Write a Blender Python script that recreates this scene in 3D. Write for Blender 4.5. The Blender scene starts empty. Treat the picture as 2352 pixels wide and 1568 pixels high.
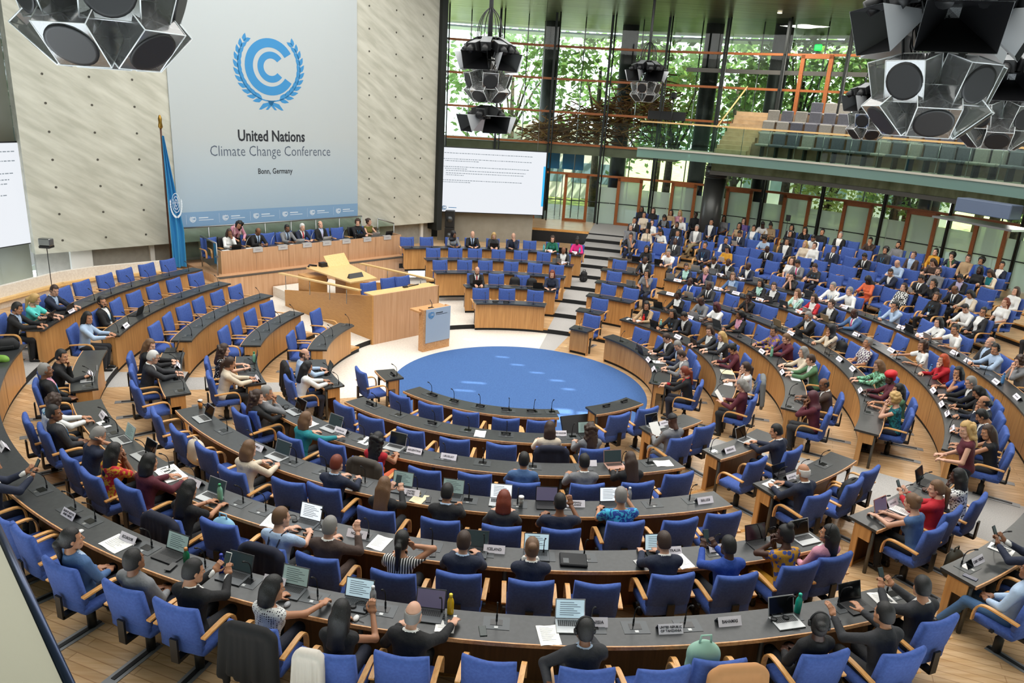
# Conference hall seen from a gallery: round plenary with concentric desks
import bpy, bmesh, math, random
import numpy as np
from mathutils import Vector, Matrix, Euler
SC = bpy.context.scene
COL = SC.collection
random.seed(7); RNG = np.random.default_rng(7)
# ---------------------------------------------------------------- camera, sky, light, exposure
CAMLOC = (-0.246, -17.2135, 6.6)
PITCH, ROLL = math.radians(17.5614), math.radians(3.5962)
cd = bpy.data.cameras.new('camera'); cam = bpy.data.objects.new('camera', cd); COL.objects.link(cam)
_f = Vector((0, math.cos(PITCH), -math.sin(PITCH))); _u = Vector((0, math.sin(PITCH), math.cos(PITCH))); _r = Vector((1, 0, 0))
_r2 = math.cos(ROLL)*_r + math.sin(ROLL)*_u; _u2 = -math.sin(ROLL)*_r + math.cos(ROLL)*_u
cam.matrix_world = Matrix(((_r2.x, _u2.x, -_f.x, CAMLOC[0]), (_r2.y, _u2.y, -_f.y, CAMLOC[1]), (_r2.z, _u2.z, -_f.z, CAMLOC[2]), (0, 0, 0, 1)))
cd.sensor_width = 36; cd.sensor_fit = 'HORIZONTAL'; cd.lens = 1700/2352*36; cd.clip_end = 300; cd.clip_start = .05
SC.camera = cam
w = bpy.data.worlds.new('sky'); SC.world = w; w.use_nodes = True
_bg = w.node_tree.nodes['Background']; _bg.inputs[0].default_value = (.86, .95, 1.0, 1); _bg.inputs[1].default_value = 4.5
def area(name, loc, rot, sx, sy, power, col):
    l = bpy.data.lights.new(name, 'AREA'); l.shape = 'RECTANGLE'; l.size = sx; l.size_y = sy; l.energy = power; l.color = col
    o = bpy.data.objects.new(name, l); o.location = loc; o.rotation_euler = rot; COL.objects.link(o); return o
area('skylight', (0, 0, 11.6), (0, 0, 0), 24, 24, 4600, (1, .985, .95))            # daylight through the glass roof
sun = bpy.data.lights.new('sun', 'SUN'); sun.energy = 11; sun.angle = .01; sun.color = (1, .93, .8)
so = bpy.data.objects.new('sun', sun); COL.objects.link(so)
SUND = Vector((-.42, .30, -.86)).normalized(); so.rotation_euler = SUND.to_track_quat('-Z', 'Y').to_euler()
vs = SC.view_settings; vs.view_transform = 'Standard'; vs.look = 'None'; vs.gamma = 1; vs.use_curve_mapping = False; vs.exposure = 0.12
SC.cycles.max_bounces = 5; SC.cycles.diffuse_bounces = 3; SC.cycles.glossy_bounces = 2; SC.cycles.transmission_bounces = 3; SC.cycles.transparent_max_bounces = 10
SC.cycles.caustics_reflective = False; SC.cycles.caustics_refractive = False; SC.cycles.sample_clamp_indirect = 4
SC.cycles.use_denoising = True; SC.cycles.use_adaptive_sampling = True; SC.cycles.adaptive_threshold = .02
# ---------------------------------------------------------------- helpers
def lin(h):
    h = h.lstrip('#'); c = [int(h[i:i+2], 16)/255 for i in (0, 2, 4)]
    return tuple((x/12.92 if x <= .04045 else ((x+.055)/1.055)**2.4) for x in c)
class MB:
    """collects shapes, then links them as one mesh object"""
    def __init__(s): s.v = []; s.f = []; s.m = []; s.sm = []
    def add(s, vs, fs, mi=0, smooth=False):
        b = len(s.v); s.v.extend(vs)
        for f in fs: s.f.append(tuple(b+i for i in f)); s.m.append(mi); s.sm.append(smooth)
    def box(s, lo, hi, mi=0, M=None, bev=0):
        x0, y0, z0 = lo; x1, y1, z1 = hi
        if bev:
            b = bev; vs = []
            for z, i in ((z0, b), (z0+b, 0), (z1-b, 0), (z1, b)):
                vs += [(x0+i+b*(i == 0), y0+i, z), (x1-i-b*(i == 0), y0+i, z), (x1-i, y0+i+b*(i == 0), z), (x1-i, y1-i-b*(i == 0), z), (x1-i-b*(i == 0), y1-i, z), (x0+i+b*(i == 0), y1-i, z), (x0+i, y1-i-b*(i == 0), z), (x0+i, y0+i+b*(i == 0), z)]
            fs = [tuple(range(7, -1, -1)), tuple(range(24, 32))]
            for r in range(3):
                for k in range(8): fs.append((r*8+k, r*8+(k+1) % 8, r*8+8+(k+1) % 8, r*8+8+k))
        else:
            vs = [(x0, y0, z0), (x1, y0, z0), (x1, y1, z0), (x0, y1, z0), (x0, y0, z1), (x1, y0, z1), (x1, y1, z1), (x0, y1, z1)]
            fs = [(3, 2, 1, 0), (4, 5, 6, 7), (0, 1, 5, 4), (1, 2, 6, 5), (2, 3, 7, 6), (3, 0, 4, 7)]
        if M is not None: vs = [tuple(M @ Vector(v)) for v in vs]
        s.add(vs, fs, mi)
    def hexa(s, vs, mi=0): s.add(vs, [(3, 2, 1, 0), (4, 5, 6, 7), (0, 1, 5, 4), (1, 2, 6, 5), (2, 3, 7, 6), (3, 0, 4, 7)], mi)
    def tube(s, pts, r, mi=0, n=6, cap=True):
        pts = [Vector(p) for p in pts]; rs = r if isinstance(r, (list, tuple)) else [r]*len(pts); vs = []; up = None
        for i, p in enumerate(pts):
            d = (pts[min(i+1, len(pts)-1)]-pts[max(i-1, 0)]).normalized()
            a = (up if up is not None else (Vector((0, 0, 1)) if abs(d.z) < .9 else Vector((1, 0, 0))))
            x = d.cross(a)
            if x.length < 1e-4: x = d.cross(Vector((0, 1, 0)))
            x.normalize(); y = x.cross(d).normalized(); up = y
            for k in range(n):
                t = 2*math.pi*k/n; vs.append(tuple(p+rs[i]*(math.cos(t)*x+math.sin(t)*y)))
        fs = []
        for i in range(len(pts)-1):
            for k in range(n): fs.append((i*n+k, i*n+n+k, i*n+n+(k+1) % n, i*n+(k+1) % n))
        if cap: fs += [tuple(range(n)), tuple(range(len(vs)-1, len(vs)-n-1, -1))]
        s.add(vs, fs, mi, True)
    def lathe(s, prof, n=12, mi=0, M=None, smooth=True):
        vs = []; fs = []
        for r, z in prof:
            for k in range(n): t = 2*math.pi*k/n; vs.append((r*math.cos(t), r*math.sin(t), z))
        for i in range(len(prof)-1):
            for k in range(n): fs.append((i*n+k, i*n+(k+1) % n, i*n+n+(k+1) % n, i*n+n+k))
        fs += [tuple(range(n-1, -1, -1)), tuple(range(len(vs)-n, len(vs)))]
        if M is not None: vs = [tuple(M @ Vector(v)) for v in vs]
        s.add(vs, fs, mi, smooth)
    def quad(s, a, b, c, d, mi=0): s.add([tuple(a), tuple(b), tuple(c), tuple(d)], [(0, 1, 2, 3)], mi)
    def arc(s, r0, r1, z0, z1, a0, a1, mi=0, step=1.5, mtop=None, mside=None):
        """solid ring sector between radii, heights and angles (degrees)"""
        n = max(1, int(math.ceil(abs(a1-a0)/step))); vs = []
        for i in range(n+1):
            t = math.radians(a0+(a1-a0)*i/n); c, q = math.sin(t), -math.cos(t)
            vs += [(r0*c, r0*q, z0), (r1*c, r1*q, z0), (r1*c, r1*q, z1), (r0*c, r0*q, z1)]
        for i in range(n):
            b = 4*i; e = b+4
            for f, m in (((b, b+1, e+1, e), mi), ((b+1, b+2, e+2, e+1), mi), ((b+2, b+3, e+3, e+2), mtop if mtop is not None else mi), ((b+3, b, e, e+3), mside if mside is not None else mi)):
                s.add([vs[j] for j in f], [(0, 1, 2, 3)], m)
        s.add([vs[j] for j in (0, 3, 2, 1)], [(0, 1, 2, 3)], mi); s.add([vs[4*n+j] for j in (0, 1, 2, 3)], [(0, 1, 2, 3)], mi)
    def mesh(s, name, mats):
        me = bpy.data.meshes.new(name); me.from_pydata(s.v, [], s.f)
        for m in mats: me.materials.append(m)
        me.polygons.foreach_set('material_index', s.m); me.polygons.foreach_set('use_smooth', s.sm); me.validate(); me.update(); return me
    def build(s, name, mats, parent=None, loc=None):
        return link(name, s.mesh(name, mats if isinstance(mats, (list, tuple)) else [mats]), parent, loc)
def link(name, me, parent=None, loc=None):
    o = bpy.data.objects.new(name, me); COL.objects.link(o)
    if parent is not None: o.parent = parent
    if loc is not None: o.location = loc
    return o
def tag(o, label, cat, group=None, kind=None):
    if label: o['label'] = label
    if cat: o['category'] = cat
    if group: o['group'] = group
    if kind: o['kind'] = kind
    return o
def empty(name, loc=(0, 0, 0), rz=0, label=None, cat=None, group=None):
    o = bpy.data.objects.new(name, None); COL.objects.link(o); o.location = loc; o.rotation_euler = (0, 0, rz); o.empty_display_size = .1
    return tag(o, label, cat, group)
def struct(o): o['kind'] = 'structure'; return o
def tree_of(o): return [(c, tree_of(c)) for c in o.children]
def copy_tree(o, parent=None):
    c = o.copy(); COL.objects.link(c); c.parent = parent
    for k in o.children: copy_tree(k, c)
    return c
def place(o, loc, rz): o.location = loc; o.rotation_euler = (0, 0, rz); return o
def P(R, a, z=0): t = math.radians(a); return Vector((R*math.sin(t), -R*math.cos(t), z))
AZ = math.radians(44); NV = Vector((-math.cos(AZ), math.sin(AZ), 0)); TV = Vector((math.sin(AZ), math.cos(AZ), 0))
def NT(n, t, z=0): return NV*n+TV*t+Vector((0, 0, z))     # along the stage axis, along the stage wall, height
MNT = Matrix(((TV.x, NV.x, 0, 0), (TV.y, NV.y, 0, 0), (0, 0, 1, 0), (0, 0, 0, 1)))   # local x = t, y = n
RI = lambda k: 3.18+1.471*(k-1)
ZF = lambda k: .1375*(k-1) if k <= 6 else {7: .825, 8: .96, 9: 1.10, 10: 1.24, 11: 1.30}[k]
ZT = lambda k: .74+.1375*(k-1)
RS = lambda k: RI(k)+.76 if k <= 6 else {7: 12.75, 8: 13.95, 9: 15.15, 10: 16.4, 11: 17.7}[k]
# ---------------------------------------------------------------- materials
def mat(name, col=(.5, .5, .5), rough=.6, metal=0, **k):
    m = bpy.data.materials.new(name); m.use_nodes = True; b = m.node_tree.nodes['Principled BSDF']
    if isinstance(col, str): col = lin(col)
    b.inputs['Base Color'].default_value = (*col, 1); b.inputs['Roughness'].default_value = rough; b.inputs['Metallic'].default_value = metal
    for kk, v in k.items(): b.inputs[kk.replace('_', ' ')].default_value = v
    return m
def nodes(m): return m.node_tree.nodes, m.node_tree.links, m.node_tree.nodes['Principled BSDF']
def wood(name, c1, c2, scale=(1, 1, .12), rough=.45, coord='Object', ns=9, planks=None):
    m = mat(name, c1, rough); n, l, b = nodes(m)
    tc = n.new('ShaderNodeTexCoord'); mp = n.new('ShaderNodeMapping'); mp.inputs['Scale'].default_value = scale
    nz = n.new('ShaderNodeTexNoise'); nz.inputs['Scale'].default_value = ns; nz.inputs['Detail'].default_value = 4; nz.inputs['Distortion'].default_value = .6
    cr = n.new('ShaderNodeValToRGB'); cr.color_ramp.elements[0].position = .3; cr.color_ramp.elements[1].position = .72
    cr.color_ramp.elements[0].color = (*lin(c1), 1); cr.color_ramp.elements[1].color = (*lin(c2), 1)
    l.new(tc.outputs[coord], mp.inputs[0]); l.new(mp.outputs[0], nz.inputs[0]); l.new(nz.outputs[0], cr.inputs[0]); out = cr.outputs[0]
    if planks:
        br = n.new('ShaderNodeTexBrick'); br.inputs['Scale'].default_value = 1; br.inputs['Brick Width'].default_value = planks[0]; br.inputs['Row Height'].default_value = planks[1]
        br.inputs['Mortar Size'].default_value = planks[2]; br.inputs['Color1'].default_value = (1, 1, 1, 1); br.inputs['Color2'].default_value = (.8, .77, .74, 1); br.inputs['Mortar'].default_value = (.6, .52, .45, 1)
        m2 = n.new('ShaderNodeMapping'); m2.inputs['Rotation'].default_value = (0, 0, planks[3]); l.new(tc.outputs[coord], m2.inputs[0]); l.new(m2.outputs[0], br.inputs[0])
        mx = n.new('ShaderNodeMixRGB'); mx.blend_type = 'MULTIPLY'; mx.inputs[0].default_value = 1; l.new(out, mx.inputs[1]); l.new(br.outputs[0], mx.inputs[2]); out = mx.outputs[0]
    l.new(out, b.inputs['Base Color']); return m
def noisy(name, c1, c2, scale=4, rough=.8, detail=3, vec=None, p0=.35, p1=.65, bump=0, coord='Object'):
    m = mat(name, c1, rough); n, l, b = nodes(m)
    tc = n.new('ShaderNodeTexCoord'); mp = n.new('ShaderNodeMapping'); nz = n.new('ShaderNodeTexNoise'); cr = n.new('ShaderNodeValToRGB')
    if vec: mp.inputs['Scale'].default_value = vec[0]; mp.inputs['Rotation'].default_value = vec[1]
    nz.inputs['Scale'].default_value = scale; nz.inputs['Detail'].default_value = detail
    e = cr.color_ramp.elements; e[0].position = p0; e[1].position = p1; e[0].color = (*lin(c1), 1); e[1].color = (*lin(c2), 1)
    l.new(tc.outputs[coord], mp.inputs[0]); l.new(mp.outputs[0], nz.inputs[0]); l.new(nz.outputs[0], cr.inputs[0]); l.new(cr.outputs[0], b.inputs['Base Color'])
    if bump:
        bp = n.new('ShaderNodeBump'); bp.inputs['Strength'].default_value = bump; bp.inputs['Distance'].default_value = .05; l.new(nz.outputs[0], bp.inputs['Height']); l.new(bp.outputs[0], b.inputs['Normal'])
    return m
def emis(name, col, st):
    m = mat(name, col, .4); b = m.node_tree.nodes['Principled BSDF']; b.inputs['Emission Color'].default_value = (*(lin(col) if isinstance(col, str) else col), 1); b.inputs['Emission Strength'].default_value = st; return m
def glassy(name, tint, gl=.12, rough=.02, frost=0, fcol=(.8, .9, .85)):
    m = bpy.data.materials.new(name); m.use_nodes = True; n = m.node_tree.nodes; l = m.node_tree.links; n.clear()
    o = n.new('ShaderNodeOutputMaterial'); t = n.new('ShaderNodeBsdfTransparent'); t.inputs[0].default_value = (*tint, 1)
    g = n.new('ShaderNodeBsdfGlossy'); g.inputs['Roughness'].default_value = rough; mx = n.new('ShaderNodeMixShader')
    fr = n.new('ShaderNodeFresnel'); fr.inputs[0].default_value = 1.0+gl*3.5; l.new(fr.outputs[0], mx.inputs[0]); src = t.outputs[0]
    if frost:
        d = n.new('ShaderNodeBsdfTranslucent'); d.inputs[0].default_value = (*fcol, 1); d2 = n.new('ShaderNodeBsdfDiffuse'); d2.inputs[0].default_value = (*fcol, 1); a = n.new('ShaderNodeMixShader'); a.inputs[0].default_value = .35
        l.new(d.outputs[0], a.inputs[1]); l.new(d2.outputs[0], a.inputs[2]); x = n.new('ShaderNodeMixShader'); x.inputs[0].default_value = frost; l.new(t.outputs[0], x.inputs[1]); l.new(a.outputs[0], x.inputs[2]); src = x.outputs[0]
    l.new(src, mx.inputs[1]); l.new(g.outputs[0], mx.inputs[2]); l.new(mx.outputs[0], o.inputs[0]); return m
M = {}
M['panel'] = wood('desk_veneer', '#b07c46', '#cf9a5e', (2.2, 2.2, .12), .42)
M['beech'] = wood('beech_veneer', '#b98d66', '#cda380', (2.4, 2.4, .1), .4)
M['boxwood'] = wood('podium_veneer', '#b98549', '#cc9858', (1.2, 1.2, 14), .4, ns=5)
M['floor'] = wood('parquet', '#cba374', '#e2c198', (.25, 2.2, 1), .3, 'Object', 7, (1.6, .12, .006, .35))
M['edge'] = wood('edge_wood', '#b98350', '#d8a673', (3, 3, 3), .4)
M['inner'] = wood('shaded_dark_wood', '#5a3a22', '#704a2c', (2.2, 2.2, .12), .5)  # desk veneer darkened to paint in shade behind the panels; plain dark wood elsewhere
M['lightwood'] = wood('light_wood', '#d6ac6c', '#e6c48a', (1, 5, 5), .4)
M['arm'] = wood('bentwood', '#c98f4f', '#e0ae70', (4, 1, 4), .35)
M['orange'] = wood('facade_wood', '#8a4a1e', '#a8622e', (4, 4, 4), .45)
M['nosing'] = wood('nosing_wood', '#b4793a', '#cf9a55', (3, 3, 3), .35)
M['top'] = noisy('desk_top', '#2c2e2f', '#343637', 3, .3, 4, ((6, 6, 1), (0, 0, 0)))
M['carpet'] = noisy('blue_carpet', '#2a4c92', '#3a61ab', 60, .95, 4)
M['grey'] = noisy('grey_carpet', '#a29f9c', '#b5b2ae', 60, .95)
M['cream'] = noisy('cream_floor', '#d9d0c4', '#e6dfd4', 20, .6)
M['dark'] = mat('black_riser', '#0c0c0d', .7)
M['blue'] = noisy('chair_fabric', '#385296', '#415da6', 35, .85, 3)
M['black'] = mat('black_plastic', '#101113', .5)
M['steel'] = mat('steel', '#9a9c9c', .3, .9)
M['postgrey'] = mat('post_grey', '#575550', .45, .5)
M['mullion'] = mat('facade_steel', '#2c2f2e', .45, .6)
M['column'] = mat('column_grey', '#4c4d4b', .35, .5)
M['white'] = mat('white_paint', '#d8d8d4', .7)
M['wall'] = noisy('pale_concrete', '#adac9e', '#c6c5b8', 2.2, .75, 5, ((2.6, 1, .5), (0, .55, 0)), .36, .66); M['wall'].node_tree.nodes['Mapping'].vector_type = 'TEXTURE'
M['wallpanel'] = noisy('grey_wall_panel', '#8f8d86', '#98968f', 6, .7)
M['beige'] = noisy('beige_panel', '#8e897c', '#969184', 3, .7)
M['glass'] = glassy('facade_glass', (.93, .97, .95), .10)
M['railglass'] = glassy('rail_glass', (.72, .86, .80), .12)
M['frost'] = glassy('frosted_glass', (.9, .98, .93), .10, .05, .7, (.9, .97, .9))
M['green'] = glassy('green_edge_glass', (.5, .75, .68), .1, .1, .8, (.46, .68, .62))
M['acrylic'] = glassy('clear_acrylic', (.95, .96, .96), .5, .08, .24, (.95, .96, .96)); M['acrylic_edge_glint'] = mat('acrylic_edge_glint', '#e8ebec', .2)  # white edge colour paints in the bright glints of the clear boxes
M['paper'] = mat('paper', '#eceae6', .7)
M['plate'] = mat('console_plate', '#4d5052', .35, .6)
M['scr_off'] = mat('dark_screen', '#0b0d0f', .12)
M['cream_paper'] = mat('cream_paper', '#e3d6ae', .7)
M['ceil'] = noisy('ceiling_metal', '#55583e', '#7c7e62', 1.3, .34, 3, ((.3, 3, 1), (0, 0, .4)), .3, .7, .25)
_b = M['ceil'].node_tree.nodes['Principled BSDF']; _b.inputs['Metallic'].default_value = .85
# ---------------------------------------------------------------- floors
RING = {1: 3.15, 2: RI(2)+.12, 3: RI(3)+.12, 4: RI(4)+.12, 5: RI(5)+.12, 6: RI(6)+.12, 7: 12.05, 8: 13.3, 9: 14.5, 10: 15.75, 11: 17.0, 12: 20.6}
def floors():
    fw, fg, fc = MB(), MB(), MB()
    for a0, a1, kind in ((-113, -79, 'F'), (-79, -73, 'g'), (-73, 47, 'w'), (47, 57, 'g'), (57, 162, 'A'), (162, 170, 'G'), (170, 192, 'E')):
        for k in range(1, 12):
            r0, r1, z = RING[k], RING[k+1], ZF(k)
            if k == 1 and (kind == 'F' or a1 == -73): continue
            if k == 1 and kind == 'G': tgt = fg
            elif k == 1 and (kind == 'E'): tgt = fc
            elif kind in 'gG': tgt = fg
            else: tgt = fw
            if kind in 'gFw' and k > 6: continue
            if kind == 'E' and k > 6: continue
            if k == 6 and kind in 'gFw': r1 = 14.6 if kind != 'w' else 13.4
            if k == 6 and kind == 'E': r1 = 17.3
            if k == 11: r1 = 20.6
            if k == 1:
                tgt.arc(r0, r1, -.2, z, max(a0, -70), a1, 1, mtop=0)
            else: tgt.arc(r0, r1, z-.14 if k < 7 else z-.16, z, a0, a1, 1, mtop=0)
            if k > 1 and k <= 11:                                        # wooden nosing on every step
                fw.arc(r0-.012, r0+.05, z-.035, z+.004, a0, a1, 2) if tgt is fw else None
    fc.arc(3.15, RING[2]+.2, -.2, 0, 192, 290, 1, mtop=0)
    fc.arc(RING[2]+.15, 11.4, -.05, .1375, 192, 247, 1, mtop=0)
    fw.arc(17.3, 20.6, .6, 1.3, 170, 196, 1, mtop=0); fw.arc(17.28, 17.36, 1.2, 1.305, 170, 196, 2)
    fw.arc(11.4, 17.3, .5, .68, 192, 247, 1, mtop=0)
    struct(fw.build('floor', [M['floor'], M['dark'], M['nosing']]))
    struct(fg.build('floor_aisle', [M['grey'], M['dark']])); struct(fc.build('floor_arena', [M['cream'], M['dark']]))
    c = MB(); c.lathe([(3.15, -.05), (3.15, .006), (0.01, .006)], 96, smooth=False)
    tag(c.build('round_carpet', M['blue_round']), 'big round blue carpet in the middle of the hall', 'carpet')
M['blue_round'] = noisy('arena_carpet', '#37598f', '#42689f', 30, .95, 6, None, .3, .7)
floors()
# ---------------------------------------------------------------- desks
BLK = {('A', 1): (-43.1, 12.6), ('A', 2): (-42.7, 13), ('A', 3): (-50, 25.1), ('A', 4): (-49.3, 23.3), ('A', 5): (-54.5, 26), ('A', 6): (-54, 25.5),
 ('B', 1): (25.5, 46.5), ('B', 2): (29.6, 45.5), ('B', 3): (32, 47.8), ('B', 4): (29.2, 46.3), ('B', 5): (31.6, 47.5), ('B', 6): (30.2, 47.5),
 ('C', 1): (69, 135.2), ('C', 2): (63.6, 142.2), ('C', 3): (61.7, 140.8), ('C', 4): (57, 145.1), ('C', 5): (55.6, 148), ('C', 6): (53, 146.6),
 ('D', 1): (145, 155), ('D', 2): (150.5, 159.8), ('D', 3): (147, 160.8), ('D', 4): (150.7, 161.5), ('D', 5): (154, 162.5), ('D', 6): (151, 162.8),
 ('E', 2): (171.5, 197.4), ('E', 3): (170.2, 197.3), ('E', 4): (169.4, 202.5), ('E', 5): (168.9, 202.1), ('E', 6): (168.2, 204.6),
 ('F', 2): (-108, -81.5), ('F', 3): (-107.2, -79.9), ('F', 4): (-112.3, -79.1), ('F', 5): (-112, -78.6), ('F', 6): (-114.3, -78.3),
 ('G', 1): (-65.6, -54.6), ('G', 2): (-73.1, -52.1), ('G', 3): (-73, -57), ('G', 4): (-73, -54.4), ('G', 5): (-72.3, -58), ('G', 6): (-72.9, -58.5)}
ORD = {1: 'first', 2: 'second', 3: 'third', 4: 'fourth', 5: 'fifth', 6: 'sixth', 7: 'seventh', 8: 'eighth', 9: 'ninth', 10: 'tenth', 11: 'eleventh', 12: 'twelfth', 13: 'thirteenth', 14: 'fourteenth', 15: 'fifteenth', 16: 'sixteenth', 17: 'seventeenth', 18: 'eighteenth', 19: 'nineteenth', 20: 'twentieth'}
BN = {'A': 'facing the podium', 'B': 'beside the SENEGAL card', 'C': 'below the gallery', 'D': 'beside the stairs', 'E': 'under the hanging screen', 'F': 'beside the flag', 'G': 'across the aisle from the flag block'}
BS = {'A': 'of podium facing block', 'B': 'of SENEGAL block', 'C': 'of gallery block', 'D': 'of stair block', 'E': 'under hanging screen', 'F': 'of flag block', 'G': 'of short aisle block', 'R': 'of the audience'}
ROWA = {1: 'innermost desk row', 2: 'UNITED KINGDOM desk row', 3: 'URUGUAY desk row', 4: 'BELIZE desk row', 5: 'ICELAND desk row', 6: 'BAHAMAS desk row'}
def rowname(b, k): return ROWA[k] if b == 'A' else (f'{ORD[k]} desk row {BS[b]}' if b != 'R' else f'{ORD[k-6]} audience row')
def desk(b, k, a0, a1):
    root = empty('curved_desk', P(RI(k)+.2, (a0+a1)/2, ZF(k-1) if k > 1 else 0), 0, f'curved dark topped desk of the {rowname(b, k)}', 'desk', 'curved desks of the hall')
    off = -root.location
    def part(mb, name, mats): o = mb.build(name, mats, root); o.location = off; return o
    r, zt, zf = RI(k), ZT(k), ZF(k); zb = ZF(k-1) if k > 1 else 0
    m = MB(); m.arc(r, r+.44, zt-.04, zt, a0, a1, 0); part(m, 'desk_top', M['top'])
    m = MB(); m.arc(r+.44, r+.456, zt-.042, zt+.001, a0, a1, 0); part(m, 'edge_strip', M['edge'])
    m = MB(); m.arc(r+.10, r+.125, zb+.075, zt-.04, a0+.15, a1-.15, 1, mside=0)
    nseam = max(1, round((a1-a0)*math.radians(1)*r/1.55))
    for i in range(1, nseam):
        a = a0+(a1-a0)*i/nseam; h = math.degrees(.004/r); m.arc(r+.098, r+.11, zb+.08, zt-.045, a-h, a+h, 2)
    part(m, 'front_panel', [M['panel'], M['inner'], M['dark']])
    m = MB(); m.arc(r+.13, r+.16, zb, zb+.08, a0+.3, a1-.3, 0); part(m, 'plinth', M['dark'])  # black colour paints in the shadow gap at the panel foot
    dd = math.degrees(.012/r)
    for a in (a0+dd*2, a1-dd*2):
        m = MB(); m.arc(r+.10, r+.36, zf+.5, zt-.04, a-dd, a+dd, 0); m.arc(r+.10, r+.19, zf, zf+.5, a-dd, a+dd, 0); part(m, 'end_panel', M['panel'])
    nl = max(2, round((a1-a0)*math.radians(1)*r/2.2)+1)
    for i in range(nl):
        a = a0+dd*5+(a1-a0-dd*10)*i/(nl-1); q = P(r+.37, a)
        m = MB(); m.tube([(q.x, q.y, zf), (q.x, q.y, zt-.04)], .027, 0, 8); part(m, 'leg', M['postgrey'])
    return root
DESKS = {}
for (b, k), (a0, a1) in BLK.items():
    DESKS[b, k] = desk(b, k, a0, a1)
# ---------------------------------------------------------------- glass wall, gallery, ceiling
RF = 20.4
MUL = [118.73-7.34*j for j in range(-10, 6)]
def roof(m):
    hol = []                                                            # holes added to the unseen roof, placed to throw sun spots on the carpet
    for x, y, w_, h_ in ((1.0, -1.42, .42, .3), (1.0, -1.85, .42, .4), (1.52, -1.5, .4, .25), (1.52, -1.95, .44, .5), (-1.17, .06, .6, .09), (-.1, 1.61, .35, .08), (.42, 1.08, .35, .08), (-.53, 2.18, .35, .08), (.92, .59, .35, .09), (1.19, .02, .3, .09), (-1.37, -.51, .5, .08), (-1.5, 3.6, .35, .1), (1.3, 3.5, .3, .1)):
        t = 12.3/-SUND.z; hol.append((x-SUND.x*t-w_/2, y-SUND.y*t-h_/2, x-SUND.x*t+w_/2, y-SUND.y*t+h_/2))
    xs = sorted({-26, 26, *[v for h in hol for v in (h[0], h[2])]}); ys = sorted({-26, 26, *[v for h in hol for v in (h[1], h[3])]})
    for xa, xb in zip(xs, xs[1:]):
        y0 = ys[0]
        for ya, yb in zip(ys, ys[1:]):
            cx, cy = (xa+xb)/2, (ya+yb)/2
            if any(h[0] < cx < h[2] and h[1] < cy < h[3] for h in hol):
                if ya > y0: m.box((xa, y0, 12.2), (xb, ya, 12.25))
                y0 = yb
        m.box((xa, y0, 12.2), (xb, ys[-1], 12.25))
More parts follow.
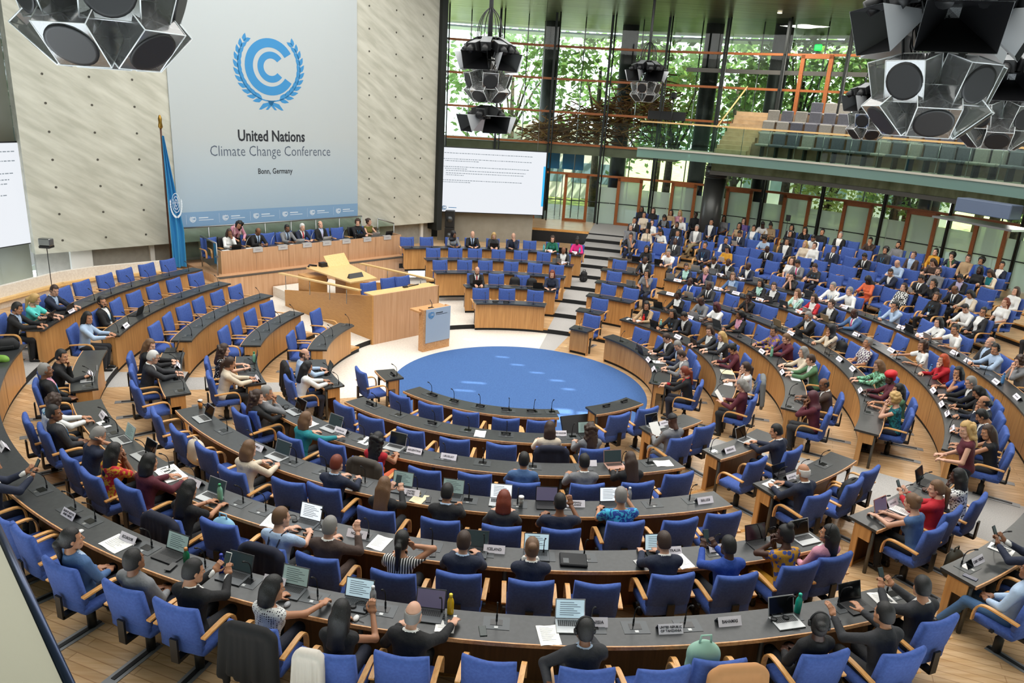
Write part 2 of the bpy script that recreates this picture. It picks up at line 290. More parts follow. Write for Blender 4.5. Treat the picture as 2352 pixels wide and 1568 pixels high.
def facade():
    g = MB(); g.arc(RF, RF+.02, 1.3, 10.9, 75, 196, 0, 2); struct(g.build('window_1', M['glass']))
    for a in MUL:
        q0, q1 = P(RF-.12, a), P(RF+.12, a); t = P(1, a+90)
        m = MB(); m.hexa([tuple(q0-t*.05+Vector((0, 0, 1.3))), tuple(q0+t*.05+Vector((0, 0, 1.3))), tuple(q1+t*.05+Vector((0, 0, 1.3))), tuple(q1-t*.05+Vector((0, 0, 1.3))), tuple(q0-t*.05+Vector((0, 0, 10.95))), tuple(q0+t*.05+Vector((0, 0, 10.95))), tuple(q1+t*.05+Vector((0, 0, 10.95))), tuple(q1-t*.05+Vector((0, 0, 10.95)))])
        q = P(RF-.42, a-.5); m.tube([(q.x, q.y, 1.3), (q.x, q.y, 10.9)], .035, 0, 6)
        for z in (2.35, 3.3, 5.0, 6.5, 8.0, 9.45): m.tube([P(RF-.1, a, z), P(RF-.42, a-.5, z)], .018, 0, 4)
        struct(m.build('trim_mullion', M['mullion']))
        m = MB(); q = P(RF+1.1, a+3.6); m.tube([(q.x, q.y, 1.3), (q.x, q.y, 10.9)], .03, 0, 6); struct(m.build('trim_rod', M['steel']))
    for z in (3.62, 5.03, 6.5, 8.0, 9.45):
        m = MB(); m.arc(RF-.07, RF+.07, z-.05, z+.05, 75 if z != 6.5 else 150, 196, 0, 2); struct(m.build('trim_transom', M['orange']))
    m = MB(); m.arc(RF-.03, RF+.03, 2.31, 2.35, 75, 196, 0, 2); m.arc(RF-.05, RF+.05, 8.62, 8.8, 75, 160, 1, 2); struct(m.build('trim_midrail', [M['mullion'], M['postgrey']]))
    # a wooden door with a glazed leaf in every bay
    for i, a in enumerate(MUL):
        if a < 96 or a > 178: continue
        b0, b1 = a+1.2, a+4.62
        d = struct(empty('door_%d' % (i+1), P(RF, (b0+b1)/2, 1.3), math.radians((b0+b1)/2)))
        w = RF*math.radians(b1-b0); h = 2.3
        m = MB()
        for x in (-w/2, w/2-.14): m.box((x, -.08, 0), (x+.14, .1, h))
        m.box((-w/2, -.08, h-.16), (w/2, .1, h)); m.box((-w/2+.14, -.06, 0), (w/2-.14, .08, .12)); m.build('door_frame', M['orange'], d)
        fz = a < 168
        m = MB(); m.box((-w/2+.14, -.01, .12), (w/2-.14, .01, h-.16)); m.build('door_glass', M['frost'] if fz else M['glass'], d)
        m = MB(); m.tube([(-w/2+.18, -.07, 1.0), (-w/2+.32, -.07, 1.0)], .012); m.tube([(-w/2+.18, -.07, 1.0), (-w/2+.18, 0, 1.0)], .012); m.build('door_handle', M['steel'], d)
        if fz:                                                            # frosted lower panes between the doors
            m = MB(); m.arc(RF-.03, RF-.015, 1.32, 3.1, a+.2, b0-.05, 0, 1); m.arc(RF-.03, RF-.015, 1.32, 3.1, b1+.05, a+7.2, 0, 1)
            struct(m.build('window_frosted', M['frost']))
    # upper door to the gallery and its exit light
    d = struct(empty('door_20', P(RF, 144.2, 7.0), math.radians(144.2)))
    m = MB()
    for x in (-.66, .5): m.box((x, -.1, 0), (x+.16, .1, 2.45))
    m.box((-.66, -.1, 2.3), (.66, .1, 2.47)); m.box((-.5, -.06, 0), (.5, .06, .1)); m.build('door_frame', M['orange'], d)
    m = MB(); m.box((-.5, -.01, .1), (.5, .01, 2.3)); m.build('door_glass', M['glass'], d)
    m = MB(); m.box((-.16, -.03, 0), (.16, .03, .26), bev=.04); o = m.build('exit_sign', emis('exit_green', '#12b84a', .7)); q = P(RF-.2, 144.2, 9.6); place(o, q, math.radians(144.2)); tag(o, 'green glowing exit sign above the upper gallery door', 'exit sign')
    m = MB(); m.arc(14.2, 28.5, 10.9, 11.1, 60, 205, 0, 2); struct(m.build('ceiling', M['ceil']))
    m = MB(); m.arc(28.5, 30.5, 10.75, 10.85, 60, 205, 0, 2); struct(m.build('trim_soffit', noisy('pale_soffit', '#9fb2b8', '#bccad0', 3, .4)))
    m = MB(); roof(m); m.arc(14.2, 14.4, 10.9, 12.3, -180, 180, 0, 3); struct(m.build('ceiling_roof', M['white']))
facade()
LAMP = emis('lamp_disc', '#fff2d8', 3.0)
for i, a in enumerate((100, 112, 124, 136, 148)):                         # ceiling downlights over the gallery and under its soffit
    for R_, z, e in ((18.4, 10.85, 260), (16.6, 4.42, 45)):
        if R_ < 17 and a > 146: continue
        q = P(R_, a, z); area('gallery_downlight', q-Vector((0, 0, .04)), (0, 0, 0), 1.2 if R_ > 17 else .5, 1.2 if R_ > 17 else .5, e, (1, .95, .86))
        m = MB(); m.lathe([(.09, 0), (.1, .02)], 14); o = m.build('ceiling_downlight', LAMP, None, q); tag(o, f'{"round ceiling downlight above the gallery" if R_ > 17 else "small round downlight under the gallery rim"}, {ORD[i+1]} from the picture edge', 'downlight', 'round downlights')
def gallery():
    m = MB(); m.arc(15.2, 17.0, 5.2, 5.3, 76, 163, 1, 1.5, mtop=2); m.arc(15.9, 20.3, 4.6, 5.2, 76, 152, 3, 1.5); m.arc(15.75, 15.95, 4.45, 4.6, 76, 152, 1, 1.5)
    struct(m.build('floor_gallery', [M['mullion'], M['postgrey'], noisy('gallery_floor', '#8d8b74', '#a5a38a', 4), M['ceil']]))
    m = MB(); m.arc(15.16, 15.24, 4.93, 5.26, 76, 163, 0, 1.2); struct(m.build('trim_fascia', M['green']))
    m = MB(); m.arc(15.13, 15.3, 5.26, 5.33, 76, 163, 0, 1.2); struct(m.build('trim_fascia_cap', mat('fascia_cap', '#b9b5a8', .5)))
    r = empty('glass_balustrade', P(15.2, 120, 5.33), 0, 'long curved glass balustrade with wooden handrail along the gallery', 'balustrade'); off = -r.location
    def part(mb, n, mm): o = mb.build(n, mm, r); o.location = off
    m = MB(); m.arc(15.19, 15.21, 5.33, 6.3, 76, 163, 0, 1.2); part(m, 'glass_panel', M['railglass'])
    m = MB(); m.arc(15.16, 15.24, 6.32, 6.38, 76, 163, 0, 1.2); part(m, 'handrail', M['lightwood'])
    for i in range(23):
        a = 78+i*3.85; m = MB(); m.tube([P(15.24, a, 5.3), P(15.24, a, 6.33)], .012, 0, 5); part(m, 'post', M['steel'])
    st = MB()                                                             # stepped tiers and the stairs beside them
    for i, (r0, z) in enumerate(((16.6, 5.75), (17.55, 6.2), (18.5, 6.6), (19.4, 7.0))):
        st.arc(r0, 20.3, z-.45, z, 76, 147.4, 0, 1.5)
    for i in range(10): st.arc(16.0+.33*i, 20.3, 5.3+.17*i, 5.3+.17*(i+1), 147.4, 152, 1, 1.5)
    struct(st.build('floor_tiers', [noisy('tier_wood', '#7c6650', '#8d7760', 4, .6), noisy('stair_stone', '#b79b76', '#c6ac88', 4, .6)]))
    h = MB(); a0, a1 = 152.3, 150.0
    h.tube([P(16.2, 152.3, 6.3), P(19.7, 151.6, 8.05)], .035, 0, 6)
    for i in range(6): q = P(16.2+.7*i, 152.3-.14*i); h.tube([(q.x, q.y, 5.3+.35*i), (q.x, q.y, 6.28+.35*i)], .014, 1, 5)
    tag(h.build('stair_rail', [M['lightwood'], M['mullion']]), 'sloping wooden handrail beside the gallery stairs', 'handrail')
    # rows of grey upholstered folding seats
    rg = random.Random(3); mats = [noisy('seat_grey_%d' % i, c, c2, 30, .9) for i, (c, c2) in enumerate((('#8a867e', '#96928a'), ('#62626a', '#6c6c72'), ('#52535c', '#5d5e66')))]
    sm = []
    for mm in mats:
        a = MB(); a.box((-.235, -.06, .42), (.235, .05, .92), bev=.03); b = MB(); b.box((-.235, 0, .40), (.235, .46, .5), bev=.03); c = MB(); c.box((-.03, -.02, 0), (.03, .3, .41)); sm.append((a.mesh('backrest', [mm]), b.mesh('seat', [mm]), c.mesh('pedestal', [M['mullion']])))
    zf = {1: 5.3, 2: 5.75, 3: 6.2, 4: 6.6}; names = {1: 'front', 2: 'second', 3: 'third', 4: 'top'}
    for row, R_, hi in ((1, 16.35, 145.4), (2, 17.3, 146.2), (3, 18.25, 146.6), (4, 19.15, 142.2)):
        stp = math.degrees(.565/R_); n = 0; a = hi
        while a > 101+row*1.5:
            n += 1; k = rg.choice((0, 0, 1, 1, 2)); q = P(R_, a, zf[row])
            s = empty('gallery_seat', q, math.radians(a), f'{("warm grey", "charcoal", "dark slate")[k]} gallery seat, {ORD.get(n, str(n))} from the stairs in {names[row]} tier' if n <= 20 else f'{("warm grey", "charcoal", "dark slate")[k]} gallery seat far from the stairs in the {names[row]} tier', 'seat', 'upholstered seats on the gallery' if n <= 20 else f'{k}{names[row]} far gallery seats'.replace('0', 'grey ').replace('1', 'charcoal ').replace('2', 'slate '))
            for me, nm in zip(sm[k], ('backrest', 'seat', 'pedestal')): link(nm, me, s)
            a -= stp
    c = MB(); q = P(17.25, 152.3); c.lathe([(.45, .9), (.45, 4.2), (.42, 4.2), (.42, 4.25), (.46, 4.25), (.46, 4.7)], 24, M=Matrix.Translation(q))
    for zz in (4.3, 4.36, 4.42): c.lathe([(.475, zz), (.475, zz+.03)], 24, M=Matrix.Translation(q))
    struct(c.build('column', M['column']))
    for a in (158, 168.5, 150, 131, 178, 113):
        c = MB(); q = P(22.6 if a not in (168.5, 178) else 24.2, a); c.lathe([(.42, .9), (.42, 11)], 16, M=Matrix.Translation(q)); struct(c.build('column', M['mullion']))
gallery()
# ---------------------------------------------------------------- stage wall and banner
def wall():
    t0, t1 = -7.08, 7.97
    m = MB(); m.arc(21.5, 21.7, -.5, 12.3, -125, 76, 0, 3); m.arc(14.4, 21.6, 10.9, 11.0, -125, 60, 0, 3); struct(m.build('wall_rear', noisy('rear_hall', '#5d635a', '#86897a', .5, .7)))
    m = MB(); m.box((t0, 13.2, 1.62), (t1, 13.7, 12.3)); struct(m.build('wall_stage', M['wall'])).matrix_world = MNT
    h = MB()
    for t in (-6.33, -5.13, -3.94, 4.62, 5.86, 7.16):
        for i in range(14):
            z = 1.98+.785*i; c = MNT @ Vector((t, 13.197, z)); h.lathe([(.035, 0), (.035, .004)], 8, 0, Matrix.Translation(c) @ MNT @ Matrix.Rotation(math.pi/2, 4, 'X'), False)
    struct(h.build('trim_tie_holes', mat('hole_dark', '#4a473f', .8)))
    m = MB(); m.box((t1, 13.0, 1.3), (t1+.28, 14.3, 12.3), M=MNT); struct(m.build('trim_wall_edge', M['mullion']))
    m = MB(); m.box((-7.0, 13.62, .6), (8.2, 13.8, 1.66), M=MNT); struct(m.build('wall_base', M['wallpanel']))
    m = MB()
    for t in (-5.7, -3.75, -2.1, 5.2, 7.5): m.box((t, 13.5, .6), (t+.14, 13.64, 1.64), M=MNT)
    m.box((-6.1, 13.45, .6), (-5.5, 13.66, 1.64), M=MNT); struct(m.build('trim_posts', M['white']))
    # pale parapet with a wooden inner ledge
    pts = [(-15.2, -3.2), (-13.9, 1.1), (-13.42, 3.5), (-12.9, 4.4), (-11.5, 5.75)]
    m = MB()
    for (xa, ya), (xb, yb) in zip(pts, pts[1:]):
        d = Vector((xb-xa, yb-ya, 0)).normalized(); nn = Vector((-d.y, d.x, 0))
        a, b = Vector((xa, ya, 0)), Vector((xb, yb, 0))
        def hx(o0, o1, z0, z1, mi): m.hexa([tuple(p) for p in (a+nn*o0+Vector((0, 0, z0)), a+nn*o1+Vector((0, 0, z0)), b+nn*o1+Vector((0, 0, z0)), b+nn*o0+Vector((0, 0, z0)), a+nn*o0+Vector((0, 0, z1)), a+nn*o1+Vector((0, 0, z1)), b+nn*o1+Vector((0, 0, z1)), b+nn*o0+Vector((0, 0, z1)))], mi)
        hx(0, .12, .6, 1.28, 0); hx(-.14, 0, .9, .98, 1)
    struct(m.build('wall_parapet', [M['cream'], M['lightwood']]))
    m = MB(); m.box((-8.6, 13.9, .4), (-7.06, 14.1, 12), M=MNT); struct(m.build('wall_side', noisy('olive_side', '#6b6a5a', '#7d8078', .5, .7)))
    m = MB(); g = [(-15.5, 6.4, -15.9, -2.5)]
    for i in range(9):
        y = -3+i*1.2; m.box((-17.2, y, .4), (-17.1, y+.06, 12)); 
    for z in (3.2, 5.6, 8): m.box((-17.2, -4, z), (-17.1, 8, z+.07))
    m.box((-17.0, -4, .4), (-16.98, 8, 2.2), 1); struct(m.build('trim_side_glazing', [M['mullion'], M['postgrey']]))
    m = MB(); m.quad((-17.15, -6, .3), (-17.15, 9, .3), (-17.15, 9, 12), (-17.15, -6, 12)); struct(m.build('window_2', glassy('dark_side_glass', (.35, .42, .42), .2)))
    m = MB(); m.box((-18.5, -6, -1), (-18.3, 9, 12)); struct(m.build('wall_outer', noisy('dim_back', '#23302f', '#5d6c50', .6, .8)))
wall()
def lettering(txt, size, o, x, y, col, bold=0, w=None, align='CENTER', z=.004, name='lettering'):
    c = bpy.data.curves.new(name, 'FONT'); c.body = txt; c.size = size; c.align_x = align; c.align_y = 'CENTER'; c.extrude = .001; c.offset = bold; c.resolution_u = 2; c.fill_mode = 'FRONT'
    t = bpy.data.objects.new(name, c); COL.objects.link(t)
    dg = bpy.context.evaluated_depsgraph_get(); dg.update(); me = bpy.data.meshes.new_from_object(t.evaluated_get(dg)); bpy.data.objects.remove(t)
    if w:
        xs = [v.co.x for v in me.vertices]
        if xs:
            s = w/max(1e-6, max(xs)-min(xs))
            for v in me.vertices: v.co.x *= s
    me.materials.clear(); me.materials.append(col); q = link(name, me, o); q.location = (x, y, z); return q
def ring_seg(m, cx, cy, r0, r1, a0, a1, z=.003, mi=0, n=40):
    vs = []
    for i in range(n+1):
        t = math.radians(a0+(a1-a0)*i/n); vs += [(cx+r0*math.cos(t), cy+r0*math.sin(t), z), (cx+r1*math.cos(t), cy+r1*math.sin(t), z)]
    m.add(vs, [(2*i, 2*i+1, 2*i+3, 2*i+2) for i in range(n)], mi)
def emblem(m, cx, cy, s, z=.003, mi=0, leaves=True):
    """two nested open rings between laurel branches, about 2.7*s wide"""
    ring_seg(m, cx+.02*s, cy+.07*s, .63*s, .92*s, 32, 328, z, mi); ring_seg(m, cx+.05*s, cy+.07*s, .28*s, .50*s, 38, 322, z, mi)
    if not leaves: return
    for sg in (-1, 1):
        ring_seg(m, cx, cy+.1*s, 1.12*s, 1.16*s, 270-sg*8, 270+sg*122, z, mi, 30)
        for i in range(11):
            a = math.radians(270+sg*(16+i*11.2)); r = 1.14*s; bx, by = cx+r*math.cos(a), cy+.1*s+r*math.sin(a)
            td = a+sg*math.pi/2
            for side in (-1, 1):
                d = td-sg*side*.45; L = .37*s*(1-.025*i); W = .1*s
                e = Vector((math.cos(d), math.sin(d))); nn = Vector((-e.y, e.x)); b0 = Vector((bx, by))+nn*0
                p = [b0, b0+e*L*.35+nn*W*.8, b0+e*L*.7+nn*W*.55, b0+e*L, b0+e*L*.6-nn*W*.55, b0+e*L*.3-nn*W*.6]
                m.add([(v.x, v.y, z) for v in p], [tuple(range(6))], mi)
        for dx in (.05, .3): m.add([(cx-sg*.1*s, cy-1.03*s, z), (cx+sg*dx*s, cy-1.13*s, z), (cx+sg*(dx+.16)*s, cy-1.33*s, z), (cx+sg*(dx+.07)*s, cy-1.33*s, z), (cx-sg*.1*s, cy-1.1*s, z)], [(0, 1, 2, 3, 4)], mi)
def banner():
    mb = mat('banner_print', '#ffffff', .75); n, l, b = nodes(mb)
    tc = n.new('ShaderNodeTexCoord'); sx = n.new('ShaderNodeSeparateXYZ'); cr = n.new('ShaderNodeValToRGB'); l.new(tc.outputs['Object'], sx.inputs[0]); mr = n.new('ShaderNodeMapRange'); mr.inputs[1].default_value = 0; mr.inputs[2].default_value = 9; l.new(sx.outputs[1], mr.inputs[0]); l.new(mr.outputs[0], cr.inputs[0])
    e = cr.color_ramp.elements; e[0].position = 0; e[0].color = (*lin('#9db4c6'), 1); e[1].position = .33; e[1].color = (*lin('#b2b9bb'), 1); l.new(cr.outputs[0], b.inputs['Base Color'])
    bx = MNT.to_3x3().to_4x4() @ Matrix.Rotation(math.pi/2, 4, 'X')
    o = MB(); o.box((-3.48, 0, -.03), (3.48, 9.6, 0)); r = o.build('conference_banner', mb); r.matrix_world = Matrix.Translation(NT(13.16, .58, 2.12)) @ bx
    tag(r, 'tall white and pale blue conference banner with blue emblem on the stage wall', 'banner')
    ink, blu = mat('banner_ink', '#1d2129', .7), mat('banner_blue', '#3484bb', .7)
    m = MB(); emblem(m, -.03, 5.2, 1.0); m.build('emblem', blu, r)
    lettering('United Nations', .52, r, -.03, 2.98, ink, .012, 2.52); lettering('Climate Change Conference', .5, r, 0, 2.47, mat('banner_ink_light', '#4a5566', .7), -.004, 4.55); lettering('Bonn, Germany', .27, r, .04, 1.79, ink, .003, 1.32)
    m = MB(); m.quad((-3.48, 0, .002), (3.48, 0, .002), (3.48, .5, .002), (-3.48, .5, .002)); m.build('footer_strip', mat('banner_footer', '#7d9fc0', .75), r)
    m = MB()
    wht = mat('banner_white', '#dfe7ee', .7)
    for i in range(6):
        x = -3.0+i*1.12; emblem(m, x, .26, .085, .004); m.box((x+.2, .28, .004), (x+.52, .31, .005)); m.box((x+.2, .21, .004), (x+.7, .23, .005)); m.box((x-.22, .1, .004), (x-.215, .42, .005))
    m.build('footer_logos', wht, r)
banner()
# ---------------------------------------------------------------- podium
def podium():
    m = MB(); m.box((-2.75, 10.6, .05), (4.64, 13.6, .92), M=MNT); m.box((-2.76, 10.585, .895), (4.66, 10.75, .925), 1, M=MNT); struct(m.build('floor_stage', [M['beech'], M['postgrey']]))
    r = empty('podium_desk', NT(11.2, 1.1, .92), AZ*0, 'long beech panelled presidium desk below the banner', 'desk'); off = -r.location
    def part(mb, n, mm): o = mb.build(n, mm, r); o.location = off
    m = MB(); m.box((-2.45, 11.1, .92), (4.66, 11.14, 1.66), M=MNT)
    for i in range(1, 6): m.box((-2.45+7.1*i/6-.004, 11.097, .93), (-2.45+7.1*i/6+.004, 11.11, 1.65), 1, M=MNT)
    part(m, 'front_panel', [M['beech'], M['inner']])
    for t in (-2.45, 4.63): m = MB(); m.box((t, 11.14, .92), (t+.03, 11.8, 1.66), M=MNT); part(m, 'side_panel', M['beech'])
    m = MB(); m.box((-2.42, 11.14, 1.56), (4.63, 11.72, 1.6), M=MNT); part(m, 'desk_top', mat('presidium_top', '#3b332c', .35))
    # glass rails
    def rail(n0, t0, z0, n1, t1, z1, label, posts):
        q = empty('glass_rail', NT(n0, t0, z0-1), 0, label, 'railing'); o0 = -q.location
        def pp(mb, nm, mm): o = mb.build(nm, mm, q); o.location = o0
        a, b = NT(n0, t0), NT(n1, t1)
        g = MB(); g.quad(a+Vector((0, 0, z0-1.0)), b+Vector((0, 0, z1-1.0)), b+Vector((0, 0, z1-.03)), a+Vector((0, 0, z0-.03))); pp(g, 'glass_panel', M['railglass'])
        g = MB(); g.tube([a+Vector((0, 0, z0)), b+Vector((0, 0, z1))], .025, 0, 8); pp(g, 'handrail', M['steel'])
        for i in range(posts):
            f = i/(posts-1); c = a.lerp(b, f); z = z0+(z1-z0)*f; g = MB(); g.tube([c+Vector((0, 0, z-1.05)), c+Vector((0, 0, z))], .02, 0, 6); g.box((-.05, -.02, 0), (.05, .02, .05), M=Matrix.Translation(c+Vector((0, 0, z-.45)))); pp(g, 'post', M['steel'])
    rail(13.0, -3.0, 2.14, 13.0, 4.14, 2.14, 'long glass rail with steel posts behind the presidium chairs', 8)
    rail(11.0, -2.62, 1.95, 12.45, -2.5, 1.95, 'short glass rail at the flag end of the presidium', 2)
    rail(13.0, 4.9, 2.0, 13.0, 5.7, 1.75, 'sloping glass rail at the far end of the presidium', 2)
podium()
def box():
    r = empty('speakers_box', NT(5, .1), 0, 'wood panelled speakers enclosure with sloping sides before the presidium', 'podium'); off = -r.location
    def part(mb, n, mm): o = mb.build(n, mm, r); o.location = off; return o
    c = lambda t, n, z: tuple(NT(n, t, z))
    m = MB(); m.box((-1.05, 4.73, 0), (1.28, 4.78, 1.42), M=MNT); part(m, 'front_panel', M['beech'])
    for t, nm in ((-1.1, 'side_panel'), (1.24, 'side_panel')):
        m = MB(); m.hexa([c(t, 4.73, 0), c(t+.05, 4.73, 0), c(t-.2+.05, 9.2, .1), c(t-.2, 9.2, .1), c(t, 4.73, 1.42), c(t+.05, 4.73, 1.42), c(t-.2+.05, 9.2, .66), c(t-.2, 9.2, .66)]); part(m, nm, M['boxwood'])
    for t, s in ((-1.25, -1), (1.33, 1)):
        m = MB(); a, b = NT(9.1, t-.25*(s < 0)+.15*(s > 0), 1.22), NT(5.1, t, 1.5); w = TV*.06
        m.hexa([tuple(a-w), tuple(a+w), tuple(b+w), tuple(b-w), tuple(a-w+Vector((0, 0, .04))), tuple(a+w+Vector((0, 0, .04))), tuple(b+w+Vector((0, 0, .04))), tuple(b-w+Vector((0, 0, .04)))]); part(m, 'handrail', M['lightwood'])
        m = MB()
        for f in (.08, .4, .65, .85): q = a.lerp(b, f); m.tube([q, q-Vector((0, 0, .45))], .012, 0, 5)
        part(m, 'rail_posts', M['steel'])
    m = MB(); m.box((-1.05, 4.78, 1.38), (1.25, 5.2, 1.42), M=MNT); part(m, 'counter', M['lightwood'])
    m = MB(); m.box((-1.0, 4.8, 0), (1.2, 10.55, .45), M=MNT); part(m, 'platform', M['cream'])
    m = MB(); m.hexa([c(-.83, 6.2, 1.43), c(.15, 6.27, 1.43), c(.6, 8.7, 1.43), c(-.9, 8.55, 1.43), c(-.83, 6.2, 1.47), c(.15, 6.27, 1.47), c(.6, 8.7, 1.47), c(-.9, 8.55, 1.47)]); t = part(m, 'table_top', M['lightwood'])
    for (tt, n0) in ((-.8, 8.0), (.45, 7.9)): m = MB(); m.box((tt-.35, n0, .45), (tt+.3, n0+.6, 1.28), M=MNT); part(m, 'pedestal', M['boxwood'])
    m = MB(); m.hexa([c(-.3, 8.2, 1.47), c(.55, 8.35, 1.47), c(.55, 8.4, 1.47), c(-.3, 8.25, 1.47), c(-.25, 8.6, 1.75), c(.6, 8.75, 1.75), c(.6, 8.78, 1.75), c(-.25, 8.63, 1.75)]); part(m, 'reading_slope', M['lightwood'])
    o = MB(); o.hexa([c(-.62, 6.55, 1.47), c(-.1, 6.6, 1.47), c(-.1, 6.75, 1.47), c(-.62, 6.7, 1.47), c(-.6, 6.62, 1.6), c(-.12, 6.67, 1.6), c(-.12, 6.7, 1.6), c(-.6, 6.65, 1.6)]); tag(o.build('desk_monitor', mat('monitor_grey', '#303236', .4)), 'low black monitor on the wooden enclosure table', 'monitor')
    o = MB(); o.tube([c(-.55, 8.5, 1.49), c(-.75, 8.6, 1.52), c(-.85, 8.5, 1.5)], .03); o.box((-.5, 8.3, 1.47), (-.3, 8.5, 1.6), M=MNT); tag(o.build('telephone', M['black']), 'black telephone beside the sloped reading board', 'telephone')
    o = MB(); o.lathe([(.2, .95), (.22, 1.0), (.2, 1.05)], 16, M=Matrix.Translation(NT(8.6, -.35))); o.lathe([(.03, .45), (.03, .95)], 8, 1, Matrix.Translation(NT(8.6, -.35))); tag(o.build('stool', [M['blue'], M['steel']]), 'round blue stool behind the wooden enclosure table', 'stool')
    o = MB(); o.box((.2, 5.0, 1.42), (.35, 5.08, 1.46), M=MNT); o.tube([c(.4, 5.05, 1.44), c(.8, 5.1, 1.44)], .015); tag(o.build('counter_microphone', M['black']), 'black microphone lying on the enclosure counter', 'microphone')
    # lectern
    l = empty('lectern', NT(3.45, .2), 0, 'wooden lectern with pale blue emblem board at the carpet edge', 'lectern'); off2 = -l.location
    def lp(mb, n, mm): o = mb.build(n, mm, l); o.location = off2; return o
    m = MB(); m.box((-.33, 3.42, 0), (.62, 3.5, 1.2), M=MNT); lp(m, 'front_board', M['edge'])
    for t in (-.33, .58): m = MB(); m.box((t, 3.5, 0), (t+.04, 3.62, 1.2), M=MNT); lp(m, 'side_board', M['edge'])
    m = MB(); m.box((-.4, 3.5, 1.1), (.66, 3.95, 1.15), M=MNT); lp(m, 'shelf', M['edge'])
    bx = MNT.to_3x3().to_4x4() @ Matrix.Rotation(math.pi/2, 4, 'X')
    m = MB(); m.box((-.42, .24, 0), (.45, 1.2, .012)); b = m.build('emblem_board', mat('board_blue', '#a9b7c6', .6), l); b.matrix_basis = Matrix.Translation(NT(3.42, .17, 0)+off2) @ bx
    m = MB(); emblem(m, -.24, 1.03, .085, .015); m.build('emblem', bpy.data.materials['banner_blue'], b); m = MB(); m.box((-.08, 1.05, .013), (.17, 1.075, .015)); m.box((-.08, 1.01, .013), (.33, 1.022, .015)); m.build('lettering', bpy.data.materials['banner_ink'], b)
    m = MB(); m.tube([NT(3.6, .1, 1.15), NT(3.62, .12, 1.28), NT(3.75, .15, 1.36)], .01); m.box((.0, 3.55, 1.15), (.14, 3.64, 1.19), M=MNT); lp(m, 'microphone', M['black'])
box()
def screen_mat():
    m = emis('screen_light', '#eef2f8', .88); m.node_tree.nodes['Principled BSDF'].inputs['Base Color'].default_value = (.02, .02, .02, 1); return m
def screens():
    def slide(r, w, h, side):
        tx = emis('slide_text', '#9aa6b0', .62); tx.node_tree.nodes['Principled BSDF'].inputs['Base Color'].default_value = (.02, .02, .02, 1); ac = emis('slide_blue', '#2a9fdc', .6)
        m = MB(); g = random.Random(5)
        for row, (y, n, x0) in enumerate(((.42, 1, .06), (.33, 1, .07), (.30, .35, .09), (.21, .95, .07), (.18, .25, .09), (.15, .9, .1), (.11, .88, .1), (.08, .2, .1), (0, .9, .07), (-.03, .3, .07))):
            x = -w/2+x0*w; end = x+n*w*.8
            while x < end:
                L = g.uniform(.03, .11); m.quad((x, y*h-.014, .006), (x+L, y*h-.014, .006), (x+L, y*h+.014, .006), (x, y*h+.014, .006)); x += L+.025
        m.build('slide_text', tx, r)
        m = MB(); m.quad((w/2-.09, -.36*h, .005), (w/2, -.36*h, .005), (w/2, .28*h, .005), (w/2-.09, .28*h, .005)); m.build('slide_bar', ac, r)
        m = MB(); emblem(m, -w/2+.45, -.44*h, .09, .006); m.box((-w/2+.65, -.44*h, .005), (-w/2+1.0, -.43*h, .006)); m.build('slide_logo', bpy.data.materials['banner_blue'], r)
    for nm, c, az, w, h, lab in (('projection_screen', Vector((-1.64, 15.73, 3.42)), 190, 4.86, 2.72, 'large white projection screen hanging beside the glass wall'), ('projection_screen', Vector((-15.25, 2.45, 3.35)), 252, 4.86, 2.86, 'large white projection screen cut off at the picture edge by the flag block')):
        a = math.radians(az); rot = Matrix.Rotation(a-math.pi, 4, 'Z') @ Matrix.Rotation(math.pi/2, 4, 'X')
        m = MB(); m.box((-w/2, -h/2, -.06), (w/2, h/2, 0)); r = m.build(nm, screen_mat()); r.matrix_world = Matrix.Translation(c) @ rot; tag(r, lab, 'screen'); slide(r, w, h, 1)
        m = MB(); m.box((-w/2-.04, -h/2-.04, -.1), (w/2+.04, h/2+.04, -.061)); m.build('screen_frame', M['black'], r)
        m = MB(); m.tube([(-w/2+.4, h/2, -.08), (-w/2+.4, h/2+6.3, -.08)], .01); m.tube([(w/2-.4, h/2, -.08), (w/2-.4, h/2+6.3, -.08)], .01); m.build('hanging_cable', M['steel'], r)
    a = Vector((-3.9, 15.9, 0)); b = Vector((.35, 16.45, 0)); d = (b-a).normalized(); n = Vector((-d.y, d.x, 0))*.12
    m = MB(); m.hexa([tuple(v) for v in (a+Vector((0, 0, .68)), b+Vector((0, 0, .68)), b+n+Vector((0, 0, .68)), a+n+Vector((0, 0, .68)), a+Vector((0, 0, 2.6)), b+Vector((0, 0, 2.6)), b+n+Vector((0, 0, 2.6)), a+n+Vector((0, 0, 2.6)))]); struct(m.build('wall_screen', M['beige']))
    m = MB(); m.box((-15.6, -3, .6), (-15.45, 5.2, 2.3)); struct(m.build('wall_screen_flank', noisy('olive_panel', '#6b6a5a', '#7d8078', .5, .7)))
    for i in range(2):
        m = MB(); m.box((-.2, -.2, 0), (.2, .2, .72), bev=.02); o = m.build('speaker_cabinet', M['black'], loc=(-3.3, 15.3, .68+.73*i)); m = MB(); m.lathe([(.14, 0), (.14, .01)], 16, M=Matrix.Translation((0, -.2, .36)) @ Matrix.Rotation(math.pi/2, 4, 'X')); m.build('speaker_grille', M['plate'], o)
        tag(o, ('lower' if i == 0 else 'upper')+' black loudspeaker cabinet in the stack by the beige panel', 'speaker', 'stacked loudspeaker cabinets')
    m = MB(); m.lathe([(.01, 0), (.012, 1.5)], 6); m.box((-.14, -.12, 1.5), (.14, .12, 1.56)); o = m.build('speaker_tripod', M['black'])
    o.location = P(13.3, -101, .69); tag(o, 'thin black stand before the dark gap beside the side screen', 'stand')
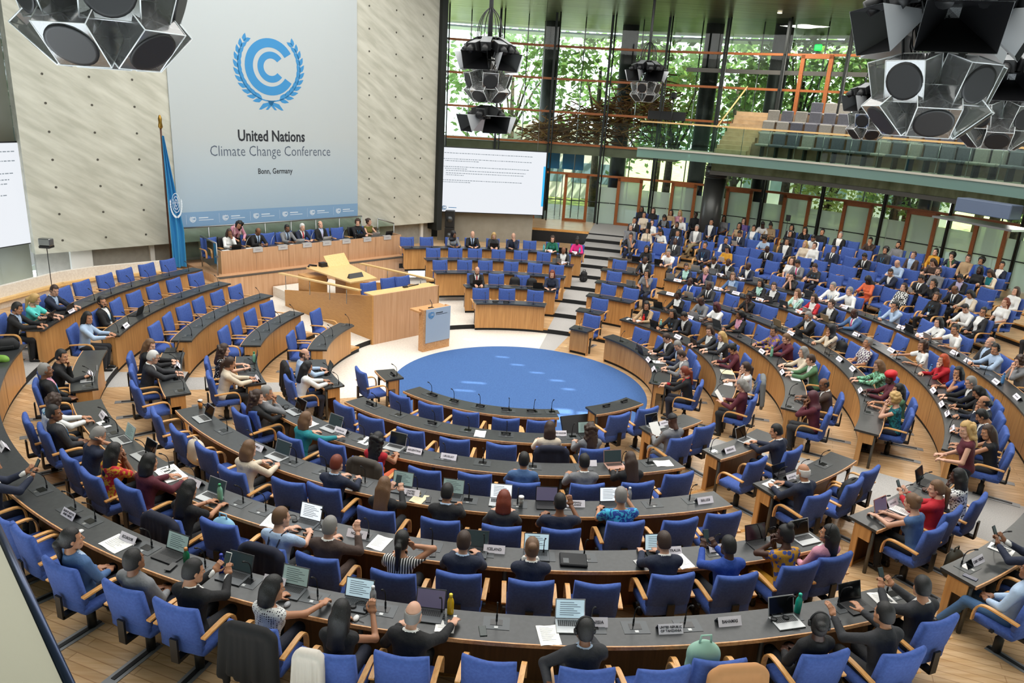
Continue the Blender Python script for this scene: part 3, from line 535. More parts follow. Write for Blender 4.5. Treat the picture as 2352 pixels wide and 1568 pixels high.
    m = MB(); m.box((-.16, -.1, 1.56), (.16, .1, 1.76), bev=.02); o = m.build('projector', M['steel'], loc=P(13.3, -101, .69)); tag(o, 'small grey projector on a thin stand beside the side screen', 'projector')
screens()
def flag():
    r = empty('flag', NT(12.65, -3.42, .9), 0, 'pale blue flag hanging from a tall wooden pole by the banner', 'flag'); off = -r.location
    def part(mb, n, mm): o = mb.build(n, mm, r); o.location = off; return o
    b = NT(12.65, -3.42)
    m = MB(); m.tube([b+Vector((0, 0, .69)), b+Vector((0, 0, 5.3))], .03, 0, 8); part(m, 'pole', mat('flag_pole', '#4a2a1a', .4))
    m = MB(); m.lathe([(.03, 5.3), (.07, 5.36), (.05, 5.5), (.06, 5.6), (.03, 5.7), (.0, 5.72)], 10, M=Matrix.Translation(b)); part(m, 'finial', mat('brass', '#9a7836', .3, .9))
    m = MB(); m.lathe([(.22, .69), (.22, .8), (.1, .84)], 14, M=Matrix.Translation(b)); part(m, 'base', M['inner'])
    nz, nw = 26, 24; vs = []; fs = []
    for i in range(nz):
        f = i/(nz-1); z = 5.1-f*4.15; wd = .06+.5*min(1, f*1.4)
        for j in range(nw):
            g = j/(nw-1); t = -3.42+wd*g*.85; n = 12.6-.09*math.sin(g*15+f*1.5)*min(1, .3+f)-.04*math.sin(g*31); vs.append(tuple(NT(n, t, z)))
    for i in range(nz-1):
        for j in range(nw-1): fs.append((i*nw+j, i*nw+j+1, i*nw+nw+j+1, i*nw+nw+j))
    m = MB(); m.add(vs, fs, 0, True); part(m, 'cloth', mat('flag_blue', '#3b93c9', .8))
    m = MB(); bx = MNT.to_3x3().to_4x4() @ Matrix.Rotation(math.pi/2, 4, 'X')
    for rr in (.1, .2, .3): ring_seg(m, 0, .05, rr-.01, rr+.008, 0, 360, 0)
    for k in range(4): m.box((-.3, .045, 0), (.3, .055, .001), M=Matrix.Translation((0, 0, 0)) @ Matrix.Rotation(k*math.pi/4, 4, 'Z'))
    for sg in (-1, 1):
        ring_seg(m, 0, .02, .4, .44, 270-sg*5, 270+sg*110, 0)
        for i in range(9): a = math.radians(270+sg*(12+i*11)); m.lathe([(.05, 0), (.05, .001)], 6, M=Matrix.Translation((.42*math.cos(a), .02+.42*math.sin(a), 0)), smooth=False)
    m.v = [(x*.42, y, z) for x, y, z in m.v]; e = m.build('emblem', mat('flag_white', '#dce6ee', .8), r); e.matrix_basis = Matrix.Translation(NT(12.46, -3.2, 3.0)+off) @ bx
flag()
# ---------------------------------------------------------------- chairs
def cushion(w, h, d, bow=0, dip=0, n=8, name='cushion', seam=True):
    """rounded upholstered pad standing in x (width) and z (height), thickness along y; bowed and dipped on top"""
    vs = []; fs = []; prof = []
    for k in range(16):
        t = 2*math.pi*k/16; e = .5; cx, sx = math.cos(t), math.sin(t)
        prof.append((math.copysign(abs(cx)**e, cx)*d/2, math.copysign(abs(sx)**.35, sx)*h/2))
    for i in range(n+1):
        f = i/n; x = (f-.5)*w; ed = min(1, .72+.28*(1-abs(2*f-1)**6)); g = 1-.08*math.exp(-((f-.5)/.02)**2) if seam else 1
        for y, z in prof:
            zz = z*(.93+.07*ed) - (dip*(1-(2*f-1)**2) if z > 0 else 0)
            vs.append((x, y*ed*g+bow*(2*f-1)**2, zz))
    for i in range(n):
        for k in range(16): fs.append((i*16+k, i*16+(k+1) % 16, i*16+16+(k+1) % 16, i*16+16+k))
    fs += [tuple(range(15, -1, -1)), tuple(range(n*16, n*16+16))]; return vs, fs
def ribbon(pts, w, t, side):
    """flat bent strip of wood following pts (y, z) at x = side"""
    vs = []; n = len(pts)
    for i, (y, z) in enumerate(pts):
        a = Vector(pts[max(i-1, 0)]); b = Vector(pts[min(i+1, n-1)]); d = (b-a).normalized(); nn = Vector((-d.y, d.x))*t/2
        for sx in (-w/2, w/2):
            for sg in (-1, 1): vs.append((side+sx, y+nn.x*sg, z+nn.y*sg))
    fs = [(0, 1, 3, 2), (n*4-4, n*4-2, n*4-1, n*4-3)]
    for i in range(n-1):
        b = i*4
        for p, q in ((0, 1), (1, 3), (3, 2), (2, 0)): fs.append((b+p, b+q, b+4+q, b+4+p))
    return vs, fs
def bez(p0, p1, p2, p3, n=6): return [tuple((1-t)**3*np.array(p0)+3*(1-t)**2*t*np.array(p1)+3*(1-t)*t*t*np.array(p2)+t**3*np.array(p3)) for t in [i/n for i in range(n+1)]]
def chair_meshes():
    out = []
    m = MB(); vs, fs = cushion(.52, .50, .1, .03, .028); R_ = Matrix.Translation((0, -.26, .76)) @ Matrix.Rotation(math.radians(9), 4, 'X'); m.add([tuple(R_ @ Vector(v)) for v in vs], fs, 0, True)
    vs, fs = cushion(.50, .16, .075, .03, 0); R_ = Matrix.Translation((0, -.235, .5)) @ Matrix.Rotation(math.radians(2), 4, 'X'); m.add([tuple(R_ @ Vector(v)) for v in vs], fs, 0, True); out.append(('backrest', m.mesh('backrest', [M['blue']])))
    m = MB(); vs, fs = cushion(.52, .48, .11, 0, 0, seam=False); R_ = Matrix.Translation((0, .01, .43)) @ Matrix.Rotation(math.pi/2, 4, 'X'); m.add([tuple(R_ @ Vector(v)) for v in vs], fs, 0, True); out.append(('seat', m.mesh('seat', [M['blue']])))
    pts = bez((-.25, .655), (-.1, .665), (.02, .675), (.1, .67), 4)+bez((.1, .67), (.2, .66), (.235, .6), (.225, .42), 6)[1:]
    for s in (-1, 1): m = MB(); m.add(*ribbon(pts, .055, .02, s*.295), 0, False); out.append(('armrest', m.mesh('armrest', [M['arm']])))
    m = MB(); m.box((-.045, -.34, .34), (.045, -.315, .62)); m.box((-.045, -.33, .33), (.045, .1, .37)); out.append(('back_support', m.mesh('back_support', [M['black']])))
    m = MB(); m.lathe([(.05, .02), (.05, .2), (.032, .22), (.032, .38)], 10); m.box((-.3, -.02, .39), (.3, .02, .42)); out.append(('pedestal', m.mesh('pedestal', [M['black']])))
    m = MB(); m.box((-.07, -.62, .002), (.07, .1, .008)); m.box((-.025, -.5, .008), (.025, .1, .016), 1); out.append(('floor_rail', m.mesh('floor_rail', [M['grey_plate'], M['black']])))
    return out
M['grey_plate'] = mat('rail_plate', '#8f9193', .4, .4)
CH = chair_meshes()
# a plain audience chair: same build with the arms lower at the rear and no rail
def add_chair(loc, rz, label, group, rail=True, back=None):
    o = empty('swivel_chair', loc, rz, label, 'chair', group)
    for n, me in CH:
        if n == 'floor_rail' and not rail: continue
        q = link(n, me, o)
        if back and n in ('backrest', 'seat'): q.material_slots[0].link = 'OBJECT'; q.material_slots[0].material = back
    return o
# ---------------------------------------------------------------- things on desks
def microphone_meshes():
    a = MB(); a.box((-.14, -.1, 0), (.14, .1, .004)); a.box((-.02, -.085, .004), (.02, -.05, .007), 1)
    b = MB(); b.box((-.065, -.035, .004), (.065, .055, .007))
    c = MB(); c.tube(bez((0, .075, .004), (0, .075, .16), (0, .07, .2), (0, -.02, .27), 7), .006, 0, 5); c.lathe([(.011, .004), (.011, .05), (.006, .06)], 6, M=Matrix.Translation((0, .075, 0)))
    d = MB(); d.tube([(0, -.02, .27), (0, -.06, .295)], .011, 0, 6)
    return [('console', a.mesh('console', [M['plate'], M['steel']])), ('screen', b.mesh('screen', [M['scr_off']])), ('gooseneck', c.mesh('gooseneck', [M['black']])), ('capsule', d.mesh('capsule', [M['black']]))]
MIC = microphone_meshes()
def add_mic(loc, rz, label):
    o = empty('desk_microphone', loc, rz, label, 'microphone', 'gooseneck microphones on the desks')
    for n, me in MIC: link(n, me, o)
SCRS = {'K': M['scr_off'], 'D': emis('screen_dim', '#2c3a3c', .25), 'G': emis('screen_grey_green', '#7f938e', .45), 'L': emis('screen_pale', '#b4cdd8', .6), 'W': emis('screen_white', '#dfe6ec', .8), 'V': emis('screen_split', '#5b566e', .4)}
LB = {'s': mat('laptop_silver', '#b8babb', .35, .7), 'k': mat('laptop_black', '#141517', .45), 'd': mat('laptop_grey', '#55585b', .4, .5), 'p': mat('laptop_rose', '#c9a091', .4, .6), 'h': mat('laptop_tan', '#8f7a5c', .5)}
LN = {'s': 'silver', 'k': 'black', 'd': 'dark grey', 'p': 'rose', 'h': 'tan'}; SN = {'K': 'dark screen', 'D': 'dim screen', 'G': 'greenish document', 'L': 'pale bright document', 'W': 'white page', 'V': 'split window'}
def key_mesh():
    k = MB()
    for r in range(5):
        for c in range(13): x = -.135+c*.0208; y = -.005+r*.02; k.box((x, y, .016), (x+.017, y+.016, .0175))
    return k.mesh('keyboard', [M['black']])
LAPM = {}
def lap_mesh():
    a = MB(); a.box((-.16, -.11, 0), (.16, .11, .016), bev=.003); a.box((-.045, -.1, .016), (.045, -.03, .0165), 0)
    b = MB(); T_ = Matrix.Translation((0, .11, .014)) @ Matrix.Rotation(math.radians(-18), 4, 'X'); b.box((-.16, 0, 0), (.16, .008, .215), M=T_)
    c = MB(); vs = [T_ @ Vector(v) for v in ((-.15, -.001, .012), (.15, -.001, .012), (.15, -.001, .205), (-.15, -.001, .205))]; c.quad(*vs)
    g = MB()
    for i in range(7): y0 = .18-i*.022; vs = [T_ @ Vector(v) for v in ((-.11, -.0022, y0), (.04+.07*((i*7) % 3)/2, -.0022, y0), (.04+.07*((i*7) % 3)/2, -.0022, y0-.006), (-.11, -.0022, y0-.006))]; g.quad(*vs)
    return a, b, c, g
LAPB, LAPL, LAPS, LAPG = lap_mesh(); KEYM = None
_lm = {n: mb.mesh(n, [M['black']]) for n, mb in (('laptop_base', LAPB), ('lid', LAPL), ('screen', LAPS), ('screen_text', LAPG))}
KEYM = key_mesh(); TXT = mat('screen_ink', '#5c6a70', .6)
def omat(o, m): o.material_slots[0].link = 'OBJECT'; o.material_slots[0].material = m
def add_laptop(loc, rz, body, scr, label, tablet=False):
    o = empty('laptop', loc, rz, label, 'laptop', 'laptops on the desks')
    for n, m in (('laptop_base', LB[body]), ('lid', LB[body]), ('screen', SCRS[scr])): omat(link(n, _lm[n], o), m)
    link('keyboard', KEYM, o)
    if scr in 'GLW': omat(link('screen_text', _lm['screen_text'], o), TXT)
    return o
CARDM = None
def card_mesh(w=.27, h=.085):
    m = MB(); vs = []
    for x in (-w/2, w/2): vs += [(x, -.058, 0), (x, 0, h), (x, .058, 0)]
    m.add(vs, [(0, 3, 4, 1), (1, 4, 5, 2)]); m.add([(x, y*.96, z-.002) for x, y, z in vs], [(0, 1, 4, 3), (1, 2, 5, 4)]); return m.mesh('name_card', [mat('card_white', '#e9e3ea', .6)])
CARDM = card_mesh(); INK = mat('card_ink', '#2b2730', .6); DASH = None
def add_card(loc, rz, text, label, group=None):
    o = link('name_card', CARDM); o.location = loc; o.rotation_euler = (0, 0, rz); tag(o, label, 'name card', group or 'country name cards')
    for s in (0, 1):
        R_ = Matrix.Rotation(math.pi*s, 4, 'Z') @ Matrix.Translation((0, -.0295, .0432)) @ Matrix.Rotation(math.radians(55.7), 4, 'X')
        if text not in '-':
            ls = text.split('/')
            for i, t in enumerate(ls):
                sz = .046 if len(ls) == 1 else .034; wd = min(.24, len(t)*.026*(1 if len(ls) == 1 else .8))
                al = 'CENTER'; x = 0
                if text == 'E': x = .1; wd = .022
                if text == 'P': x = -.09; wd = .022
                q = lettering(t, sz, o, 0, 0, INK, .0004, wd, z=0); q.location = (0, 0, 0); q.matrix_basis = R_ @ Matrix.Translation((x, (.018-.036*i) if len(ls) == 2 else 0, .002))
        else:
            q = link('lettering', DASHM, o); q.matrix_basis = R_
def _dash():
    m = MB(); x = -.09
    for L in (.03, .022, .035, .02, .03): m.quad((x, -.012, .002), (x+L, -.012, .002), (x+L, .012, .002), (x, .012, .002)); x += L+.008
    return m.mesh('lettering', [mat('faint_ink', '#8b8790', .6)])
DASHM = _dash()
BOT = {'green': ('#0f6b45', '#c98a4a'), 'navy': ('#1f2c86', '#2a3aa0'), 'steel': ('#b9bcc0', '#d5d6d8'), 'yellow': ('#d8b016', '#e8d23c'), 'teal': ('#1aa08c', '#25b09a'), 'mint': ('#84c2b6', '#9ad0c6'), 'red': ('#d21f20', '#b01818'), 'clear': ('#7fb79c', '#2f8f5c'), 'blue': ('#4f7fb0', '#2b6cb0'), 'cyan': ('#5cb8c4', '#3a9fb0'), 'cup': ('#a9aaa8', '#e2e2e0'), 'juice': ('#d9883a', '#e8e4dc')}
BOTM = {}
def add_bottle(loc, style, label):
    if style not in BOTM:
        c1, c2 = BOT[style]; sh = .72 if style in ('cup', 'juice') else 1
        a = mat('bottle_'+style, c1, .25, .5 if style in ('steel', 'cup') else 0); m = MB()
        prof = [(.034, 0), (.036, .01), (.036, .15), (.03, .175), (.02, .195), (.018, .21)] if sh == 1 else [(.03, 0), (.038, .13)]
        m.lathe(prof, 14); b = MB(); z = .21 if sh == 1 else .13; r = .02 if sh == 1 else .04; b.lathe([(r, z), (r, z+.03), (r*.8, z+.035)], 14)
        BOTM[style] = (m.mesh('bottle_body', [a]), b.mesh('bottle_cap', [mat('cap_'+style, c2, .4)]))
    o = link('bottle', BOTM[style][0]); o.location = loc; tag(o, label, 'bottle', 'bottles and cups on the desks'); link('bottle_cap', BOTM[style][1], o)
def add_paper(loc, rz, w, l, col, label):
    n = 5; m = MB(); vs = []
    for i in range(n+1):
        for j in range(2): vs.append(((i/n-.5)*w, (j-.5)*l, .004+.006*math.sin(i*1.3+j)))
    m.add(vs, [(2*i, 2*i+2, 2*i+3, 2*i+1) for i in range(n)], 0, True); m.add([(x, y, .001) for x, y, z in vs], [(2*i+1, 2*i+3, 2*i+2, 2*i) for i in range(n)])
    for (a, b) in ((0, 1), (2*n, 2*n+1)): pass
    for i in range(8): y = l*.36-i*l*.09; m.quad((-w*.36, y, .0135), (w*(.1+.2*((i*5) % 3)/2), y, .0135), (w*(.1+.2*((i*5) % 3)/2), y-l*.012, .0135), (-w*.36, y-l*.012, .0135), 1)
    o = m.build('paper', [M['paper'] if col == 'w' else M['cream_paper'], TXT]); place(o, loc, rz); tag(o, label, 'paper')
def add_headset(loc, rz, label):
    o = empty('headset', loc, rz, label, 'headset', 'headsets on the desks')
    m = MB(); m.tube([(.075*math.cos(t), .09*math.sin(t), .025+.01*math.sin(t)) for t in [math.pi*i/10 for i in range(11)]], .007, 0, 5); m.build('headband', M['black'], o)
    for s in (-1, 1): m = MB(); m.lathe([(.03, 0), (.036, .01), (.036, .03), (.02, .035)], 10, M=Matrix.Translation((s*.075, -.005, .0))); m.build('ear_cup', M['black'], o)
    m = MB(); m.tube(bez((.075, -.03, .006), (.2, -.1, .006), (-.1, -.15, .006), (.12, -.2, .006), 8), .003, 0, 4); m.build('cable', M['black'], o)
def add_handset(loc, rz, label):
    o = MB(); o.tube([(-.09, 0, .03), (-.05, .01, .042), (.05, .01, .042), (.09, 0, .03)], [.022, .014, .014, .022], 0, 8); o.box((-.07, -.04, 0), (.07, .05, .02), bev=.006); q = o.build('interpreter_handset', M['black']); place(q, loc, rz); tag(q, label, 'handset', 'black interpreter handsets')
# ---------------------------------------------------------------- hanging loudspeaker clusters
def cluster_meshes():
    bk, wh, gy = M['black'], M['white'], mat('speaker_cone', '#26221e', .6); hornin = mat('horn_black', '#141416', .3); horn_out = mat('horn_grey', '#b4b7ba', .35, .3)
    mm = {}
    m = MB(); m.lathe([(.055, -.8), (.055, 3.9)], 10); m.lathe([(.34, .62), (.34, .66)], 20); m.lathe([(.2, .1), (.2, .13)], 16); m.lathe([(.16, -.35), (.16, -.32)], 16)
    mm['pole'] = m.mesh('pole', [bk])
    m = MB(); g = random.Random(2)
    for k in range(10):
        a = 2*math.pi*k/10; c, s = math.cos(a), math.sin(a); m.tube(bez((.05*c, .05*s, 1.35), (.15*c, .15*s, 1.25), (.33*c, .33*s, 1.15), (.33*c, .33*s, .66), 6)+[(.36*c, .36*s, .35), (.25*c+.1*g.random(), .25*s, .0)], .012, 0, 5)
    for k in range(14):
        a = g.uniform(0, 6.28); m.tube(bez((.1*math.cos(a), .1*math.sin(a), .4), (.4*math.cos(a), .4*math.sin(a), .3), (.4*math.cos(a+1), .4*math.sin(a+1), -.1), (.12*math.cos(a+1), .12*math.sin(a+1), -.3), 6), .008, 0, 4)
    mm['cable_crown'] = m.mesh('cable_crown', [bk])
    m = MB(); m.box((-.32, -.015, -.2), (.32, .0, .2)); vs = [(-.36, .52, -.23), (.36, .52, -.23), (.36, .52, .23), (-.36, .52, .23), (-.06, 0, -.05), (.06, 0, -.05), (.06, 0, .05), (-.06, 0, .05)]
    m = MB(); f = [(0, 1, 5, 4), (1, 2, 6, 5), (2, 3, 7, 6), (3, 0, 4, 7), (4, 5, 6, 7)]; m.add(vs, [tuple(reversed(x)) for x in f], 0); m.add([(x*.985, y, z*.97) for x, y, z in vs], f, 1); m.box((-.09, -.3, -.09), (.09, 0, .09), 1, bev=.02)
    mm['horn'] = m.mesh('horn', [horn_out, hornin])
    m = MB(); m.box((-.13, -.16, -.11), (.13, .16, .11), bev=.015); m.tube([(0, .16, 0), (0, .3, -.04)], .085, 0, 12); mm['spotlight'] = m.mesh('spotlight', [bk]); 
    m = MB(); m.box((-.132, -.16, .111), (.132, .16, .113)); mm['spot_lid'] = m.mesh('spot_lid', [mat('spot_grey', '#6f7274', .5)])
    m = MB(); m.box((-.2, -.32, -.2), (.2, 0, .2))
    for a in (-.2, .2):
        for b in (-.2, .2): m.tube([(a, -.32, b), (a, 0, b)], .006, 1, 4); m.tube([(a, (-.32, 0)[b > 0], -.2), (a, (-.32, 0)[b > 0], .2)], .006, 1, 4); m.tube([(-.2, (-.32, 0)[a > 0], b), (.2, (-.32, 0)[a > 0], b)], .006, 1, 4)
    mm['acrylic_box'] = m.mesh('acrylic_box', [M['acrylic'], M['acrylic_edge_glint']])
    m = MB(); Rx = Matrix.Rotation(-math.pi/2, 4, 'X'); m.lathe([(.175, -.02), (.185, .0), (.185, .012), (.16, .012)], 24, 1, Rx); m.lathe([(.16, .006), (.1, -.02), (.05, -.01), (.0, .0)], 24, 0, Rx); m.lathe([(.15, -.05), (.12, -.12), (.07, -.16), (.07, -.2)], 20, 2, Rx); mm['speaker_cone'] = m.mesh('speaker_cone', [gy, bk, M['plate']])
    m = MB(); m.box((-.16, 0, -.12), (.16, .03, .12), bev=.01); mm['flat_box'] = m.mesh('flat_box', [bk])
    return mm
def clusters():
    mm = cluster_meshes()
    for i, (loc, sc, rz, low, lab) in enumerate((((-3.85, -10.5, 7.72), 1.08, .6, False, 'largest hanging cluster of horns and clear speakers before the stage wall'), ((-1.25, 2.24, 7.55), .95, .2, True, 'hanging cluster with a lower tier of horns beside the stage wall'), ((4.33, 13.42, 7.98), .95, .9, False, 'distant hanging speaker cluster before the glass wall above the stairs'),
        ((3.74, -9.39, 7.45), .95, .35, False, 'big hanging speaker cluster on a thick pole before the gallery seats'), ((9.43, 4.75, 7.2), .95, .5, False, 'small hanging speaker cluster before the upper gallery tiers'), ((7.55, -4.3, 7.3), .95, .2, False, 'hanging speaker cluster half cut by the picture edge'))):
        r = empty('speaker_cluster', loc, rz, lab, 'speaker cluster', 'hanging loudspeaker clusters'); r.scale = (sc, sc, sc)
        link('pole', mm['pole'], r); link('cable_crown', mm['cable_crown'], r)
        def put(n, a, rad, z, tilt, extra=()):
            o = link(n, mm[n], r); o.matrix_basis = Matrix.Rotation(a, 4, 'Z') @ Matrix.Translation((0, rad, z)) @ Matrix.Rotation(-tilt, 4, 'X')
            for e in extra: link(e, mm[e], o)
        for k in range(5):
            a = 2*math.pi*k/5; put('horn', a, .28, .24, .36); put('spotlight', a+.3, .42, .48, .5, ('spot_lid',)); put('spotlight', a-.25, .5, .42, .35, ('spot_lid',))
            put('acrylic_box', a+.6, .56, -.42, .3, ('speaker_cone',)); put('acrylic_box', a, .46, -.8, .8, ('speaker_cone',))
        put('flat_box', .5, .3, -.05, .2); put('flat_box', 2.6, .3, -.05, .2)
        if low:
            for k in range(4): put('horn', k*math.pi/2+.3, .15, -1.3, .35); put('spotlight', k*math.pi/2+1, .22, -1.15, .3)
clusters()
# ---------------------------------------------------------------- outside: lobby, trees, sculpture
def outside():
    m = MB(); m.arc(20.6, 27, .9, 1.28, 75, 200, 0, 2); struct(m.build('floor_lobby', noisy('lobby_floor', '#8d9290', '#a7acaa', 3, .2)))
    m = MB(); m.arc(20.45, 24.5, 4.55, 4.95, 160, 196, 0, 2); struct(m.build('ceiling_lobby', noisy('lobby_slab', '#6d6b50', '#7c7a60', 2, .6)))
    m = MB(); m.arc(21, 110, .3, .6, 60, 215, 0, 3); struct(m.build('ground', noisy('lawn', '#6d7a3c', '#9aa560', 2, .9)))
    g = random.Random(11)
    lm = []
    for i, (c1, c2) in enumerate((('#4e6e35', '#7f9c52'), ('#7c9248', '#aebb6a'), ('#41613a', '#6c8a4c'))):
        mm = noisy('leaf_%d' % i, c1, c2, 3, .6); n, l, b = nodes(mm); b.inputs['Subsurface Weight'].default_value = 0
        t = n.new('ShaderNodeBsdfTranslucent'); x = n.new('ShaderNodeMixShader'); x.inputs[0].default_value = .5; t.inputs[0].default_value = (*lin(c2), 1); o = n['Material Output']; l.new(b.outputs[0], x.inputs[1]); l.new(t.outputs[0], x.inputs[2]); l.new(x.outputs[0], o.inputs[0]); lm.append(mm)
    bark = noisy('bark', '#3a3326', '#544a38', 8, .9)
    fol = []
    for v in range(4):
        rg = np.random.default_rng(v); N_ = 1500; cl = rg.normal(0, 1, (34, 3)); cl /= np.linalg.norm(cl, axis=1)[:, None]; cl *= rg.uniform(.45, 1, (34, 1)); c = cl[rg.integers(0, 34, N_)]+rg.normal(0, .16, (N_, 3))
        d1 = rg.normal(0, 1, (N_, 3)); d1 /= np.linalg.norm(d1, axis=1)[:, None]; d2 = np.cross(d1, rg.normal(0, 1, (N_, 3))); d2 /= np.linalg.norm(d2, axis=1)[:, None]; s = rg.uniform(.035, .075, (N_, 1))
        V = np.stack([c-d1*s, c+d2*s*.55, c+d1*s, c-d2*s*.55], 1).reshape(-1, 3); me = bpy.data.meshes.new('foliage'); me.from_pydata(V.tolist(), [], [(4*i, 4*i+1, 4*i+2, 4*i+3) for i in range(N_)]); me.materials.append(lm[v % 3]); fol.append(me)
    spots = [(31, 172, 4.2, 8.5), (27.5, 163, 3.2, 6.5), (34, 158, 5, 9), (29, 150, 3.6, 8.3), (33, 143, 4.6, 9.5), (28, 138, 3.4, 7.4), (31, 131, 4.5, 9), (27.5, 124, 3.3, 7), (32, 117, 5, 8.5), (28, 109, 4, 7), (38, 166, 5.5, 7), (40, 152, 6, 8), (40, 136, 6, 7), (39, 122, 6, 7), (36, 182, 5, 8), (30, 156, 2.4, 4.2), (29, 128, 2.5, 3.6), (30, 146, 2.6, 3.2), (29.5, 116, 2.6, 3.6), (30, 138, 2.2, 3.0)]
    for i, (R_, a, s, z) in enumerate(spots):
        q = P(R_, a, .5); t = empty('tree', q, g.uniform(0, 6), None, 'tree', 'trees behind the glass wall')
        t['label'] = ('tall broad tree beyond the glass wall' if z > 6 else 'low bushy tree beyond the glass wall')+[' behind the hanging screen side', ' above the stairs', ' behind the round column', ' behind the upper gallery door', ' behind the middle doors', ' behind the exit sign', ' above the third gallery tier', ' beside the farthest visible door', ' at the picture edge', ' past the last door', ', far behind the twig sculpture', ', far behind the column', ', far behind the gallery door', ', far beyond the last doors', ', next to the stage wall', ' near the twig sculpture', ' under the gallery seats', ' near the gallery stairs', ' at the far gallery end', ' between two doors'][i]
        tr = MB(); tr.tube([(0, 0, 0), (.1, 0, z*.5), (.2, .1, z)], [.28, .22, .1], 0, 8)
        for k in range(5): b = g.uniform(0, 6.28); tr.tube([(.1, 0, z*.55), (s*.3*math.cos(b), s*.3*math.sin(b), z*.9), (s*.6*math.cos(b), s*.6*math.sin(b), z*1.15)], [.1, .07, .03], 0, 6)
        tr.build('trunk', bark, t); f = link('foliage', fol[i % 4], t); f.location = (.1, 0, z); f.scale = (s, s, s*.8)
    m = MB(); g = random.Random(4)                                        # woven heap of brown sticks hanging in the lobby
    for i in range(620):
        u = g.betavariate(1.6, 1.3); a = 181-u*19; z = max(5.15, 5.2+1.7*u+g.gauss(0, .55)*(.5+u)); R_ = 22.2+g.gauss(0, .45); c = P(R_, a, z); L = g.uniform(.5, 1.7)
        d = Vector((math.cos(math.radians(a))*-1, -.2, 0)).normalized()*1.0+Vector((g.gauss(0, .5), g.gauss(0, .5), g.gauss(0, .5))); d.normalize(); m.tube([c-d*L/2, c+d*L/2], g.uniform(.012, .035), g.randrange(2), 4)
    o = m.build('stick_sculpture', [mat('stick_brown', '#7a4a24', .7), mat('stick_ochre', '#9a7030', .7)]); tag(o, 'tangled hanging sculpture of brown wooden sticks behind the glass wall', 'sculpture', None, 'stuff')
    for (R_, a, w, h, z, col, lab) in ((46, 150, 16, 7, .5, '#dfe3e6', 'long pale building far beyond the trees'), (44, 120, 14, 6, .5, '#e6e9ec', 'white low building beyond the last doors'), (40, 176, 9, 5, .5, '#d9d6cc', 'cream building beyond the hanging screen')):
        m = MB(); m.box((-w/2, -3, 0), (w/2, 3, h)); o = m.build('building', mat('building_'+col[1:], col, .8)); place(o, P(R_, a, z), math.radians(a)); tag(o, lab, 'building'); m = MB()
        for i in range(int(w/2)): m.box((-w/2+.5+2*i, 3, 1.2), (-w/2+1.8+2*i, 3.02, 2.6)); m.box((-w/2+.5+2*i, -3.02, 1.2), (-w/2+1.8+2*i, -3, 2.6))
        m.build('windows', mat('building_window', '#7f95a0', .2), o)
    for a, c, lab in ((177.2, '#1f8fd0', 'blue exhibition board beyond the first glass door'), (174, '#1f8fd0', 'second blue exhibition board beyond the first glass door')):
        m = MB(); m.box((-.55, -.05, 2.4), (.55, .05, 3.2)); m.box((-.5, -.04, 0), (-.46, .04, 2.4), 1); m.box((.46, -.04, 0), (.5, .04, 2.4), 1); o = m.build('exhibition_board', [mat('board_cyan', c, .6), M['steel']]); place(o, P(22.3, a, 1.28), math.radians(a)); tag(o, lab, 'board')
    # stage lights and camera stands on the gallery
    for a, lab in ((161.6, 'black monitor on a stand, first of three on the gallery edge'), (159.8, 'black monitor on a stand, second of three on the gallery edge'), (157.9, 'black monitor on a stand beside the camera tripod')):
        o = empty('monitor_stand', P(16.2, a, 5.3), math.radians(a), lab, 'monitor', 'monitor stands on the gallery'); m = MB(); m.box((-.26, -.05, 1.15), (.26, .05, 1.5), bev=.01); m.build('monitor', M['black'], o)
        m = MB(); m.tube([(0, 0, .3), (0, 0, 1.2)], .018); [m.tube([(0, 0, .5), (.35*math.cos(k*2.1), .35*math.sin(k*2.1), 0)], .012) for k in range(3)]; m.build('stand', M['black'], o)
    o = empty('camera_tripod', P(16.0, 158.9, 5.3), math.radians(158.9), 'tall black camera tripod at the gallery edge', 'tripod'); m = MB(); m.tube([(0, 0, .6), (0, 0, 2.0)], .025); [m.tube([(0, 0, .9), (.45*math.cos(k*2.1), .45*math.sin(k*2.1), 0)], .018) for k in range(3)]; m.build('legs', M['black'], o); m = MB(); m.box((-.1, -.16, 2.0), (.1, .16, 2.25), bev=.02); m.box((-.06, .16, 2.05), (.06, .3, 2.17)); m.build('camera_head', M['black'], o)
    for a, R_, z, lab in ((158.2, 13.1, .825, 'thin black loudspeaker column stand beside the aisle stairs'), (141.5, 17.3, 1.3, 'thin black loudspeaker stand behind the audience')):
        o = empty('speaker_stand', P(R_, a, z), 0, lab, 'speaker stand'); m = MB(); m.tube([(0, 0, 0), (0, 0, 1.5)], .012); m.lathe([(.16, 0), (.16, .02)], 14); m.build('pole', M['black'], o); m = MB(); m.box((-.08, -.07, 1.5), (.08, .07, 1.75), bev=.01); m.build('speaker', M['black'], o)
    m = MB(); m.box((-.9, -.25, 0), (.9, .25, .42), bev=.02); m.box((-1.25, -.5, -.28), (1.4, .5, -.22), 1); o = m.build('equipment_box', [mat('box_blue_grey', '#5d6b84', .5), M['steel']]); place(o, P(14.7, 111.3, 4.35), math.radians(111.3)); tag(o, 'blue grey equipment box hung under the gallery rim', 'equipment')
outside()
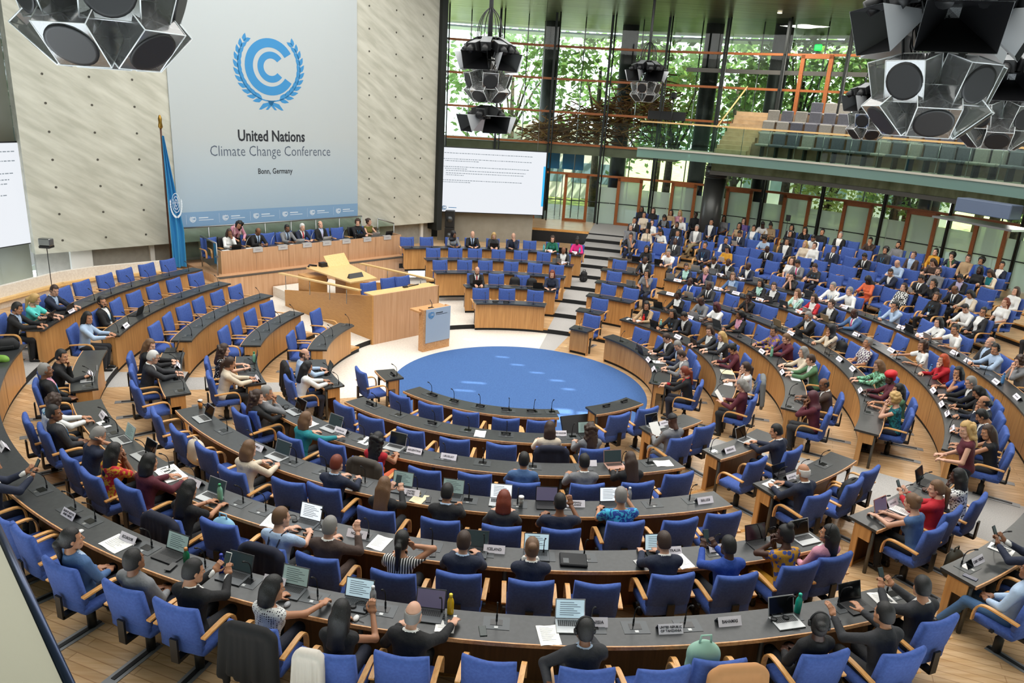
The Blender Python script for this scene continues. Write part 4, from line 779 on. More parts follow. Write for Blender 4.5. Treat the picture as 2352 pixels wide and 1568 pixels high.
# ---------------------------------------------------------------- people: smooth bodies from blended distance fields
class Field:
    def __init__(s, lo, hi, h):
        s.lo = np.array(lo, float); s.h = h; s.n = np.ceil((np.array(hi)-s.lo)/h).astype(int)+1; s.D = np.full(s.n, .2, np.float32)
    def block(s, lo, hi):
        a = np.maximum(0, np.floor((np.array(lo)-s.lo)/s.h).astype(int)); b = np.minimum(s.n, np.ceil((np.array(hi)-s.lo)/s.h).astype(int)+1)
        if (b <= a).any(): return None
        ax = [s.lo[i]+np.arange(a[i], b[i])*s.h for i in range(3)]; X, Y, Z = np.meshgrid(*ax, indexing='ij'); return tuple(slice(a[i], b[i]) for i in range(3)), X, Y, Z
    def merge(s, sl, d, k):
        o = s.D[sl]; h = np.maximum(k-np.abs(o-d), 0)/k if k else 0; s.D[sl] = np.minimum(o, d)-(h*h*k*.25 if k else 0)
    def cap(s, a, b, ra, rb, k=.03):
        a = np.array(a, float); b = np.array(b, float); m = max(ra, rb)+.06; r = s.block(np.minimum(a, b)-m, np.maximum(a, b)+m)
        if r is None: return
        sl, X, Y, Z = r; d = b-a; L = max(d@d, 1e-9); t = np.clip(((X-a[0])*d[0]+(Y-a[1])*d[1]+(Z-a[2])*d[2])/L, 0, 1)
        q = np.sqrt((X-a[0]-t*d[0])**2+(Y-a[1]-t*d[1])**2+(Z-a[2]-t*d[2])**2)-(ra+(rb-ra)*t); s.merge(sl, q, k)
    def ell(s, c, r, R=None, k=.03, cut=False):
        c = np.array(c, float); r = np.array(r, float); m = r.max()+.06; g = s.block(c-m, c+m)
        if g is None: return
        sl, X, Y, Z = g; p = np.stack([X-c[0], Y-c[1], Z-c[2]], -1)
        if R is not None: p = p @ R
        q = p/r; k0 = np.sqrt((q*q).sum(-1)); k1 = np.sqrt(((q/r)**2).sum(-1)); d = k0*(k0-1)/np.maximum(k1, 1e-6)
        if cut: s.D[sl] = np.maximum(s.D[sl], -d)
        else: s.merge(sl, d, k)
    def keep(s, fn):
        ax = [s.lo[i]+np.arange(s.n[i])*s.h for i in range(3)]; X, Y, Z = np.meshgrid(*ax, indexing='ij'); s.D = np.maximum(s.D, fn(X, Y, Z))
    def mesh(s):
        D = s.D; S = D < 0; nx, ny, nz = D.shape; C = np.zeros((nx-1, ny-1, nz-1), np.int8); cs = [(i, j, k) for i in (0, 1) for j in (0, 1) for k in (0, 1)]
        sub = lambda A, o: A[o[0]:nx-1+o[0], o[1]:ny-1+o[1], o[2]:nz-1+o[2]]
        for o in cs: C += sub(S, o)
        act = (C > 0) & (C < 8); I = np.argwhere(act); idx = np.full(act.shape, -1, np.int64); idx[act] = np.arange(len(I)); pos = np.zeros((len(I), 3)); cnt = np.zeros(len(I))
        val = {o: sub(D, o)[act] for o in cs}
        for o in cs:
            for ax in range(3):
                if o[ax]: continue
                e = list(o); e[ax] = 1; e = tuple(e); d0, d1 = val[o], val[e]; mk = (d0 < 0) != (d1 < 0); t = d0[mk]/(d0[mk]-d1[mk]); q = np.tile(np.array(o, float), (mk.sum(), 1)); q[:, ax] += t; pos[mk] += q; cnt[mk] += 1
        V = s.lo+(I+pos/np.maximum(cnt, 1)[:, None])*s.h; F = []
        for ax in range(3):
            u, v = (ax+1) % 3, (ax+2) % 3; a = [slice(None)]*3; b = [slice(None)]*3; a[ax] = slice(0, -1); b[ax] = slice(1, None); sa, sb = S[tuple(a)], S[tuple(b)]
            E = np.argwhere(sa != sb); E = E[(E[:, u] > 0) & (E[:, v] > 0) & (E[:, u] < D.shape[u]-1) & (E[:, v] < D.shape[v]-1)]
            if not len(E): continue
            def cell(du, dv): q = E.copy(); q[:, u] -= du; q[:, v] -= dv; return idx[q[:, 0], q[:, 1], q[:, 2]]
            Q = np.stack([cell(1, 1), cell(0, 1), cell(0, 0), cell(1, 0)], 1); fl = sa[E[:, 0], E[:, 1], E[:, 2]]; Q[~fl] = Q[~fl][:, ::-1]; F.append(Q)
        return V, np.concatenate(F) if F else np.zeros((0, 4), int)
def objcol(name, prop=None, rough=.8, pat=None, sheen=0):
    """one shared material whose colour is read from each object"""
    m = bpy.data.materials.new(name); m.use_nodes = True; n, l, b = nodes(m); b.inputs['Roughness'].default_value = rough
    a = n.new('ShaderNodeAttribute'); a.attribute_type = 'OBJECT'; a.attribute_name = prop or 'tint'; c = a.outputs['Color']
    if pat:
        a2 = n.new('ShaderNodeAttribute'); a2.attribute_type = 'OBJECT'; a2.attribute_name = 'tint2'; tc = n.new('ShaderNodeTexCoord'); mp = n.new('ShaderNodeMapping'); l.new(tc.outputs['Object'], mp.inputs[0]); mx = n.new('ShaderNodeMixRGB'); l.new(c, mx.inputs[1]); l.new(a2.outputs['Color'], mx.inputs[2])
        if pat == 'str': t = n.new('ShaderNodeTexWave'); t.inputs['Scale'].default_value = 11; t.bands_direction = 'X'; o = t.outputs[1]; th = (.5, .52)
        elif pat == 'chk': t = n.new('ShaderNodeTexChecker'); t.inputs['Scale'].default_value = 22; t.inputs[1].default_value = (1, 1, 1, 1); t.inputs[2].default_value = (0, 0, 0, 1); o = t.outputs[1]; th = (.4, .6)
        elif pat == 'dot': t = n.new('ShaderNodeTexVoronoi'); t.inputs['Scale'].default_value = 42; t.inputs['Randomness'].default_value = .15; o = t.outputs[0]; th = (.36, .3)
        elif pat == 'spo': t = n.new('ShaderNodeTexVoronoi'); t.inputs['Scale'].default_value = 30; o = t.outputs[0]; th = (.42, .36)
        elif pat == 'flo': t = n.new('ShaderNodeTexVoronoi'); t.inputs['Scale'].default_value = 16; o = t.outputs[0]; th = (.5, .42)
        else: t = n.new('ShaderNodeTexNoise'); t.inputs['Scale'].default_value = 15; t.inputs['Distortion'].default_value = 1.5; o = t.outputs[0]; th = (.47, .55)
        r = n.new('ShaderNodeMapRange'); r.inputs[1].default_value, r.inputs[2].default_value = th; r.clamp = True; l.new(mp.outputs[0], t.inputs['Vector']); l.new(o, r.inputs[0]); l.new(r.outputs[0], mx.inputs[0]); c = mx.outputs[0]
    if name.startswith(('cloth', 'hair')):                              # fine weave and folds
        nz = n.new('ShaderNodeTexNoise'); nz.inputs['Scale'].default_value = 14 if name.startswith('cloth') else 40; nz.inputs['Detail'].default_value = 2; bp = n.new('ShaderNodeBump'); bp.inputs['Strength'].default_value = .35; bp.inputs['Distance'].default_value = .02; l.new(nz.outputs[0], bp.inputs['Height']); l.new(bp.outputs[0], b.inputs['Normal'])
    l.new(c, b.inputs['Base Color']); return m
SKIN = objcol('skin', None, .5); SKIN.node_tree.nodes['Principled BSDF'].inputs['Subsurface Weight'].default_value = 0
CLOTH = objcol('cloth'); INNER = objcol('cloth_inner', 'inner'); TIE = objcol('cloth_tie', 'tie'); HAIR = objcol('hair', None, .45)
PATS = {p: objcol('cloth_'+p, None, .8, p) for p in ('str', 'chk', 'dot', 'spo', 'flo', 'wav')}
EYE = mat('eye_white', '#dcd8d2', .3); PUP = mat('eye_dark', '#1a1410', .3); BROW = objcol('brow', 'brow', .8); LIP = mat('lips', '#8d4f48', .5)
def np_mesh(name, parts):
    """parts: (V, F, material, smooth)"""
    me = bpy.data.meshes.new(name); V = np.concatenate([p[0] for p in parts]); fl = []; mi = []; b = 0; mats = []
    for v, f, m, _ in parts:
        if m not in mats: mats.append(m)
        fl += (np.asarray(f)+b).tolist() if not isinstance(f, list) else [[i+b for i in q] for q in f]; mi += [mats.index(m)]*len(f); b += len(v)
    me.from_pydata(V.tolist(), [], fl); [me.materials.append(m) for m in mats]; me.polygons.foreach_set('material_index', mi); me.polygons.foreach_set('use_smooth', [True]*len(fl)); me.update(); return me
def ballmesh(c, r, n=8):
    V = []; F = []
    for i in range(n//2+1):
        t = math.pi*i/(n//2)
        for k in range(n): p = 2*math.pi*k/n; V.append((c[0]+r[0]*math.sin(t)*math.cos(p), c[1]+r[1]*math.sin(t)*math.sin(p), c[2]+r[2]*math.cos(t)))
    for i in range(n//2):
        for k in range(n): F.append([i*n+k, i*n+n+k, i*n+n+(k+1) % n, i*n+(k+1) % n])
    return np.array(V), F
def head_parts(fem):
    f = Field((-.12, -.15, -.17), (.12, .16, .17), .0068); w = .93 if fem else 1
    f.ell((0, -.012, .035), (.073*w, .093, .1), k=.02); f.ell((0, .022, -.035), (.058*w, .07, .085), k=.03); f.cap((-.03*w, .055, -.085), (.03*w, .055, -.085), .03, .03, .03); f.ell((0, .068, -.1), (.02, .018, .016), k=.02)
    f.cap((-.035, .072, .028), (.035, .072, .028), .012, .012, .015)
    for s in (-1, 1): f.ell((s*.03, .094, .006), (.017, .016, .012), k=.01, cut=True); f.ell((s*.04*w, .055, -.03), (.024, .024, .022), k=.02); f.ell((s*.076*w, -.008, -.003), (.01, .02, .03), k=.006)
    f.cap((0, .086, .02), (0, .108, -.022), .008, .012, .01); f.cap((-.012, .095, -.026), (.012, .095, -.026), .008, .008, .008); f.cap((-.016, .079, -.058), (.016, .079, -.058), .009, .009, .008)
    f.cap((0, -.025, -.05), (0, -.045, -.16), .052*w, .05*w, .03)
    V, F = f.mesh(); out = [(V, F, SKIN, 1)]
    for s in (-1, 1):
        v, q = ballmesh((s*.03, .077, .006), (.013, .008, .008)); out.append((v, q, EYE, 1)); v, q = ballmesh((s*.03, .083, .006), (.0065, .0045, .0065)); out.append((v, q, PUP, 1)); v, q = ballmesh((s*.032, .083, .026), (.019, .006, .0035 if fem else .0048)); out.append((v, q, BROW, 1))
    v, q = ballmesh((0, .086, -.058), (.021, .005, .0058)); out.append((v, q, LIP, 1)); return out
HEADS = {s: head_parts(s) for s in (0, 1)}
def hand_parts(curl):
    """fingers along +Y, thumb towards +X, back of the hand up"""
    f = Field((-.07, -.05, -.1), (.09, .2, .05), .0048); f.ell((0, .045, 0), (.04, .052, .014), k=.015); f.cap((0, -.04, 0), (0, .02, 0), .026, .026, .02); f.cap((-.03, .02, 0), (.028, .02, 0), .014, .015, .015)
    for i, (x, L) in enumerate(((.029, .066), (.01, .074), (-.01, .07), (-.028, .055))):
        p = np.array([x, .085, .002]); a = -.15-curl*.25; sp = x*1.2
        for j, fr in enumerate((.45, .32, .27)):
            q = p+L*1.08*fr*np.array([sp*.4, math.cos(a), math.sin(a)]); f.cap(p, q, .0095-.001*j, .0088-.001*j, .006); p = q; a -= curl*(.9 if j == 0 else .7)
    p = np.array([.034, .015, -.004]); a = .75
    for j, L in enumerate((.036, .03, .024)): q = p+L*np.array([math.sin(a), math.cos(a), -.25-.35*curl*j]); f.cap(p, q, .012-.0012*j, .0108-.0012*j, .008); p = q; a -= .28+.3*curl
    return f.mesh()
HANDS = {c: hand_parts(c) for c in (.35, .8, 1.5)}
def hand_at(wrist, fdir, up, side, curl):
    V, F = HANDS[curl]; y = np.array(fdir, float); y /= np.linalg.norm(y); z = np.array(up, float); z -= (z@y)*y; z /= np.linalg.norm(z); x = np.cross(y, z)
    v = V.copy(); F = F
    if side > 0: v[:, 0] *= -1; F = F[:, ::-1]
    return v[:, 0:1]*x+v[:, 1:2]*y+v[:, 2:3]*z+np.array(wrist), F
def rotz(a): c, s = math.cos(a), math.sin(a); return np.array([[c, -s, 0], [s, c, 0], [0, 0, 1.]])
def rotx(a): c, s = math.cos(a), math.sin(a); return np.array([[1, 0, 0], [0, c, -s], [0, s, c.real]])
# pose: torso lean (deg forward), torso twist, head pitch (deg down), wrists L and R (x, y, z) with y measured forward from the seat, finger direction, curl, elbow out
#   hands default to the desk edge, which lies .32 in front of the seat centre at z .74
PO = {
 'ty': (13, 0, 16, (-.1, .5, .79), (.1, .5, .79), (.1, 1, -.1), (-.1, 1, -.1), .8), 'rs': (9, 0, 8, (-.16, .44, .785), (.14, .46, .785), (.6, .8, 0), (-.7, .7, 0), .35),
 'wr': (16, 0, 34, (-.14, .46, .785), (.12, .46, .785), (.5, .8, 0), (-.4, .9, -.1), .8), 'ch': (10, 0, 6, (-.05, .21, 1.03), (.12, .43, .785), (.25, .1, 1), (-.8, .6, 0), 1.5),
 'cl': (10, 0, 8, (-.06, .22, 1.0), (.06, .22, 1.0), (.3, .15, 1), (-.3, .15, 1), 1.5), 'ph': (4, 0, 12, (-.09, .42, .92), (.09, .42, .92), (.35, .5, .8), (-.35, .5, .8), 1.5),
 'la': (-6, 0, 0, (-.09, .2, .63), (.07, .22, .63), (.6, .8, 0), (-.6, .8, 0), .8), 'rd': (4, 0, 30, (-.13, .34, .76), (.13, .34, .76), (.3, .9, .3), (-.3, .9, .3), .8),
 'ro': (10, -10, 4, (-.18, .4, .785), (.36, .52, .79), (.6, .8, 0), (.3, 1, 0), .35), 'mo': (10, -12, 12, (-.15, .44, .785), (.38, .5, .79), (.5, .8, 0), (.2, 1, 0), .8),
 'rh': (8, 0, 10, (-.17, .43, .785), (.2, .38, .98), (.6, .7, 0), (-.2, .3, 1), .8), 'rf': (8, 0, 10, (-.17, .43, .785), (.15, .2, 1.16), (.6, .7, 0), (-.6, -.1, .8), .8),
 'ge': (8, 0, 8, (-.24, .45, .92), (.2, .5, .86), (-.1, .6, .7), (0, 1, .3), .35), 'hd': (16, 0, 26, (-.18, .42, .785), (.13, .24, 1.12), (.7, .6, 0), (-.6, -.2, .8), .8),
 'oc': (4, 8, 4, (-.34, -.2, .72), (.14, .42, .785), (-.1, -.5, -.8), (-.7, .7, 0), .8), 'ta': (4, 0, 4, (-.14, .42, .785), (.14, .42, .785), (.6, .8, 0), (-.6, .8, 0), .35),
 'sl': (46, 0, 20, (-.14, .5, .82), (.14, .5, .82), (.2, 1, 0), (-.2, 1, 0), .8),
 'st': (10, 0, 14, (-.12, .34, .98), (.12, .34, .98), (.2, 1, 0), (-.2, 1, 0), .8)}
BCACHE = {}
def ik(sh, wr, l1, l2, out):
    d = wr-sh; L = np.linalg.norm(d); 
    if L > (l1+l2)*.985: wr = sh+d/L*(l1+l2)*.985; d = wr-sh; L = np.linalg.norm(d)
    u = d/L; a = (l1*l1-l2*l2+L*L)/(2*L); h = math.sqrt(max(l1*l1-a*a, 1e-6)); p = np.array(out, float); p -= (p@u)*u; p /= np.linalg.norm(p); return sh+u*a+p*h, wr
def body(pose, sex, yaw, sleeve, open_, legs, lw=1.0):
    lean, tw, hp, wl, wr_, fl, fr, curl = PO[pose]; fem = sex == 'f'; g = {'m': 1.0, 'f': .9, 'M': 1.17}[sex]*lw; st = pose in ('st', 'sl')
    zs = .46 if not st else .88; off = np.array([0, -.06 if not st else 0, zs+.08]); A = rotz(math.radians(tw)) @ rotx(math.radians(-lean)); T = lambda p: off+A @ np.array(p, float)
    shw = (.175 if not fem else .152)*(1+.5*(g-1)*(sex == 'M')); nk = T((0, -.01, .515)); hc = T((0, .035, .655)); Hr = A @ rotz(math.radians(yaw)) @ rotx(math.radians(lean*.75-hp))
    sh = {-1: T((-shw, 0, .43)), 1: T((shw, 0, .43))}; W = {-1: np.array(wl, float), 1: np.array(wr_, float)}
    if pose in ('ch', 'hd', 'cl', 'rf'):                                   # hands that meet the face follow the head
        for s_ in (-1, 1):
            if (pose == 'cl') or (pose == 'ch' and s_ < 0) or (pose in ('hd', 'rf') and s_ > 0): W[s_] = hc+Hr @ np.array({'cl': (s_*.03, .135, -.13), 'ch': (-.035, .11, -.165), 'hd': (.1, .03, -.05), 'rf': (.12, .02, -.04)}[pose])
    if st: W = {k: v+np.array([0, 0, .08]) for k, v in W.items()}
    el = {}
    for s_ in (-1, 1): el[s_], W[s_] = ik(sh[s_], W[s_], .285, .25, (s_*.55, -.25, -.75))
    hip = {-1: off+np.array([-.095*g, .02, -.02]), 1: off+np.array([.095*g, .02, -.02])}
    if st: kn = {s: np.array([s*.1, .03, .47]) for s in (-1, 1)}; an = {s: np.array([s*.1, 0, .08]) for s in (-1, 1)}
    elif legs == 'x': kn = {-1: np.array([-.03, .4, .56]), 1: np.array([.1, .38, .5])}; an = {-1: np.array([.16, .5, .22]), 1: np.array([.1, .36, .08])}
    elif legs == 'o': kn = {s: np.array([s*.13, .4, .5]) for s in (-1, 1)}; an = {s: np.array([s*.15, .62, .08]) for s in (-1, 1)}
    else: kn = {s: np.array([s*.12, .38, .5]) for s in (-1, 1)}; an = {s: np.array([s*.11, .33, .08]) for s in (-1, 1)}
    up_pts = np.array([sh[-1], sh[1], el[-1], el[1], W[-1], W[1], off, nk]); lo = up_pts.min(0)-.24; hi = up_pts.max(0)+.2; lg = np.array([hip[-1], hip[1], kn[-1], kn[1], an[-1], an[1], off]); llo = lg.min(0)-.2; lhi = lg.max(0)+.2; kb, kt, kl = ('b', pose, sex, yaw, legs), ('t', pose, sex, sleeve, open_), ('l', sex, legs, st)
    Rm = Matrix([list(r) for r in Hr]).to_4x4(); Rm.translation = Vector(hc); ch = Matrix([list(r) for r in A]).to_4x4(); ch.translation = Vector(off)
    def torso(f, e, cloth):
        f.ell(off+np.array([0, 0, 0]), (.155*g+e, .115*g+e, .10+e), k=.05); f.ell(T((0, .005, .16)), (.135*g+e, .10*g+e, .15+e), A, k=.06); f.ell(T((0, .01, .33)), (.155*g+e, .105*(1+.4*(g-1))+e, .15+e), A, k=.06)
        if fem:
            for s_ in (-1, 1): f.ell(T((s_*.06, .085, .3)), (.055+e, .045+e, .055+e), A, k=.04)
        f.cap(T((-shw*.75, -.005, .435)), T((shw*.75, -.005, .435)), .058+e, .058+e, .06); f.cap(T((0, -.02, .44)), T((0, -.012, .51)), .07+e*.5, .055+e*.3, .05)
    if kb not in BCACHE:
        f = Field(np.minimum(lo, llo), np.maximum(hi, lhi), .0145); torso(f, -.006, False)                        # the body itself
        for s_ in (-1, 1):
            f.cap(sh[s_], el[s_], .046*min(g, 1.08), .036, .03); f.cap(el[s_], W[s_], .036, .026, .02); f.cap(hip[s_], kn[s_], .072*g, .048, .03); f.cap(kn[s_], an[s_], .048, .034, .03); f.cap(an[s_]-np.array([0, .03, .03]), an[s_]+np.array([0, .12, -.055]), .035, .028, .02)
        f.cap(nk, hc+Hr @ np.array([0, -.03, -.06]), .05, .05, .02); V, F = f.mesh(); parts = [(V, F, SKIN, 1)]
        for v, q, m, s_ in HEADS[1 if fem else 0]: parts.append((v @ Hr.T+hc, q, m, 1))
        for s_ in (-1, 1):
            fd = np.array((fl, fr)[s_ > 0], float); up = np.cross(np.array([s_*1., 0, 0]), fd) if abs(fd[2]) > .7 else np.array([0, 0, 1.])
            if abs(fd[2]) > .7: up = np.array([0, -.6, .3]) if pose in ('ph', 'ge', 'rh') else np.array([s_*.3, .9, .1])
            v, q = hand_at(W[s_]-fd/np.linalg.norm(fd)*.0, fd, up, s_, curl); parts.append((v, q, SKIN, 1))
        BCACHE[kb] = np_mesh('body', parts)
    if kt not in BCACHE:
        f = Field(lo, hi, .0135); e = .014 if sleeve != 'J' else .02; torso(f, e, True)   # upper garment
        for s_ in (-1, 1):
            f.ell(sh[s_]+A @ np.array([-s_*.012, 0, .0]), (.06, .06, .055), A, k=.03)
            if sleeve in 'Jsj': f.cap(sh[s_], el[s_], .05*min(g, 1.1)+e*.7, .044+e*.5, .03); f.cap(el[s_], W[s_]-.035*(W[s_]-el[s_])/np.linalg.norm(W[s_]-el[s_]), .044+e*.5, .034+e*.4, .02)
            elif sleeve == 't': f.cap(sh[s_], sh[s_]+.68*(el[s_]-sh[s_]), .056*min(g, 1.1)+e*.6, .05+e*.6, .03)
        f.cap(T((0, -.02, .44)), T((0, -.012, .53)), .07+e*.4, .058+e*.1, .04)
        if sleeve in 'Jj': f.ell(off+np.array([0, -.01, -.02]), (.165*g+e, .13*g+e, .13), k=.05)
        f.keep(lambda X, Y, Z: (X-nk[0])*A[0, 2]+(Y-nk[1]-.012)*A[1, 2]*2.2+(Z-nk[2]-(.012 if sleeve in 'Jjs' else -.03))*A[2, 2])
        if sleeve == 'n': pass
        V, F = f.mesh(); c = (V[F].mean(1)-off) @ A; x, y, z = c.T; tp = [(V, F, CLOTH, 1)]
        if open_:
            w_ = {'v': .075, 'w': .095}[open_]; zb = .16 if open_ == 'v' else -.05; lim = w_*np.clip((z-zb)/(.5-zb), 0, 1.05)+(.02 if open_ == 'w' else 0); mk = (np.abs(x) < lim) & (y > .02) & (z > zb) & (z < .6) | ((z > .527) & (np.hypot(x, y) < .1))
            tie = mk & (np.abs(x) < .022+.01*np.clip((.4-z)/.3, 0, 1)) & (y > .02) & (z < .5); tp = [(V, F[~mk], CLOTH, 1), (V, F[mk & ~tie], INNER, 1), (V, F[tie], TIE, 1)]; tp = [t for t in tp if len(t[1])]
        BCACHE[kt] = np_mesh('garment', tp)
    if kl not in BCACHE:
        f = Field(llo, lhi, .015); f.ell(off+np.array([0, 0, -.01]), (.165*g, .125*g, .1), k=.05)
        for s_ in (-1, 1): f.cap(hip[s_], kn[s_], .085*g, .064, .03); f.cap(kn[s_], an[s_]+np.array([0, 0, .02]), .06, .05, .03)
        V, F = f.mesh(); BCACHE[kl] = np_mesh('trousers', [(V, F, CLOTH, 1)])
    return BCACHE[kb], BCACHE[kt], BCACHE[kl], Rm, ch, an, g, W
def hair_mesh(st):
    f = Field((-.22, -.3, -.5), (.22, .2, .24), .0088); big = 1.0; sc = {'C': 1.1, 'W': 1.04, 'O': 1.03}.get(st, 1.0)
    face = lambda X, Y, Z: np.minimum(np.minimum(Y-.042-.0*Z, .078-Z+.5*(Y-.05)*-1), .066-np.abs(X))     # inside: the face opening
    f.ell((0, -.02, .042), (.084*sc, .102*sc, .107*sc), k=.01); f.ell((0, -.045, -.02), (.074*sc, .075*sc, .085), k=.03)
    if st == 'B': f.keep(lambda X, Y, Z: np.maximum(np.maximum(Z-.055, Y-.02), -.055-Z)); V, F = f.mesh(); return np_mesh('hair', [(V*np.array([.955, .97, 1]), F, HAIR, 1)])
    if st == 'H':
        f.ell((0, -.015, .035), (.095, .115, .115), k=.02); f.ell((0, -.02, -.09), (.1, .1, .12), k=.05); f.ell((0, -.03, -.2), (.17, .13, .09), k=.07); f.ell((0, .1, -.012), (.058, .09, .085), cut=True)
        V, F = f.mesh(); return np_mesh('headscarf', [(V, F, HAIR, 1)])
    if st == 'T': f.ell((0, -.02, .09), (.115, .13, .09), k=.03); f.ell((0, -.1, .08), (.07, .06, .06), k=.03); f.keep(lambda X, Y, Z: .035-Z-.3*(Y<0)*.1+np.where(Y < -.02, -.06, 0)); V, F = f.mesh(); return np_mesh('headwrap', [(V, F, HAIR, 1)])
    if st == 'K': f.keep(lambda X, Y, Z: .04-Z); f.cap((-.05, .1, .045), (.05, .1, .045), .02, .02, .02); f.cap((0, .08, .045), (0, .13, .04), .03, .02, .02); V, F = f.mesh(); return np_mesh('cap', [(V, F, HAIR, 1)])
    if st in 'S': f.keep(lambda X, Y, Z: np.maximum(-.06-Z-.0*Y, np.where(Y > .0, -.005-Z, -1)))
    if st in 'LWPOG':
        bt = {'L': -.3, 'W': -.27, 'O': -.13, 'P': -.06, 'G': -.34}[st]
        if st != 'P':
            f.cap((0, -.075, -.02), (0, -.085, bt), .07, .06 if st != 'W' else .085, .04)
            for s in (-1, 1): f.cap((s*.068, -.01, .03), (s*.075, -.02, max(bt, -.2)), .026, .022, .03); f.cap((s*.05, -.07, -.05), (s*.06, -.07, bt), .05, .045, .04)
    if st in 'PNU':
        f.keep(lambda X, Y, Z: np.maximum(-.07-Z, np.where(Y > .0, .0-Z, -1)))
        if st == 'P': f.cap((0, -.12, .03), (0, -.15, -.02), .03, .035, .02); f.cap((0, -.15, -.02), (0, -.12, -.3), .04, .018, .02)
        else: f.ell((0, -.115 if st == 'N' else -.07, .06 if st == 'N' else .14), (.05, .045, .048), k=.015)
    if st in 'CWG':
        g = np.random.default_rng(5)
        for i in range(70 if st == 'C' else 46):
            if st == 'C': d = g.normal(0, 1, 3); d /= np.linalg.norm(d); c = np.array([0, -.025, .045])+d*np.array([.088, .1, .1])
            else: a = g.uniform(math.pi*.95, math.pi*2.05); c = np.array([.1*math.cos(a), -.05+.075*math.sin(a), g.uniform(-.26, .08)])
            if c[1] > .045 and c[2] < .1: continue
            f.ell(c, (.03, .03, .034), k=.012)
    f.keep(lambda X, Y, Z: np.minimum(np.minimum(Y-.03, .082-Z-np.maximum(0, .06-np.abs(X))*.12), .068-np.abs(X)+(Z < -.02)*.0))
    V, F = f.mesh(); return np_mesh('hair', [(V, F, HAIR, 1)])
HC = {}
def hair(st):
    if st not in HC: HC[st] = hair_mesh(st)
    return HC[st]
CLR = {'k': '#121215', 'n': '#1b2338', 'd': '#2b2c30', 'g': '#77787b', 'w': '#e2e2df', 'c': '#d3c4ae', 'b': '#a7bcd6', 'B': '#27499c', 'r': '#b51a28', 'm': '#551a28', 't': '#1b7f85', 'T': '#58cbc2', 'e': '#4e7450', 'o': '#dd6c44', 'y': '#c08a22', 'p': '#d092a6', 'v': '#66508c', 'N': '#43332c', 'h': '#ad9270', 'M': '#cf1d74', 'G': '#0c6049', 'q': '#b2dccf', 'O': '#625c20', 'l': '#bdb2d0', 's': '#45648f'}
HCL = {'k': '#0e0c0b', 'n': '#38251a', 'l': '#6e5036', 'y': '#bd9a60', 'g': '#85827e', 'w': '#d2d0cc', 'r': '#742f18', 'o': '#b0441a', 'm': '#4e1a26'}
SKN = {'1': '#cf9f86', '2': '#b07d5e', '3': '#7d5238', '4': '#46291c'}
SHOE = None
def shoe_mesh():
    f = Field((-.06, -.1, -.04), (.06, .22, .12), .009); f.cap((0, -.03, 0), (0, .13, -.008), .042, .034, .02); f.cap((0, -.02, .02), (0, -.02, .06), .045, .045, .02); f.keep(lambda X, Y, Z: -.03-Z); V, F = f.mesh(); return np_mesh('shoe', [(V, F, mat('shoe_black', '#0f0e0e', .35), 1)])
SHOE = shoe_mesh()
def lany_mesh(h=.0):
    m = MB()
    for s in (-1, 1): m.tube([(s*.06, -.03, .5), (s*.065, .06, .46), (s*.05, .128, .36), (s*.01, .142, .18)], .007, 0, 4)
    m.box((-.035, .128, .09), (.035, .146, .17), 1); return m.mesh('lanyard', [mat('lanyard_blue', '#3f8fc4', .6), M['paper']])
LANY = lany_mesh()
def glass_mesh():
    m = MB()
    for s in (-1, 1): m.tube([(s*.031+.02*math.cos(t), .094, .004+.015*math.sin(t)) for t in [2*math.pi*i/10 for i in range(11)]], .002, 0, 4); m.tube([(s*.05, .094, .008), (s*.077, .0, .01)], .002, 0, 4)
    m.tube([(-.012, .096, .006), (.012, .096, .006)], .002, 0, 4); return m.mesh('glasses', [M['black']])
GLS = glass_mesh()
def hs_mesh():
    m = MB(); m.tube([(.092*math.cos(t), -.01, .03+.125*math.sin(t)*(.95)) for t in [math.pi*i/12 for i in range(13)]], .008, 0, 6)
    for s in (-1, 1): m.lathe([(.03, -.012), (.036, 0), (.03, .014)], 12, M=Matrix.Translation((s*.09, -.008, -.003)) @ Matrix.Rotation(math.pi/2, 4, 'Y'))
    m.tube([(-.09, .01, -.02), (-.07, .09, -.055)], .004, 0, 4); return m.mesh('headset', [M['black']])
HSM = hs_mesh()
def sus_mesh():
    m = MB()
    for s in (-1, 1): m.tube([(s*.075, .1, .42), (s*.08, .05, .508), (s*.078, -.06, .49), (s*.062, -.128, .36), (s*.03, -.135, .2), (0, -.122, .08)], .011, 0, 4)
    return m.mesh('braces', [mat('braces_dark', '#1b1f33', .8)])
SUSM = sus_mesh()
def scarf_mesh():
    f = Field((-.25, -.2, .1), (.25, .25, .62), .011)
    for s in (-1, 1): f.cap((s*.04, -.07, .5), (s*.11, .02, .48), .035, .04, .02); f.cap((s*.11, .02, .48), (s*.09, .13, .3), .04, .045, .03); f.cap((s*.09, .13, .3), (s*.07, .14, .12), .045, .05, .03)
    f.cap((-.05, -.08, .5), (.05, -.08, .5), .035, .035, .02); V, F = f.mesh(); return np_mesh('scarf', [(V, F, PATS['str'], 1)])
SCM = scarf_mesh()
